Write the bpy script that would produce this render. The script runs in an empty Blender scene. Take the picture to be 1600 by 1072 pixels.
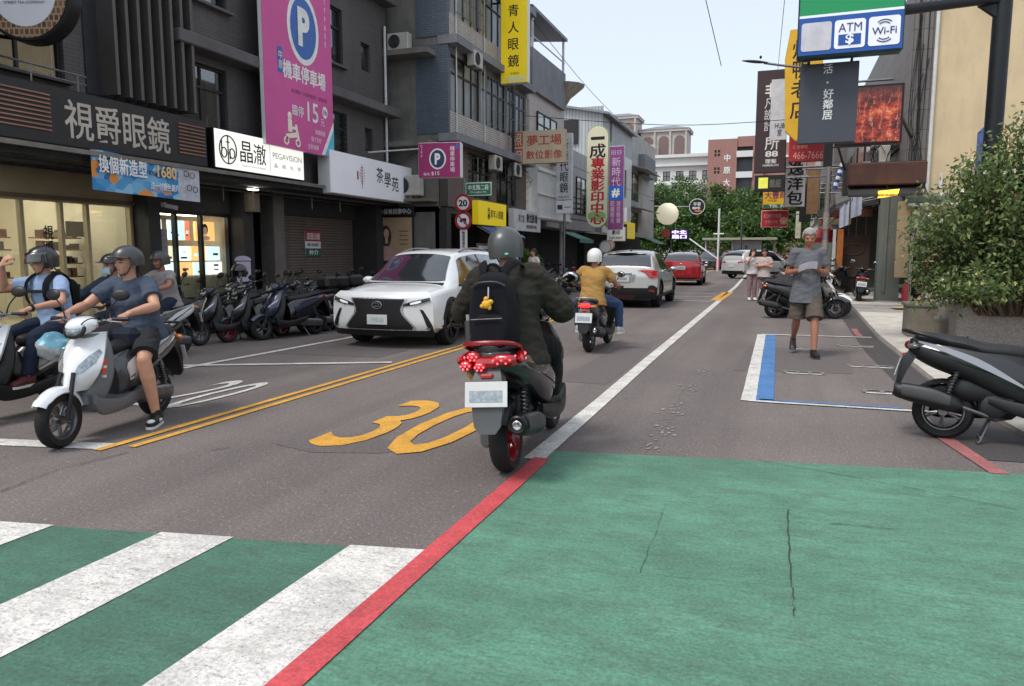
import bpy, bmesh, math, random
from mathutils import Vector, Matrix, Euler, noise
R = math.radians
random.seed(7)
scene = bpy.context.scene
col = scene.collection

# ------------------------------------------------------------------ camera
FPX, CAM_H, PITCH, YAW = 1155.0, 1.45, R(6.911), R(19.849)
cam_data = bpy.data.cameras.new('camera')
cam_data.sensor_width = 36.0
cam_data.lens = FPX / 1600 * 36.0
cam_data.clip_start = 0.05
cam_data.clip_end = 3000
camera = bpy.data.objects.new('camera', cam_data)
camera.location = (0, 0, CAM_H)
camera.rotation_euler = (R(90) - PITCH, 0, YAW)
col.objects.link(camera)
scene.camera = camera

# ------------------------------------------------------------------ sky, sun, exposure
SUN_EL, SUN_AZ = R(58), R(215)          # azimuth measured clockwise from +Y
world = bpy.data.worlds.new('World')
scene.world = world
world.use_nodes = True
wn = world.node_tree
bg = wn.nodes['Background']
sky = wn.nodes.new('ShaderNodeTexSky')
sky.sky_type = 'NISHITA'
sky.sun_disc = False
sky.sun_elevation = SUN_EL
sky.sun_rotation = SUN_AZ
sky.air_density = 1.0
sky.dust_density = 3.2
sky.ozone_density = 1.6
sky.altitude = 50
hz = wn.nodes.new('ShaderNodeMix'); hz.data_type = 'RGBA'
hz.inputs[0].default_value = 0.62
hz.inputs[7].default_value = (4.95, 5.25, 5.6, 1)      # thin bright overcast veil, even over the whole sky
wn.links.new(sky.outputs[0], hz.inputs[6])
wn.links.new(hz.outputs[2], bg.inputs[0])
bg.inputs[1].default_value = 0.15
sun_data = bpy.data.lights.new('sun', 'SUN')
sun_data.energy = 1.5
sun_data.angle = R(18)
sun_data.color = (1.0, 0.96, 0.9)
sun = bpy.data.objects.new('sun', sun_data)
sd = Vector((math.sin(SUN_AZ) * math.cos(SUN_EL), math.cos(SUN_AZ) * math.cos(SUN_EL), math.sin(SUN_EL)))
sun.rotation_euler = sd.to_track_quat('Z', 'Y').to_euler()
sun.location = (0, 0, 40)
col.objects.link(sun)
vs = scene.view_settings
vs.view_transform = 'Standard'
vs.look = 'None'
vs.gamma = 1.0
vs.exposure = 0.52
scene.render.engine = 'CYCLES'
scene.cycles.use_denoising = True
scene.cycles.max_bounces = 6
scene.cycles.transparent_max_bounces = 12
scene.cycles.caustics_reflective = False
scene.cycles.caustics_refractive = False
scene.cycles.sample_clamp_indirect = 6

# survey helpers: a sight line from the tripod, cut by the ground or by a facade plane
def _ray(px, py):
    X, Y = px - 800.0, 536.0 - py
    a = FPX * math.cos(PITCH) + Y * math.sin(PITCH)
    b = -FPX * math.sin(PITCH) + Y * math.cos(PITCH)
    return X * math.cos(YAW) - a * math.sin(YAW), a * math.cos(YAW) + X * math.sin(YAW), b
def G(px, py, z=0.0):
    x, y, b = _ray(px, py); t = (z - CAM_H) / b
    return (x * t, y * t)
def AX(px, py, xx):
    x, y, b = _ray(px, py); t = xx / x
    return (y * t, CAM_H + b * t)
def AY(px, py, yy):
    x, y, b = _ray(px, py); t = yy / y
    return (x * t, CAM_H + b * t)

# ------------------------------------------------------------------ materials
def lin(c):
    return tuple(((v / 255.0) / 12.92 if v / 255.0 <= 0.04045 else ((v / 255.0 + 0.055) / 1.055) ** 2.4) for v in c[:3])
_M = {}
class NT:
    """tiny node helper"""
    def __init__(s, m):
        s.t = m.node_tree; s.n = s.t.nodes; s.l = s.t.links
    def new(s, typ, **kw):
        nd = s.n.new(typ)
        for k, v in kw.items():
            if k == 'inp':
                for a, b in v.items(): 
                    if hasattr(b, 'is_output'): s.l.new(b, nd.inputs[a])
                    else: nd.inputs[a].default_value = b
            else: setattr(nd, k, v)
        return nd
    def coord(s, scale=(1, 1, 1), kind='Object'):
        tc = s.new('ShaderNodeTexCoord')
        mp = s.new('ShaderNodeMapping', inp={'Scale': scale})
        s.l.new(tc.outputs[kind], mp.inputs[0])
        return mp.outputs[0]
    def noise(s, vec, scale, detail=4, rough=.55):
        nd = s.new('ShaderNodeTexNoise', inp={'Vector': vec, 'Scale': scale, 'Detail': detail, 'Roughness': rough})
        return nd.outputs['Fac']
    def ramp(s, fac, stops):
        nd = s.new('ShaderNodeValToRGB', inp={'Fac': fac})
        e = nd.color_ramp.elements
        while len(e) < len(stops): e.new(0.5)
        for i, (p, c) in enumerate(stops):
            e[i].position = p
            e[i].color = (c, c, c, 1) if isinstance(c, (int, float)) else (*c[:3], 1)
        return nd.outputs[0]
    def mix(s, fac, a, b, blend='MIX'):
        nd = s.new('ShaderNodeMix', data_type='RGBA', blend_type=blend)
        for i, v in ((0, fac), (6, a), (7, b)):
            if hasattr(v, 'is_output'): s.l.new(v, nd.inputs[i])
            else: nd.inputs[i].default_value = v if i == 0 else (*v[:3], 1)
        return nd.outputs[2]
    def math(s, op, a, b=0.0):
        nd = s.new('ShaderNodeMath', operation=op)
        for i, v in ((0, a), (1, b)):
            if hasattr(v, 'is_output'): s.l.new(v, nd.inputs[i])
            else: nd.inputs[i].default_value = v
        return nd.outputs[0]
    def bump(s, h, strength, dist=.01):
        return s.new('ShaderNodeBump', inp={'Height': h, 'Strength': strength, 'Distance': dist}).outputs[0]
def begin(name):
    m = bpy.data.materials.new(name); m.use_nodes = True
    k = NT(m); return m, k, m.node_tree.nodes['Principled BSDF']
def mat(name, c, r=.5, m=0.0, var=.12, sc=5, bump=0, bsc=40, coat=0, em=0, dirt=0, spec=.5, sheen=0, tr=0, rv=1.0):
    if name in _M: return _M[name]
    mt, k, p = begin(name)
    L = lin(c)
    v = k.coord()
    n = k.noise(v, sc)
    cc = k.mix(k.ramp(n, [(.3, 0), (.7, 1)]), tuple(x * (1 - var) for x in L), tuple(min(1, x * (1 + var)) for x in L))
    if dirt:
        dn = k.noise(k.coord((1, 1, .35)), 3.1, 8, .7)
        cc = k.mix(k.ramp(dn, [(.45, 0), (.8, dirt)]), cc, tuple(x * .35 + .01 for x in L))
    k.l.new(cc, p.inputs['Base Color'])
    rn = k.ramp(k.noise(v, sc * 2.3), [(.25, max(.02, r - .08 * rv)), (.75, min(1, r + .1 * rv))])
    k.l.new(rn, p.inputs['Roughness'])
    p.inputs['Metallic'].default_value = m
    p.inputs['Specular IOR Level'].default_value = spec
    if coat: p.inputs['Coat Weight'].default_value = coat; p.inputs['Coat Roughness'].default_value = .06
    if sheen: p.inputs['Sheen Weight'].default_value = sheen
    if tr: p.inputs['Transmission Weight'].default_value = tr
    if em:
        k.l.new(cc, p.inputs['Emission Color']); p.inputs['Emission Strength'].default_value = em
    if bump: k.l.new(k.bump(k.noise(v, bsc, 5), bump, .01), p.inputs['Normal'])
    _M[name] = mt
    return mt
def fabric(name, c, fold=.35, var=.12):
    if name in _M: return _M[name]
    mt, k, p = begin(name)
    L = lin(c); v = k.coord()
    n = k.noise(v, 7, 5)
    k.l.new(k.mix(n, tuple(x * (1 - 2 * var) for x in L), tuple(min(1, x * (1 + 2 * var)) for x in L)), p.inputs['Base Color'])
    p.inputs['Roughness'].default_value = .9
    p.inputs['Sheen Weight'].default_value = .02
    p.inputs['Specular IOR Level'].default_value = .2
    folds = k.noise(k.coord((1, 1, .45)), 9, 2, .5)
    fine = k.noise(v, 260, 2)
    h = k.math('ADD', folds, k.math('MULTIPLY', fine, .06))
    k.l.new(k.bump(h, fold, .05), p.inputs['Normal'])
    _M[name] = mt
    return mt
def glass(name, tint=(.75, .8, .8), alpha=.35, rough=.02):
    """window pane: clear with mirror reflection at the surface"""
    if name in _M: return _M[name]
    mt, k, p = begin(name)
    k.n.remove(p)
    out = k.n['Material Output']
    tr = k.new('ShaderNodeBsdfTransparent', inp={'Color': (*tint, 1)})
    gl = k.new('ShaderNodeBsdfGlossy', inp={'Color': (1, 1, 1, 1), 'Roughness': rough})
    fr = k.new('ShaderNodeFresnel', inp={'IOR': 1.5})
    bf = k.math('SUBTRACT', 1.0, k.new('ShaderNodeNewGeometry').outputs['Backfacing'])
    f2 = k.math('ADD', k.math('MULTIPLY', k.math('MINIMUM', fr.outputs[0], .33), bf), alpha * .12)
    mx = k.new('ShaderNodeMixShader', inp={0: f2, 1: tr.outputs[0], 2: gl.outputs[0]})
    k.l.new(mx.outputs[0], out.inputs[0])
    _M[name] = mt
    return mt
def brickmat(name, c1, c2, mortar, w, h, gap=.004, axes='yz', r=.6, dirt=.25, offset=.5, bump=.4):
    """small wall tiles, too small to pick apart: w x h metres"""
    if name in _M: return _M[name]
    mt, k, p = begin(name)
    tc = k.new('ShaderNodeTexCoord')
    sp = k.new('ShaderNodeSeparateXYZ'); k.l.new(tc.outputs['Object'], sp.inputs[0])
    cb = k.new('ShaderNodeCombineXYZ')
    idx = {'x': 0, 'y': 1, 'z': 2}
    if axes == 'auto':
        s = k.math('ADD', sp.outputs[0], sp.outputs[1]); k.l.new(s, cb.inputs[0]); k.l.new(sp.outputs[2], cb.inputs[1])
    else:
        k.l.new(sp.outputs[idx[axes[0]]], cb.inputs[0]); k.l.new(sp.outputs[idx[axes[1]]], cb.inputs[1])
    b = k.new('ShaderNodeTexBrick', offset=offset, inp={'Vector': cb.outputs[0], 'Color1': (*lin(c1), 1), 'Color2': (*lin(c2), 1), 'Mortar': (*lin(mortar), 1),
              'Scale': 1.0, 'Mortar Size': gap, 'Mortar Smooth': .2, 'Brick Width': w, 'Row Height': h})
    dn = k.noise(k.coord((1.2, 1.2, .25)), 1.6, 8, .7)
    ccc = k.mix(k.ramp(dn, [(.42, 0), (.75, dirt)]), b.outputs[0], tuple(x * .3 for x in lin(c1)))
    k.l.new(ccc, p.inputs['Base Color'])
    p.inputs['Roughness'].default_value = r
    k.l.new(k.bump(b.outputs['Fac'], -bump, .006), p.inputs['Normal'])
    _M[name] = mt
    return mt

def asphalt_material():
    mt, k, p = begin('asphalt')
    v = k.coord()
    big = k.noise(v, .35, 4); mid = k.noise(k.coord((1.6, .5, 1)), 1.7, 6, .65)
    base = k.mix(k.ramp(big, [(.35, 0), (.65, 1)]), lin((109, 101, 98)), lin((122, 114, 110)))
    base = k.mix(k.ramp(mid, [(.5, 0), (.78, .4)]), base, lin((88, 83, 83)))
    trk = k.ramp(k.noise(k.coord((1.0, .035, 1)), 1.3, 3), [(.42, 0), (.62, .38)])
    base = k.mix(trk, base, lin((84, 78, 78)))
    oil = k.ramp(k.noise(k.coord((1, .7, 1)), 2.6, 7, .75), [(.63, 0), (.70, .5)])
    base = k.mix(oil, base, lin((66, 61, 61)))
    vo = k.new('ShaderNodeTexVoronoi', inp={'Vector': v, 'Scale': 62})
    grain = k.ramp(k.noise(v, 55, 6, .85), [(.36, .62), (.5, 1.0), (.62, 1.42)])
    base = k.mix(1.0, base, grain, 'MULTIPLY')
    sp = k.ramp(vo.outputs['Distance'], [(.12, 1), (.26, 0)])
    pick = k.ramp(k.noise(v, 24, 2), [(.5, 0), (.58, .85)])
    base = k.mix(k.math('MULTIPLY', sp, pick), base, lin((190, 182, 174)))
    scr = k.ramp(k.noise(k.coord((14, .5, 1)), 6, 6, .75), [(.54, 0), (.68, .28)])
    base = k.mix(scr, base, lin((140, 132, 128)))
    k.l.new(base, p.inputs['Base Color'])
    p.inputs['Roughness'].default_value = .88
    p.inputs['Specular IOR Level'].default_value = .3
    k.l.new(k.bump(k.noise(v, 140, 4, .7), .55, .006), p.inputs['Normal'])
    return mt
def paint_material(name, c, wear=.35, dark=(112, 106, 104), streak=(3, 3, 1), grime=.25, lines=True, cov=0.0):
    """road paint: worn through to the asphalt in places, grimy, finely cracked; cov > 0 wears more of it away"""
    mt, k, p = begin(name)
    v = k.coord(streak)
    vv = k.coord()
    L = lin(c)
    n1 = k.noise(v, 1.1, 7, .65)
    base = k.mix(k.ramp(n1, [(.36, 0), (.62, 1)]), tuple(x * .80 for x in L), tuple(min(1, x * 1.12) for x in L))
    g = k.noise(v, 3.6, 9, .75)
    base = k.mix(k.ramp(g, [(.46, 0), (.66, grime)]), base, tuple(x * .45 + .03 for x in L))
    g2 = k.noise(k.coord((streak[0] * .6, streak[1] * 1.8, 1)), 17, 6, .7)
    base = k.mix(k.ramp(g2, [(.48, 0), (.68, grime * .9)]), base, tuple(x * .5 + .02 for x in L))
    scuff = k.ramp(k.noise(k.coord((streak[0] * .35, streak[1] * 2.2, 1)), 5, 8, .8), [(.56 - cov, 0), (.68 - cov, wear)])
    base = k.mix(scuff, base, lin(dark))
    pit = k.ramp(k.noise(vv, 75, 4, .75), [(.56 - cov * .8, 0), (.66 - cov * .8, wear)])
    base = k.mix(pit, base, lin(dark))
    base = k.mix(1.0, base, k.ramp(k.noise(vv, 60, 6, .85), [(.36, .70), (.5, 1.0), (.64, 1.28)]), 'MULTIPLY')
    if lines:
        vo = k.new('ShaderNodeTexVoronoi', feature='DISTANCE_TO_EDGE', inp={'Vector': k.new('ShaderNodeVectorMath', operation='ADD', inp={0: vv, 1: k.new('ShaderNodeTexNoise', inp={'Vector': vv, 'Scale': 5.0}).outputs['Color']}).outputs[0], 'Scale': 4.0})
        ck = k.math('MULTIPLY', k.ramp(vo.outputs['Distance'], [(.004, 1), (.016, 0)]), k.ramp(k.noise(vv, 1.3, 3), [(.48, 0), (.60, .45)]))
        base = k.mix(ck, base, lin(dark))
    k.l.new(base, p.inputs['Base Color'])
    p.inputs['Roughness'].default_value = .75
    p.inputs['Specular IOR Level'].default_value = .3
    k.l.new(k.bump(k.noise(vv, 130, 4, .7), .45, .005), p.inputs['Normal'])
    _M[name] = mt
    return mt

# ------------------------------------------------------------------ mesh collector
def V3(*a): return Vector(a)
def catmull(pts, n):
    """n samples along a smooth curve through the rows of pts"""
    m = len(pts); out = []
    for i in range(n):
        t = i * (m - 1) / (n - 1); j = min(int(t), m - 2); u = t - j
        p0, p1, p2, p3 = pts[max(j - 1, 0)], pts[j], pts[j + 1], pts[min(j + 2, m - 1)]
        out.append(tuple(.5 * ((2 * b) + (c - a) * u + (2 * a - 5 * b + 4 * c - d) * u * u + (3 * b - a - 3 * c + d) * u ** 3)
                         for a, b, c, d in zip(p0, p1, p2, p3)))
    return out
class MB:
    def __init__(s): s.v = []; s.f = []
    def add(s, vs, fs, M=None):
        o = len(s.v)
        s.v += [tuple(M @ Vector(p)) for p in vs] if M is not None else [tuple(p) for p in vs]
        s.f += [tuple(i + o for i in f) for f in fs]
        return s
    def box(s, c, d, rot=None, bev=0.0):
        hx, hy, hz = d[0] / 2, d[1] / 2, d[2] / 2
        M = Matrix.Translation(c) @ (Euler(rot).to_matrix().to_4x4() if rot else Matrix())
        b = min(bev, hx * .9, hy * .9, hz * .9)
        if b <= 0:
            vs = [(x, y, z) for x in (-hx, hx) for y in (-hy, hy) for z in (-hz, hz)]
            fs = [(0, 1, 3, 2), (4, 6, 7, 5), (0, 4, 5, 1), (2, 3, 7, 6), (0, 2, 6, 4), (1, 5, 7, 3)]
            return s.add(vs, fs, M)
        vs, ix = [], {}
        for x in (-1, 1):
            for y in (-1, 1):
                for z in (-1, 1):
                    for a in range(3):
                        ix[(x, y, z, a)] = len(vs)
                        q = [x * (hx - b), y * (hy - b), z * (hz - b)]
                        q[a] = (x * hx, y * hy, z * hz)[a]
                        vs.append(q)
        fs = []
        for a in range(3):
            b_, c_ = (a + 1) % 3, (a + 2) % 3
            for sg in (-1, 1):
                ring = []
                for p, q in ((-1, -1), (1, -1), (1, 1), (-1, 1)):
                    k = [0, 0, 0]; k[a] = sg; k[b_] = p; k[c_] = q
                    ring.append(ix[(*k, a)])
                fs.append(tuple(ring if sg > 0 else ring[::-1]))
            for p in (-1, 1):
                for q in (-1, 1):
                    k0 = [0, 0, 0]; k0[b_] = p; k0[c_] = q; k1 = list(k0); k0[a] = -1; k1[a] = 1
                    fc = (ix[(*k0, b_)], ix[(*k1, b_)], ix[(*k1, c_)], ix[(*k0, c_)])
                    fs.append(fc if p * q > 0 else fc[::-1])
        for x in (-1, 1):
            for y in (-1, 1):
                for z in (-1, 1):
                    fc = tuple(ix[(x, y, z, a)] for a in range(3))
                    fs.append(fc if x * y * z > 0 else fc[::-1])
        return s.add(vs, fs, M)
    def loft(s, secs, caps=True, closed=True):
        n = len(secs[0]); vs = [p for r in secs for p in r]; fs = []
        for i in range(len(secs) - 1):
            for j in range(n if closed else n - 1):
                k = (j + 1) % n
                fs.append((i * n + j, i * n + k, (i + 1) * n + k, (i + 1) * n + j))
        if caps and closed:
            fs.append(tuple(range(n))[::-1]); fs.append(tuple(range((len(secs) - 1) * n, len(secs) * n)))
        return s.add(vs, fs)
    def tube(s, pts, r, seg=8, caps=True, flat=None, dome=False):
        pts = [Vector(p) for p in pts]; m = len(pts)
        rr = list(r) if isinstance(r, (list, tuple)) else [r] * m
        if dome:
            d0 = (pts[0] - pts[1]).normalized(); d1 = (pts[-1] - pts[-2]).normalized()
            pre = [(pts[0] + d0 * rr[0] * math.sin(a), rr[0] * math.cos(a)) for a in (R(82), R(55), R(28))]
            post = [(pts[-1] + d1 * rr[-1] * math.sin(a), rr[-1] * math.cos(a)) for a in (R(28), R(55), R(82))]
            pts = [p for p, _ in pre] + pts + [p for p, _ in post]; rr = [q for _, q in pre] + rr + [q for _, q in post]; m = len(pts)
        secs = []; up = None
        for i in range(m):
            d = (pts[min(i + 1, m - 1)] - pts[max(i - 1, 0)])
            if d.length < 1e-9: d = Vector((0, 0, 1))
            d.normalize()
            if up is None:
                up = Vector((0, 0, 1)) if abs(d.z) < .9 else Vector((0, 1, 0))
                if flat is not None: up = Vector(flat[0])
            x = d.cross(up)
            if x.length < 1e-6: x = d.cross(Vector((1, 0, 0)))
            x.normalize(); y = x.cross(d).normalized(); up = y
            q = flat[1] if flat is not None else 1.0
            secs.append([tuple(pts[i] + x * (rr[i] * math.cos(a)) + y * (rr[i] * q * math.sin(a))) for a in (2 * math.pi * j / seg for j in range(seg))])
        return s.loft(secs, caps)
    def lathe(s, prof, M=None, seg=24, caps=False):
        """profile (r, t): turned about local Z"""
        n = len(prof); vs = []; fs = []
        for j in range(seg):
            a = 2 * math.pi * j / seg
            vs += [(r * math.cos(a), r * math.sin(a), t) for r, t in prof]
        for j in range(seg):
            k = (j + 1) % seg
            for i in range(n - 1): fs.append((j * n + i, k * n + i, k * n + i + 1, j * n + i + 1))
        if caps:
            fs.append(tuple(j * n for j in range(seg))[::-1]); fs.append(tuple(j * n + n - 1 for j in range(seg)))
        return s.add(vs, fs, M)
    def ball(s, c, r, seg=14, rings=9, rot=None):
        M = Matrix.Translation(c) @ (Euler(rot).to_matrix().to_4x4() if rot else Matrix())
        r = (r, r, r) if isinstance(r, (int, float)) else r
        vs = [(0, 0, -r[2])]; fs = []
        for i in range(1, rings):
            t = math.pi * i / rings - math.pi / 2
            vs += [(r[0] * math.cos(t) * math.cos(a), r[1] * math.cos(t) * math.sin(a), r[2] * math.sin(t)) for a in (2 * math.pi * j / seg for j in range(seg))]
        vs.append((0, 0, r[2])); e = len(vs) - 1
        for j in range(seg):
            k = (j + 1) % seg
            fs.append((0, 1 + k, 1 + j)); fs.append((e, e - seg + j, e - seg + k))
            for i in range(rings - 2):
                b = 1 + i * seg
                fs.append((b + j, b + k, b + seg + k, b + seg + j))
        return s.add(vs, fs, M)
    def prism(s, poly, depth, M=None):
        """polygon in local XY extruded along local +Z"""
        n = len(poly)
        vs = [(p[0], p[1], 0) for p in poly] + [(p[0], p[1], depth) for p in poly]
        fs = [tuple(range(n))[::-1], tuple(range(n, 2 * n))] + [(i, (i + 1) % n, n + (i + 1) % n, n + i) for i in range(n)]
        return s.add(vs, fs, M)
    def quad(s, a, b, c, d): return s.add([a, b, c, d], [(0, 1, 2, 3)])
    def poly(s, pts): return s.add(pts, [tuple(range(len(pts)))])
    def grid(s, fn, nu, nv):
        vs = [tuple(fn(i / nu, j / nv)) for i in range(nu + 1) for j in range(nv + 1)]
        fs = [(i * (nv + 1) + j, (i + 1) * (nv + 1) + j, (i + 1) * (nv + 1) + j + 1, i * (nv + 1) + j + 1) for i in range(nu) for j in range(nv)]
        return s.add(vs, fs)
    def mesh(s, name, m, smooth=40):
        me = bpy.data.meshes.new(name)
        me.from_pydata(s.v, [], s.f)
        if smooth:
            me.polygons.foreach_set('use_smooth', [True] * len(me.polygons))
            me.set_sharp_from_angle(angle=R(smooth))
        if m is not None: me.materials.append(m)
        return me
    def build(s, name, m, parent=None, smooth=40, label=None):
        o = bpy.data.objects.new(name, s.mesh(name, m, smooth))
        col.objects.link(o)
        if parent is not None: o.parent = parent
        if label: o['label'] = label
        return o
def frame(origin, right, up):
    """matrix whose XY plane is the sign plane: right x up = outward normal"""
    r, u = Vector(right).normalized(), Vector(up).normalized(); n = r.cross(u)
    return Matrix(((r.x, u.x, n.x, origin[0]), (r.y, u.y, n.y, origin[1]), (r.z, u.z, n.z, origin[2]), (0, 0, 0, 1)))
def link(name, me, parent=None, loc=None, rot=None, label=None):
    o = bpy.data.objects.new(name, me); col.objects.link(o)
    if parent is not None: o.parent = parent
    if loc is not None: o.location = loc
    if rot is not None: o.rotation_euler = rot
    if label: o['label'] = label
    return o
def tag(o, label, cat, group=None):
    o['label'] = label; o['category'] = cat
    if group: o['group'] = group
    return o
def thing(name, label, cat, loc=(0, 0, 0), rz=0.0, group=None, rot=None):
    o = bpy.data.objects.new(name, None); col.objects.link(o)
    o.empty_display_size = .2
    o.location = loc; o.rotation_euler = rot if rot else (0, 0, rz)
    return tag(o, label, cat, group)
def struct(o):
    o['kind'] = 'structure'; return o
def copy_thing(root, loc, rz=None, label=None):
    def cp(o, par):
        c = o.copy(); col.objects.link(c); c.parent = par
        for ch in o.children: cp(ch, c)
        return c
    r = cp(root, None); r.location = loc
    if rz is not None: r.rotation_euler = (0, 0, rz)
    if label: r['label'] = label
    return r
def evaluated(o):
    """bake an object's modifiers into its mesh"""
    dg = bpy.context.evaluated_depsgraph_get(); dg.update()
    me = bpy.data.meshes.new_from_object(o.evaluated_get(dg))
    o.modifiers.clear(); old = o.data; o.data = me
    if old.users == 0: bpy.data.meshes.remove(old)
    return o
_tc = {}
def text_mesh(body, w, h, bold=0.0, ext=.003, line=1.0, slant=0.0, keep=False):
    """lettering as a thin mesh, fitted into w x h, centred on the origin in XY"""
    cjk = any(ord(ch) > 0x2e80 for ch in body)
    c = bpy.data.curves.new('lettering', 'FONT'); c.body = body; c.size = 1; c.offset = 0 if cjk else bold; c.extrude = 0
    c.align_x = 'CENTER'; c.space_line = line; c.resolution_u = 3; c.shear = slant
    o = bpy.data.objects.new('lettering', c); col.objects.link(o)
    dg = bpy.context.evaluated_depsgraph_get(); dg.update()
    me = bpy.data.meshes.new_from_object(o.evaluated_get(dg))
    bpy.data.objects.remove(o); bpy.data.curves.remove(c)
    co = [v.co.copy() for v in me.vertices]; fs = [tuple(f.vertices) for f in me.polygons]
    bpy.data.meshes.remove(me)
    x0, x1 = min(p.x for p in co), max(p.x for p in co); y0, y1 = min(p.y for p in co), max(p.y for p in co)
    sx, sy = w / max(x1 - x0, 1e-4), h / max(y1 - y0, 1e-4)
    if keep: sx = sy = min(sx, sy)
    shifts = [(0, 0)] if not (cjk and bold > .004) else [(0, 0), (bold, bold * .4), (-bold, -bold * .4), (bold * .5, -bold)]
    mb = MB()
    for k, (dx, dy) in enumerate(shifts):
        mb.add([((p.x + dx - (x0 + x1) / 2) * sx, (p.y + dy - (y0 + y1) / 2) * sy, ext + k * .0005) for p in co], fs)
    return mb.mesh('lettering', None, 0)
def letters(parent, body, w, h, F, m, x=0, y=0, bold=.0, ext=.004, line=1.0, name='lettering', slant=0.0, keep=False):
    """put lettering on the plane F (a frame matrix) at x, y of that plane, in the parent's own space"""
    me = text_mesh(body, w, h, bold, ext, line, slant, keep)
    me.materials.append(m)
    me.transform(F @ Matrix.Translation((x, y, 0)))
    o = bpy.data.objects.new(name, me); col.objects.link(o)
    if parent is not None: o.parent = parent
    return o
def vert(sx): return '\n'.join(sx)

# ------------------------------------------------------------------ the ground and its paint
ASPHALT = asphalt_material()
WHITE_PAINT = paint_material('white_road_paint', (214, 211, 205), wear=.75, grime=.3, cov=.012)
WORN_WHITE = paint_material('worn_white_road_paint', (160, 154, 149), wear=1.0, grime=.6, cov=.13)
WORN_FLECK = mat('paint_fleck', (138, 131, 127), .85, var=.15, sc=30)
YELLOW_PAINT = paint_material('yellow_road_paint', (222, 164, 62), wear=.7, grime=.4, cov=.01)
RED_PAINT = paint_material('red_road_paint', (200, 80, 84), wear=.5, grime=.35)
FADED_RED = paint_material('faded_red_road_paint', (180, 104, 102), wear=.9, grime=.5, cov=.05)
BLUE_PAINT = paint_material('blue_road_paint', (76, 124, 178), wear=.5, grime=.25)
GREEN_PAINT = paint_material('green_pedestrian_paint', (91, 138, 115), wear=.6, grime=.75, streak=(.8, 1.5, 1), dark=(104, 114, 105))
GREEN_DARK = paint_material('green_crossing_paint', (77, 116, 98), wear=.6, grime=.65, streak=(.9, 2.0, 1), dark=(66, 84, 76))
CRACK = mat('crack_tar', (52, 60, 56), .9)
TAR = mat('fresh_asphalt', (72, 68, 68), .92, var=.2, sc=30, bump=.5, bsc=150)

road = MB().quad((-400, -60, 0), (400, -60, 0), (400, 900, 0), (-400, 900, 0)).build('road', ASPHALT, smooth=0)
struct(road)
def marking(name, pts, m, z):
    b = MB(); b.poly([(p[0], p[1], z) for p in pts])
    return b.build(name, m, road, smooth=0)
def lerp(a, b, t): return tuple(x + (y - x) * t for x, y in zip(a, b))
def strip(name, a, b, w, m, z, n=1, wob=0.0):
    """a painted line of width w from a to b with slightly wavering edges"""
    a, b = Vector(a), Vector(b); d = (b - a).normalized(); s = Vector((-d.y, d.x)) * w / 2
    k = max(1, int((b - a).length / .35)) if wob else 1
    mb = MB(); L = []; Rr = []
    for i in range(k + 1):
        p = a + (b - a) * (i / k)
        j1, j2 = (random.uniform(-wob, wob), random.uniform(-wob, wob)) if wob else (0, 0)
        L.append((p.x + s.x * (1 + j1), p.y + s.y * (1 + j1), z)); Rr.append((p.x - s.x * (1 + j2), p.y - s.y * (1 + j2), z))
    for i in range(k): mb.quad(Rr[i], Rr[i + 1], L[i + 1], L[i])
    return mb.build(name, m, road, smooth=0)
SK = .185                                   # the side street meets the road at a slant
def skew(x, y0, x0): return y0 + (x - x0) * SK
# green crossing to the left of the red line and green pedestrian corner to its right
marking('green_crossing', [(-12, skew(-12, 3.12, -1.56)), (-12, -6), (-1.53, -6), (-1.53, 3.125)], GREEN_DARK, .004)
gx = [-1.515, -.9, -.2, .6, 1.2, 1.75, 2.6]
marking('green_corner', [(-1.515, -6), (7, -6), (7, 6.5)] + [(x, 5.13 + (x + 1.42) * .16 + random.uniform(-.012, .012)) for x in gx[::-1]], GREEN_PAINT, .004)
for i in range(9):
    x1 = -1.56 - i * 1.02; x0 = x1 - .40
    if i == 0: x1 = -1.53
    marking('crossing_bar', [(x0, skew(x0, 3.12, -1.56) + .01), (x0, -5), (x1, -5), (x1, skew(x1, 3.12, -1.56) + .01)], WHITE_PAINT, .008)
strip('red_line', (-1.46, -5), (-1.535, 4.88), .12, RED_PAINT, .0105, wob=.03)
# lane lines
pts = [(-1.585, 4.84), (-1.60, 7), (-1.64, 10), (-1.70, 20), (-1.80, 34), (-2.3, 60), (-3.4, 95)]
for a, b in zip(pts, pts[1:]): strip('white_edge_line', a, b, .15, WHITE_PAINT, .008, wob=.02)
for dx in (-.08, .08):
    ya = [(-4.615 + dx, 4.05 + dx), (-4.62 + dx, 11), (-4.75 + dx, 24), (-4.9 + dx, 45), (-6.3 + dx, 95)]
    for a, b in zip(ya, ya[1:]): strip('yellow_centre_line', a, b, .075, YELLOW_PAINT, .008, wob=.03)
marking('stop_line', [(-8.4, 3.42), (-8.4, 3.22), (-4.66, 4.01), (-4.74, 4.17)], WHITE_PAINT, .006)
# the painted speed figure, stretched along the lane as drivers see it
me = text_mesh('30', 1.1, 1.84, .006, 0.0); me.materials.append(YELLOW_PAINT)
o = link('speed_figure', me, road, (-2.84, 5.55, .008)); 
# far hatch boxes
for (a, b) in (((1050, 458), (1118, 459)), ((1048, 463), (1112, 464)), ((1052, 470), (1112, 471))):
    strip('white_cross_line', G(*a), G(*b), .12, WHITE_PAINT, .008)
strip('yellow_dash', G(1117, 470), G(1136, 457), .3, YELLOW_PAINT, .008)
strip('yellow_dash', G(1124, 470), G(1143, 457), .16, YELLOW_PAINT, .010)
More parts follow.
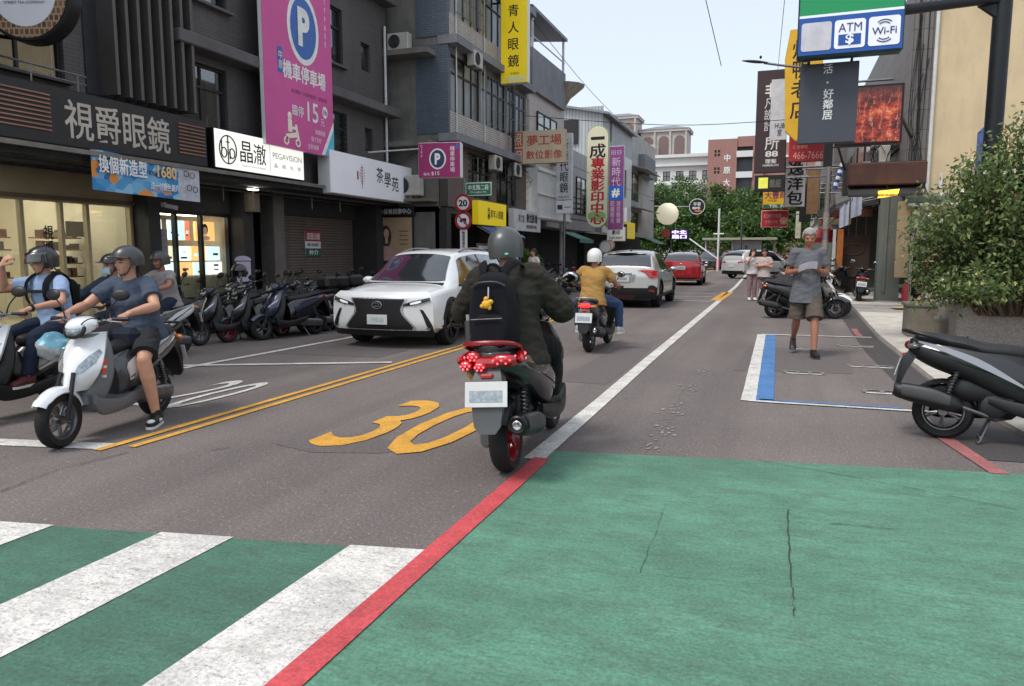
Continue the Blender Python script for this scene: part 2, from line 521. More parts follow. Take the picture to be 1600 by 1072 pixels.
# left lane: motorcycle waiting box and lettering partly under the scooters
strip('white_parking_line', G(286, 576), G(536, 530), .11, WHITE_PAINT, .008, wob=.04)
strip('white_parking_line', G(536, 530), (-7.05, 20), .11, WHITE_PAINT, .008, wob=.04)
strip('white_box_line', G(286, 572), G(612, 567), .12, WHITE_PAINT, .010, wob=.04)
strip('white_box_line', (-7.1, 7.3), (-8.3, 3.3), .11, WHITE_PAINT, .006, wob=.04)
me = text_mesh('20', .62, 1.5, .0, 0.0); me.materials.append(WHITE_PAINT)
link('lane_figure', me, road, (-5.55, 6.05, .008))
# right bay: blue and white frame, small worn number marks inside
bl, br, tl, tr = G(1169, 627), G(1470, 646), G(1190, 523), G(1362, 528)
strip('bay_white_line', bl, tl, .14, WHITE_PAINT, .008, wob=.03)
strip('bay_blue_line', (bl[0] + .155, bl[1] + .02), (tl[0] + .155, tl[1]), .17, BLUE_PAINT, .008, wob=.03)
strip('bay_front_line', bl, br, .07, WHITE_PAINT, .010, wob=.1)
strip('bay_front_blue', (bl[0] + .1, bl[1] + .10), (br[0] - .3, br[1] + .10), .055, BLUE_PAINT, .008, wob=.25)
strip('bay_back_line', tl, tr, .1, WHITE_PAINT, .010, wob=.06)
for (px, py, w) in ((1256, 583, .42), (1258, 545, .4), (1336, 541, .5), (1360, 573, .5), (1392, 614, .5), (1300, 505, .5)):
    p = G(px, py)
    for k in (-1, 1):
        strip('bay_tick', (p[0] - w / 2, p[1] + k * .09), (p[0] + w / 2, p[1] + k * .09), .06, WHITE_PAINT if k < 0 else WORN_WHITE, .008, wob=.3)
    for t in (0, .33, .66, 1): strip('bay_tick', (p[0] - w / 2 + t * w, p[1] - .09), (p[0] - w / 2 + t * w, p[1] + .09), .05, WORN_WHITE, .010)
for (px, py) in ((1098, 582), (1078, 610), (1058, 640), (1040, 668), (1026, 692)):
    p = G(px, py); mb = MB()
    for q in range(22):
        fx, fy_ = p[0] + random.gauss(0, .055), p[1] + random.uniform(-.26, .32); sz = random.uniform(.004, .022)
        mb.poly([(fx + sz * math.cos(a) * random.uniform(.5, 1.3), fy_ + sz * 1.8 * math.sin(a) * random.uniform(.5, 1.3), .005 + q * .00005) for a in (i * math.pi / 3 for i in range(6))])
    mb.build('worn_dash', WORN_FLECK, road, smooth=0)['kind'] = 'stuff'
strip('faded_red_line', (1.42, 5.55), (1.25, 6.7), .11, FADED_RED, .008, wob=.15)
strip('faded_red_line', (1.36, 14.2), (1.38, 15.6), .10, FADED_RED, .008, wob=.3)
strip('faded_red_line', (1.42, 20.5), (1.5, 30), .10, FADED_RED, .008, wob=.3)
# newer asphalt along the concrete apron
marking('asphalt_strip', [(1.30, 5.9), (1.95, 5.95), (1.66, 9.0), (1.62, 14), (1.86, 22), (1.9, 40), (1.45, 40), (1.42, 22), (1.24, 12), (1.3, 8)], TAR, .005)
# cracks and a cut patch in the green paint
def crack(pts, w=.012):
    q = [G(*p) for p in pts]
    out = []
    for a, b in zip(q, q[1:]):
        n = 7
        for i in range(n): out.append((a[0] + (b[0] - a[0]) * i / n + random.uniform(-.006, .006), a[1] + (b[1] - a[1]) * i / n + random.uniform(-.006, .006)))
    out.append(q[-1])
    mb = MB()
    for a, b in zip(out, out[1:]):
        d = Vector((b[0] - a[0], b[1] - a[1])).normalized(); ww = w * random.uniform(.3, 1.1) / 2
        nx, ny = -d.y * ww, d.x * ww
        mb.quad((a[0] - nx, a[1] - ny, .010), (b[0] - nx, b[1] - ny, .010), (b[0] + nx, b[1] + ny, .010), (a[0] + nx, a[1] + ny, .010))
    mb.build('crack', CRACK, road, smooth=0)
crack([(1230, 798), (1232, 850), (1236, 920)], .007)
crack([(1236, 920), (1100, 908), (1000, 898)], .0025); crack([(1040, 790), (1022, 840), (1000, 898)], .0025)
crack([(1230, 798), (1120, 790), (1036, 786)], .002); crack([(1180, 720), (1350, 750), (1590, 798)], .006)
crack([(1238, 920), (1240, 965)], .005); crack([(1300, 820), (1410, 830)], .006)
# repair patches and seams in the carriageway
PATCH = mat('asphalt_patch', (100, 93, 92), .9, var=.25, sc=40, bump=.6, bsc=120)
def patch(pts, z=.003): marking('asphalt_patch', [(x + random.uniform(-.03, .03), y + random.uniform(-.03, .03)) for x, y in pts], PATCH, z)
patch([(-3.6, 4.55), (-3.2, 4.5), (-2.7, 4.62), (-2.5, 4.85), (-2.9, 5.0), (-3.5, 4.9)]); patch([(-2.35, 8.0), (-1.75, 8.0), (-1.78, 11.4), (-2.3, 11.5)]); patch([(-6.9, 8.9), (-5.2, 9.0), (-5.2, 9.9), (-6.9, 9.8)])
patch([(-.5, 9.5), (.9, 9.7), (1.0, 11.8), (-.4, 12.2)])
crack([(0, 770), (90, 735), (200, 708)], .010); crack([(330, 705), (360, 700)], .012)
# right: concrete apron of uneven slabs
CONC = mat('pale_concrete', (190, 184, 174), .85, var=.16, sc=2.2, bump=.4, bsc=60, dirt=.5)
CONC_D = mat('grey_concrete', (150, 145, 138), .88, var=.18, sc=3, bump=.4, bsc=70, dirt=.5)
pave = thing('pavement', 'x', 'pavement'); del pave['label']; del pave['category']; struct(pave)
edge = [(1.98, 5.4), (1.68, 8.8), (1.64, 14), (1.88, 22), (1.93, 31), (1.98, 50), (2.0, 95)]
def ex(y):
    for (a, b) in zip(edge, edge[1:]):
        if a[1] <= y <= b[1]: return a[0] + (b[0] - a[0]) * (y - a[1]) / (b[1] - a[1])
    return edge[0][0] if y < 5.4 else edge[-1][0]
yy = 5.45
while yy < 92:
    d = random.uniform(1.3, 2.1) * (1 if yy < 30 else 6)
    y2 = min(yy + d, 95); zt = .035 + random.uniform(0, .02); g = .018
    cuts = [0, random.uniform(1.1, 1.7), random.uniform(2.4, 3.0), 14] if yy < 30 else [0, 14]
    for c0, c1 in zip(cuts, cuts[1:]):
        zz = zt + random.uniform(-.008, .012)
        a, b = ex(yy), ex(y2)
        mb = MB(); q = [(a + c0 + g, yy + g), (a + c1, yy + g), (b + c1, y2), (b + c0 + g, y2)]
        mb.prism(q, zz + .2, Matrix.Translation((0, 0, -.2)))
        mb.build('paving_slab', CONC if random.random() < .7 else CONC_D, pave, smooth=0)
    yy = y2
MB().prism([(1.98, 5.46), (14, 5.5), (14, 95), (2.05, 95)], .1, Matrix.Translation((0, 0, -.085))).build('slab_bed', CONC_D, pave, smooth=0)
# left: arcade floor with kerb under the shop fronts
arc = thing('arcade_pavement', 'x', 'pavement'); del arc['label']; del arc['category']; struct(arc)
TILE_F = brickmat('arcade_floor_tile', (116, 110, 104), (104, 98, 94), (70, 68, 66), .3, .3, .006, axes='xy', offset=0, bump=.2)
MB().box((-13.0, 40, .05), (5.2, 110, .1)).build('arcade_floor', TILE_F, arc, smooth=0)
for i in range(56): MB().box((-10.31, -14 + i * 2 + 1, .045), (.16, 1.985, .13), bev=.01).build('kerbstone', CONC_D, arc)

# ------------------------------------------------------------------ two-wheelers
RUBBER = mat('tyre_rubber', (21, 21, 22), .8, var=.25, sc=20, bump=.3, bsc=90)
BLACKP = mat('black_plastic', (18, 18, 20), .45, var=.2, sc=12, bump=.08, bsc=200)
GREYP = mat('dark_grey_plastic', (62, 62, 64), .45, var=.12, sc=9)
CHROME = mat('bright_metal', (190, 190, 192), .18, 1.0, var=.08, sc=20)
STEEL = mat('steel', (120, 120, 122), .35, .9, var=.15, sc=12, dirt=.3)
SEATV = mat('seat_vinyl', (25, 25, 28), .55, var=.12, sc=9, bump=.2, bsc=220)
PLATE = mat('number_plate', (206, 206, 204), .4, var=.06, sc=14)
LENS = mat('clear_lens', (150, 158, 164), .08, .6, var=.45, sc=34, coat=.8)
REDLENS = mat('red_lens', (170, 18, 24), .15, 0, var=.3, sc=60, coat=1)
REDLIT = mat('lit_red_lens', (255, 34, 34), .2, 0, var=.15, sc=50, em=2.2)
REDDOT = mat('lit_red_led', (255, 70, 80), .2, 0, var=.1, sc=50, em=3.0)
AMBER = mat('amber_lens', (214, 120, 30), .15, 0, var=.2, sc=40, coat=1)
MIRROR = mat('mirror_glass', (170, 176, 180), .05, 1.0, var=.03)
def paint(c, nm, r=.28, m=0.0): return mat('paint_' + nm, c, r, m, var=.01, sc=2, coat=.8, rv=.1)
def ring(y, zc, hw, hh, n=16, e=2.6, tilt=0.0, top=1.0):
    """one body section: a rounded rectangle in XZ at station y; top<1 narrows the upper side"""
    out = []
    for j in range(n):
        a = 2 * math.pi * j / n
        c, s = math.cos(a), math.sin(a)
        x = hw * math.copysign(abs(c) ** (2 / e), c); z = hh * math.copysign(abs(s) ** (2 / e), s)
        if z > 0: x *= 1 - (1 - top) * z / hh
        out.append((x, y + z * tilt, zc + z))
    return out
def body(secs, n=16, e=2.6, samples=None):
    """secs rows: y, zc, half width, half height, tilt, top"""
    rows = catmull(secs, samples or len(secs) * 3)
    return MB().loft([ring(r[0], r[1], max(r[2], .004), max(r[3], .004), n, e, r[4], r[5]) for r in rows])
RX = Matrix.Rotation(R(90), 4, 'Y')
def wheel(parent, y, r, w, rim_m, name='wheel', spokes=5, x=0.0, disc=True, lean=0.0):
    M = Matrix.Translation((x, y, r)) @ RX
    t = w / 2
    tyre = MB().lathe([(r * .66, -t * .8), (r * .72, -t), (r * .88, -t), (r * .97, -t * .62), (r, -t * .2), (r, t * .2), (r * .97, t * .62), (r * .88, t), (r * .72, t), (r * .66, t * .8)], M, 32).build(name, RUBBER, parent)
    b = MB().lathe([(r * .70, -t * .85), (r * .70, -t * .5), (r * .62, -t * .3), (r * .62, t * .3), (r * .70, t * .5), (r * .70, t * .85), (r * .64, t * .85), (r * .58, t * .4), (r * .58, -t * .4), (r * .64, -t * .85), (r * .70, -t * .85)], M, 28)
    b.lathe([(.001, -t * .9), (.035, -t * .9), (.045, 0), (.035, t * .9), (.001, t * .9)], M, 14)
    for i in range(spokes):
        a = 2 * math.pi * i / spokes
        for q in (-.12, .12):
            b.tube([M @ Vector((.03 * math.cos(a), .03 * math.sin(a), 0)), M @ Vector((r * .62 * math.cos(a + q), r * .62 * math.sin(a + q), 0))], [.013, .010], 6)
    b.build('rim', rim_m, tyre)
    if disc:
        for s in (t + .012,):
            d = MB().lathe([(.06, s - .002), (.105, s - .002), (.105, s + .002), (.06, s + .002), (.06, s - .002)], M, 24)
            d.build('brake_disc', CHROME, tyre)
    return tyre
def scooter(name, label, loc, heading, P, group=None, lean=0.0, simple=False, stand=True):
    """heading: world angle of the nose, radians clockwise from +Y; origin under the rear axle"""
    root = thing(name, label, 'scooter', (loc[0], loc[1], P.get('z', 0.0)), group=group, rot=(0, lean, -heading))
    main, trim = P['main'], P.get('trim', BLACKP)
    rim = P.get('rim', STEEL); rr, wb = P.get('r', .228), P.get('wb', 1.27)
    wheel(root, 0, rr, .115, rim, 'rear_wheel', 5, disc=False)
    wheel(root, wb, rr + .004, .10, rim, 'front_wheel', 5)
    # underbody: engine, belt case, cooling cover
    b = body([(-.10, .235, .03, .05, 0, 1), (-.02, .24, .05, .075, 0, 1), (.2, .26, .055, .08, 0, 1), (.42, .29, .06, .085, 0, 1), (.5, .29, .03, .05, 0, 1)])
    b.v = [(x - .115, y, z) for x, y, z in b.v]; b.build('belt_case', P.get('case', STEEL), root)
    b = MB().box((.03, .38, .31), (.2, .28, .2), bev=.05); b.lathe([(.02, 0), (.085, 0), (.09, .03), (.05, .045), (.001, .045)], Matrix.Translation((.12, .34, .3)) @ RX, 18)
    b.build('engine', BLACKP, root)
    # exhaust on the right
    ex = body([(-.36, .385, .03, .03, 0, 1), (-.345, .383, .06, .062, 0, 1), (-.12, .345, .074, .08, 0, 1), (.06, .305, .068, .07, 0, 1), (.13, .29, .03, .03, 0, 1)], e=2.2)
    ex.v = [(x + .185, y, z) for x, y, z in ex.v]
    m = ex.build('muffler', P.get('muf', BLACKP), root)
    MB().tube([(.185, .10, .29), (.17, .24, .245), (.11, .36, .2), (.03, .46, .22)], .017, 8).build('exhaust_pipe', STEEL, m)
    hs = body([(-.31, .39, .03, .05, 0, 1), (-.1, .36, .036, .058, 0, 1), (.04, .325, .03, .045, 0, 1)], e=3)
    hs.v = [(x + .235, y, z) for x, y, z in hs.v]; hs.build('heat_shield', P.get('shield', GREYP), m)
    MB().lathe([(.001, 0), (.017, 0), (.024, .004), (.03, .0)], Matrix.Translation((.185, -.365, .385)) @ Matrix.Rotation(R(90), 4, 'X'), 14).build('tail_pipe', CHROME, m)
    hg_ = MB(); hr = []
    for i in range(13):
        a = R(18 + i * 11); ro = rr + .045
        hr.append([(hx * (1 if k_ else .96), -(ro - .012 * (1 - k_) - .03 * abs(hx / .075) ** 3) * math.cos(math.pi - a) * -1 * -1, rr + (ro - .012 * (1 - k_) - .03 * abs(hx / .075) ** 3) * math.sin(a)) for k_, hxs in ((1, (-.075, -.045, 0, .045, .075)), (0, (.075, .045, 0, -.045, -.075))) for hx in hxs])
    hg_.loft(hr).build('wheel_hugger', BLACKP, root)
    body([(.0, .42, .05, .06, 0, 1), (.06, .43, .085, .10, 0, 1), (.3, .42, .10, .12, 0, 1), (.5, .40, .09, .12, 0, 1), (.58, .38, .05, .08, 0, 1)], 14, 3).build('engine_cover', BLACKP, root)
    for s in (-1, 1):
        sh = MB().tube([(s * .125, -.01, .27), (s * .12, .1, .62)], .014, 8)
        for i in range(9):
            t = .25 + i * .07; sh.lathe([(.02, -.008), (.03, 0), (.02, .008)], Matrix.Translation((s * (.125 - .005 * t), -.01 + .11 * t, .27 + .35 * t)), 10)
        sh.build('shock_absorber', P.get('shock', STEEL), root)
    # rear bodywork, seat, rail
    w = P.get('w', 1.0)
    body([(-.28, .775, .05, .04, .2, .9), (-.23, .755, .115 * w, .085, .2, .85), (-.09, .705, .16 * w, .125, 0, .8), (.12, .65, .175 * w, .15, 0, .8), (.38, .57, .17 * w, .21, 0, .8), (.56, .50, .15 * w, .22, 0, .8), (.66, .44, .11 * w, .20, 0, .8)], 20, 2.5, 26).build('tail_body', P.get('tail', main), root)
    # raised flank panels in the accent colour
    for s in (-1, 1):
        pn = MB()
        up = catmull([(-.25, .80), (-.08, .775), (.15, .735), (.42, .68), (.58, .60)], 14)
        lo = catmull([(-.24, .735), (-.08, .68), (.15, .59), (.42, .49), (.56, .44)], 14)
        xs = catmull([(.085,), (.142,), (.164,), (.162,), (.15,)], 14)
        secs = []
        for (u, l, x) in zip(up, lo, xs):
            x = x[0] * w
            secs.append([(s * (x + .004), l[0], l[1]), (s * (x + .021), (u[0] + l[0]) / 2, (u[1] + l[1]) / 2), (s * (x * .93 + .008), u[0], u[1]), (s * (x - .03), (u[0] + l[0]) / 2, (u[1] + l[1]) / 2)])
        spn = pn.loft(secs).build('side_panel', P.get('side', main), root)
        MB().tube([(s * (x[0] * w + .012), (u[0] + l[0]) / 2, l[1] + (u[1] - l[1]) * .2) for u, l, x in zip(up, lo, xs)], .0045, 5).build('panel_gap', BLACKP, spn)
        if P.get('flash'):
            fl = MB(); F1 = catmull([(-.21, .80), (.02, .745), (.25, .66), (.52, .49)], 12); F2 = catmull([(-.21, .785), (.02, .70), (.25, .60), (.53, .465)], 12)
            fx = catmull([(.11,), (.178,), (.19,), (.178,)], 12)
            fl.loft([[(s * (x[0] * w + .006), a[0], a[1]), (s * (x[0] * w + .008), c[0], c[1]), (s * (x[0] * w - .015), c[0], c[1]), (s * (x[0] * w - .015), a[0], a[1])] for a, c, x in zip(F1, F2, fx)])
            fl.build('flash', P['flash'], root)
    seat = body([(-.24, .835, .06, .02, 0, .8), (-.20, .835, .11, .045, 0, .8), (-.05, .815, .135, .055, 0, .85), (.12, .79, .14, .06, 0, .85), (.26, .755, .135, .06, 0, .85), (.45, .745, .105, .06, 0, .85), (.60, .735, .06, .05, 0, .85), (.63, .73, .03, .03, 0, .85)], 18, 2.8, 28).build('seat', P.get('seat', SEATV), root)
    for sy in (.14,):
        MB().tube([(-.13, sy, .80), (-.07, sy, .85), (0, sy, .856), (.07, sy, .85), (.13, sy, .80)], .006, 6).build('seat_seam', BLACKP, seat)
    MB().tube(catmull([(-.13, .0, .80), (-.17, -.12, .835), (-.15, -.25, .87), (-.07, -.32, .885), (.07, -.32, .885), (.15, -.25, .87), (.17, -.12, .835), (.13, .0, .80)], 26), .015, 8).build('grab_rail', P.get('rail', BLACKP), root)
    # tail light, winkers, mudguard with plate
    tl = P.get('tl', REDLENS)
    MB().add([], []).box((0, -.285, .765), (.17, .05, .07), rot=(R(-18), 0, 0), bev=.02).build('tail_light', tl, root)
    for s in (-1, 1):
        MB().ball((s * .13, -.245, .75), (.055, .035, .026), rot=(0, 0, s * R(38))).build('winker', P.get('wink', AMBER), root)
    MB().loft([[(sx * hw_, y_ + sy * t_, z_) for sx, sy in ((-1, -1), (1, -1), (1, 1), (-1, 1))] for y_, z_, hw_, t_ in ((-.20, .74, .07, .06), (-.27, .66, .095, .05), (-.31, .56, .10, .035), (-.335, .46, .095, .022), (-.36, .38, .085, .014), (-.372, .335, .05, .010))]).build('rear_mudguard', P.get('mud', BLACKP), root)
    pl = MB().box((0, 0, 0), (.27, .006, .155), bev=.002).build('number_plate', PLATE, root)
    pl.location = (0, -.352, .575); pl.rotation_euler = (R(-14), 0, 0)
    MB().box((0, -.0045, -.012), (.21, .002, .07)).build('plate_print', mat('plate_print', (200, 201, 202), .4, var=.03, sc=9), pl, smooth=0)
    MB().box((0, -.30, .68), (.08, .05, .03), bev=.008).build('reflector', REDLENS, root)
    # floorboard and belly
    body([(.52, .29, .14, .05, 0, 1), (.62, .28, .17, .055, 0, 1), (.8, .275, .185, .05, 0, 1), (.95, .285, .17, .06, 0, 1), (1.02, .33, .13, .07, 0, 1)], 14, 4).build('floorboard', trim, root)
    for s in (-1, 1):
        body([(.30, .36, .02, .03, 0, 1), (.5, .30, .028, .055, 0, 1), (.75, .265, .03, .06, 0, 1), (.98, .29, .028, .075, 0, 1), (1.06, .36, .02, .05, 0, 1)], 12, 3).build('side_skirt', P.get('skirt', trim), root).location = (s * .168, 0, 0)
    # leg shield: inner panel and outer apron
    def shield(off, wid, zz0, zz1, th, mt, nm):
        mb = MB(); rows = []
        for i in range(13):
            t = i / 12; z = zz0 + (zz1 - zz0) * t
            yc = 1.05 - .10 * t + off - .02 * math.sin(math.pi * t)
            hw = (wid[0] * (1 - t) ** 2 + 2 * wid[1] * t * (1 - t) + wid[2] * t * t)
            front = [(hw * u, yc + th * (1 - abs(u) ** 2.2) - .07 * abs(u) ** 2, z) for u in [k / 8 - 1 for k in range(17)]]
            back = [(hw * .97 * u, yc - .025 - .07 * abs(u) ** 2, z) for u in [1 - k / 8 for k in range(17)]]
            rows.append(front + back)
        return mb.loft(rows).build(nm, mt, root)
    shield(-.04, (.14, .30, .13), .31, .90, .05, trim, 'leg_shield')
    ap = P.get('apron', main)
    mb = MB(); rows = []
    for i in range(17):                     # outer apron with a nose ridge, lower edge cut up over the wheel
        t = i / 16; z = .44 + .47 * t
        hw = [.085, .135, .175, .198, .205, .20, .185, .165, .14][int(t * 8)] * (1 - (t * 8 % 1)) + ([.085, .135, .175, .198, .205, .20, .185, .165, .14, .14][int(t * 8) + 1] if t < 1 else .14) * (t * 8 % 1)
        hw = hw if t < 1 else .14
        yf = 1.185 - .20 * t - .06 * t * t + .03 * math.sin(math.pi * t)
        front = [(hw * u, yf - .15 * abs(u) ** 1.8 * (1 - .35 * t), z) for u in [k / 10 - 1 for k in range(21)]]
        back = [(hw * .94 * u, yf - .03 - .15 * abs(u) ** 1.8 * (1 - .35 * t), z) for u in [1 - k / 10 for k in range(21)]]
        rows.append(front + back)
    apron = mb.loft(rows).build('front_apron', ap, root)
    for s in (-1, 1):                       # swept lamps let into the apron
        lp = MB(); q = [(.045, .585), (.10, .64), (.165, .70), (.183, .755), (.15, .72), (.09, .665), (.05, .615)] if not P.get('lamp') else P['lamp']
        def yf(x, z):
            t = (z - .44) / .47; hw = .2
            return 1.185 - .20 * t - .06 * t * t + .03 * math.sin(math.pi * t) - .15 * (abs(x) / hw) ** 1.8 * (1 - .35 * t)
        top = [(s * x, yf(x, z) + .007, z) for x, z in q]; bot = [(s * x * .97, yf(x, z) - .012, z) for x, z in q]
        n = len(q); c = (s * sum(p[0] for p in q) / n, sum(p[1] for p in top) / n + .012, sum(p[1] for p in q) / n)
        vs_ = top + bot + [c]; fs = []
        for i in range(n):
            k_ = (i + 1) % n; fs += [(i, k_, 2 * n), (i, n + i, n + k_, k_)]
        lp.add(vs_, fs).build('front_winker', P.get('flamp', LENS), apron, smooth=60)
    MB().ball((0, 1.165, .80), (.016, .006, .016)).build('emblem', CHROME, apron)
    # forks and front mudguard
    for s in (-1, 1): MB().tube([(s * .075, wb, .235), (s * .072, wb - .06, .42), (s * .055, wb - .13, .60)], [.019, .019, .017], 8).build('fork', P.get('fork', BLACKP), root)
    fm = MB(); rows = []
    for i in range(15):
        a = R(34 + i * 9); rad = .272 + .012 * (1 if i < 2 else 0)
        cy, cz = wb + rad * math.cos(a) * 1.02, .235 + rad * math.sin(a)
        hw = .075 - .025 * abs(i - 5) / 10
        o_, n_ = [], []
        for u in (-1, -.7, -.3, 0, .3, .7, 1):
            dr = -.045 * abs(u) ** 3
            o_.append((hw * u, wb + (rad + dr) * math.cos(a) * 1.02, .235 + (rad + dr) * math.sin(a)))
            n_.append((hw * u * .93, wb + (rad + dr - .01) * math.cos(a) * 1.02, .235 + (rad + dr - .01) * math.sin(a)))
        rows.append(o_ + n_[::-1])
    fm.loft(rows).build('front_mudguard', P.get('fmud', main), root)
    # steering head: cowl, lamp, bars, levers, mirrors
    cw = body([(1.06, .945, .03, .02, .2, 1), (1.04, .95, .075, .05, .2, .9), (.98, .965, .115, .07, .1, .85), (.90, .985, .125, .062, 0, .8), (.82, 1.0, .075, .04, 0, .8), (.80, 1.0, .03, .02, 0, .8)], 18, 2.4, 20).build('handlebar_cowl', P.get('cowl', main), root)
    hl = MB(); M = Matrix.Translation((0, 1.03, .945)) @ Matrix.Rotation(R(-68), 4, 'X')
    hl.lathe([(.001, .035), (.03, .032), (.055, .02), (.068, 0), (.06, -.02)], M @ Matrix.Scale(1.25, 4, (1, 0, 0)), 22).build('headlight', LENS, cw)
    MB().lathe([(.064, .012), (.078, .004), (.082, -.012), (.066, -.01)], M @ Matrix.Scale(1.25, 4, (1, 0, 0)), 22).build('headlight_rim', BLACKP, cw)
    MB().box((0, .845, 1.03), (.15, .07, .02), rot=(R(35), 0, 0), bev=.01).build('dash', mat('dash_glass', (40, 46, 48), .1, coat=1), cw)
    for s in (-1, 1):
        br = MB().tube(catmull([(0, .88, .985), (s * .12, .89, 1.0), (s * .2, .875, 1.015), (s * .24, .865, 1.02)], 8), .013, 8).build('handlebar', STEEL, root)
        MB().tube([(s * .235, .866, 1.02), (s * .345, .83, 1.02), (s * .36, .826, 1.02)], [.0175, .0175, .021], 10).build('grip', BLACKP, br)
        MB().tube([(s * .2, .9, 1.012), (s * .25, .915, 1.008), (s * .345, .895, 1.0)], [.008, .007, .006], 6).build('brake_lever', STEEL, br)
        MB().tube(catmull([(s * .19, .885, 1.02), (s * .215, .875, 1.10), (s * .265, .86, 1.165), (s * .30, .855, 1.20)], 9), .0065, 6).build('mirror_stem', BLACKP, br)
        mh = MB().ball((0, 0, 0), (.078, .022, .05), 16, 10).build('mirror', P.get('mirror', BLACKP), root)
        mh.location = (s * .315, .85, 1.225); mh.rotation_euler = (R(8), 0, s * R(-12))
        MB().ball((0, -.012, 0), (.068, .0125, .042), 16, 10).build('mirror_glass', MIRROR, mh)
    for s in (-1, 1): MB().tube(catmull([(s * .19, .90, 1.0), (s * .15, 1.0, 1.04), (s * .07, 1.03, .99), (s * .05, 1.0, .9)], 10), .005, 5).build('brake_cable', BLACKP, root)
    if stand:
        st = MB()
        for s in (-1, 1): st.tube([(s * .05, .33, .2), (s * .12, .26, .012), (s * .135, .24, .008)], .011, 6)
        st.tube([(-.12, .265, .05), (.12, .265, .05)], .009, 6)
        st.build('centre_stand', STEEL, root)
    if P.get('box'):
        MB().box((0, -.42, 1.02), (.36, .32, .26), bev=.06).build('top_box', BLACKP, root)
    if P.get('red_rear'):                   # clustered rear lamps with bright points
        for (x, z, rx_, rz_) in ((-.085, .80, .045, .036), (-.135, .745, .045, .034), (-.045, .735, .045, .034), (.10, .775, .088, .038)):
            lb = MB().ball((x, -.285, z), (rx_, .035, rz_)).build('rear_lamp', REDLENS, root)
            d = MB()
            for q in range(7):
                a = q * math.pi * 2 / 6; k_ = .6 if q < 6 else 0
                d.ball((x + rx_ * k_ * math.cos(a), -.285 - .035 * (1 - .4 * k_ * k_), z + rz_ * k_ * math.sin(a)), .0062, 8, 5)
            d.build('light_points', REDDOT, lb)['kind'] = 'stuff'
        for s in (-1, 1):
            lb = MB().ball((s * .172, -.13, .775), (.03, .13, .038), 16, 9, (R(4), 0, s * R(16))).build('side_lamp', REDLENS, root)
            d = MB()
            for q in range(9): d.ball((s * (.165 + .036 * math.sin(q / 8 * 3.1)), -.23 + .024 * q, .79 - .03 * (q % 2)), .0065, 8, 5)
            d.build('light_points', REDDOT, lb)['kind'] = 'stuff'
        d = MB().loft([[(.135 + .03 * i, -.31 + .05 * i, .80 - .012 * i + .03 * math.sin(math.pi * i / 5)), (.15 + .008 * i, -.33 + .055 * i, .755 - .012 * i), (.13 + .01 * i, -.29 + .055 * i, .75 - .012 * i), (.12 + .012 * i, -.28 + .05 * i, .79 - .012 * i)] for i in range(5)])
    return root

# ------------------------------------------------------------------ people
SKIN = mat('skin', (196, 146, 120), .5, var=.1, sc=14, bump=.12, bsc=160)
SKIN_D = mat('tanned_skin', (160, 108, 84), .5, var=.1, sc=14, bump=.12, bsc=160)
EYE = mat('eye_dark', (42, 32, 30), .25)
LIPS = mat('lips', (158, 92, 84), .5)
HAIR_B = mat('black_hair', (26, 23, 22), .45, var=.35, sc=60, bump=.5, bsc=150)
HAIR_G = mat('grey_hair', (168, 164, 158), .6, var=.3, sc=60, bump=.6, bsc=150)
def remesh(mb, name, vox, smooth_it=3, parent=None):
    o = mb.build(name, None, parent, smooth=0)
    rm = o.modifiers.new('r', 'REMESH'); rm.mode = 'VOXEL'; rm.voxel_size = vox
    sm = o.modifiers.new('s', 'SMOOTH'); sm.factor = .5; sm.iterations = smooth_it
    evaluated(o)
    o.data.polygons.foreach_set('use_smooth', [True] * len(o.data.polygons))
    return o
def ortho(d, hint):
    d = Vector(d).normalized(); r = d.cross(Vector(hint))
    if r.length < 1e-4: r = d.cross(Vector((1, 0, .01)))
    return r.normalized()
def tors(mb, pts, dims, right):
    """oval trunk: points from hips to neck with (half width, half depth)"""
    rows = catmull([(*p, *d) for p, d in zip(pts, dims)], len(pts) * 4); secs = []
    for i, r in enumerate(rows):
        a = Vector(rows[max(i - 1, 0)][:3]); b = Vector(rows[min(i + 1, len(rows) - 1)][:3])
        d = (b - a).normalized(); x = Vector(right) - d * d.dot(Vector(right)); x.normalize(); y = d.cross(x)
        secs.append([tuple(Vector(r[:3]) + x * r[3] * math.copysign(abs(math.cos(t)) ** .8, math.cos(t)) + y * r[4] * math.sin(t)) for t in (2 * math.pi * j / 18 for j in range(18))])
    mb.loft(secs)
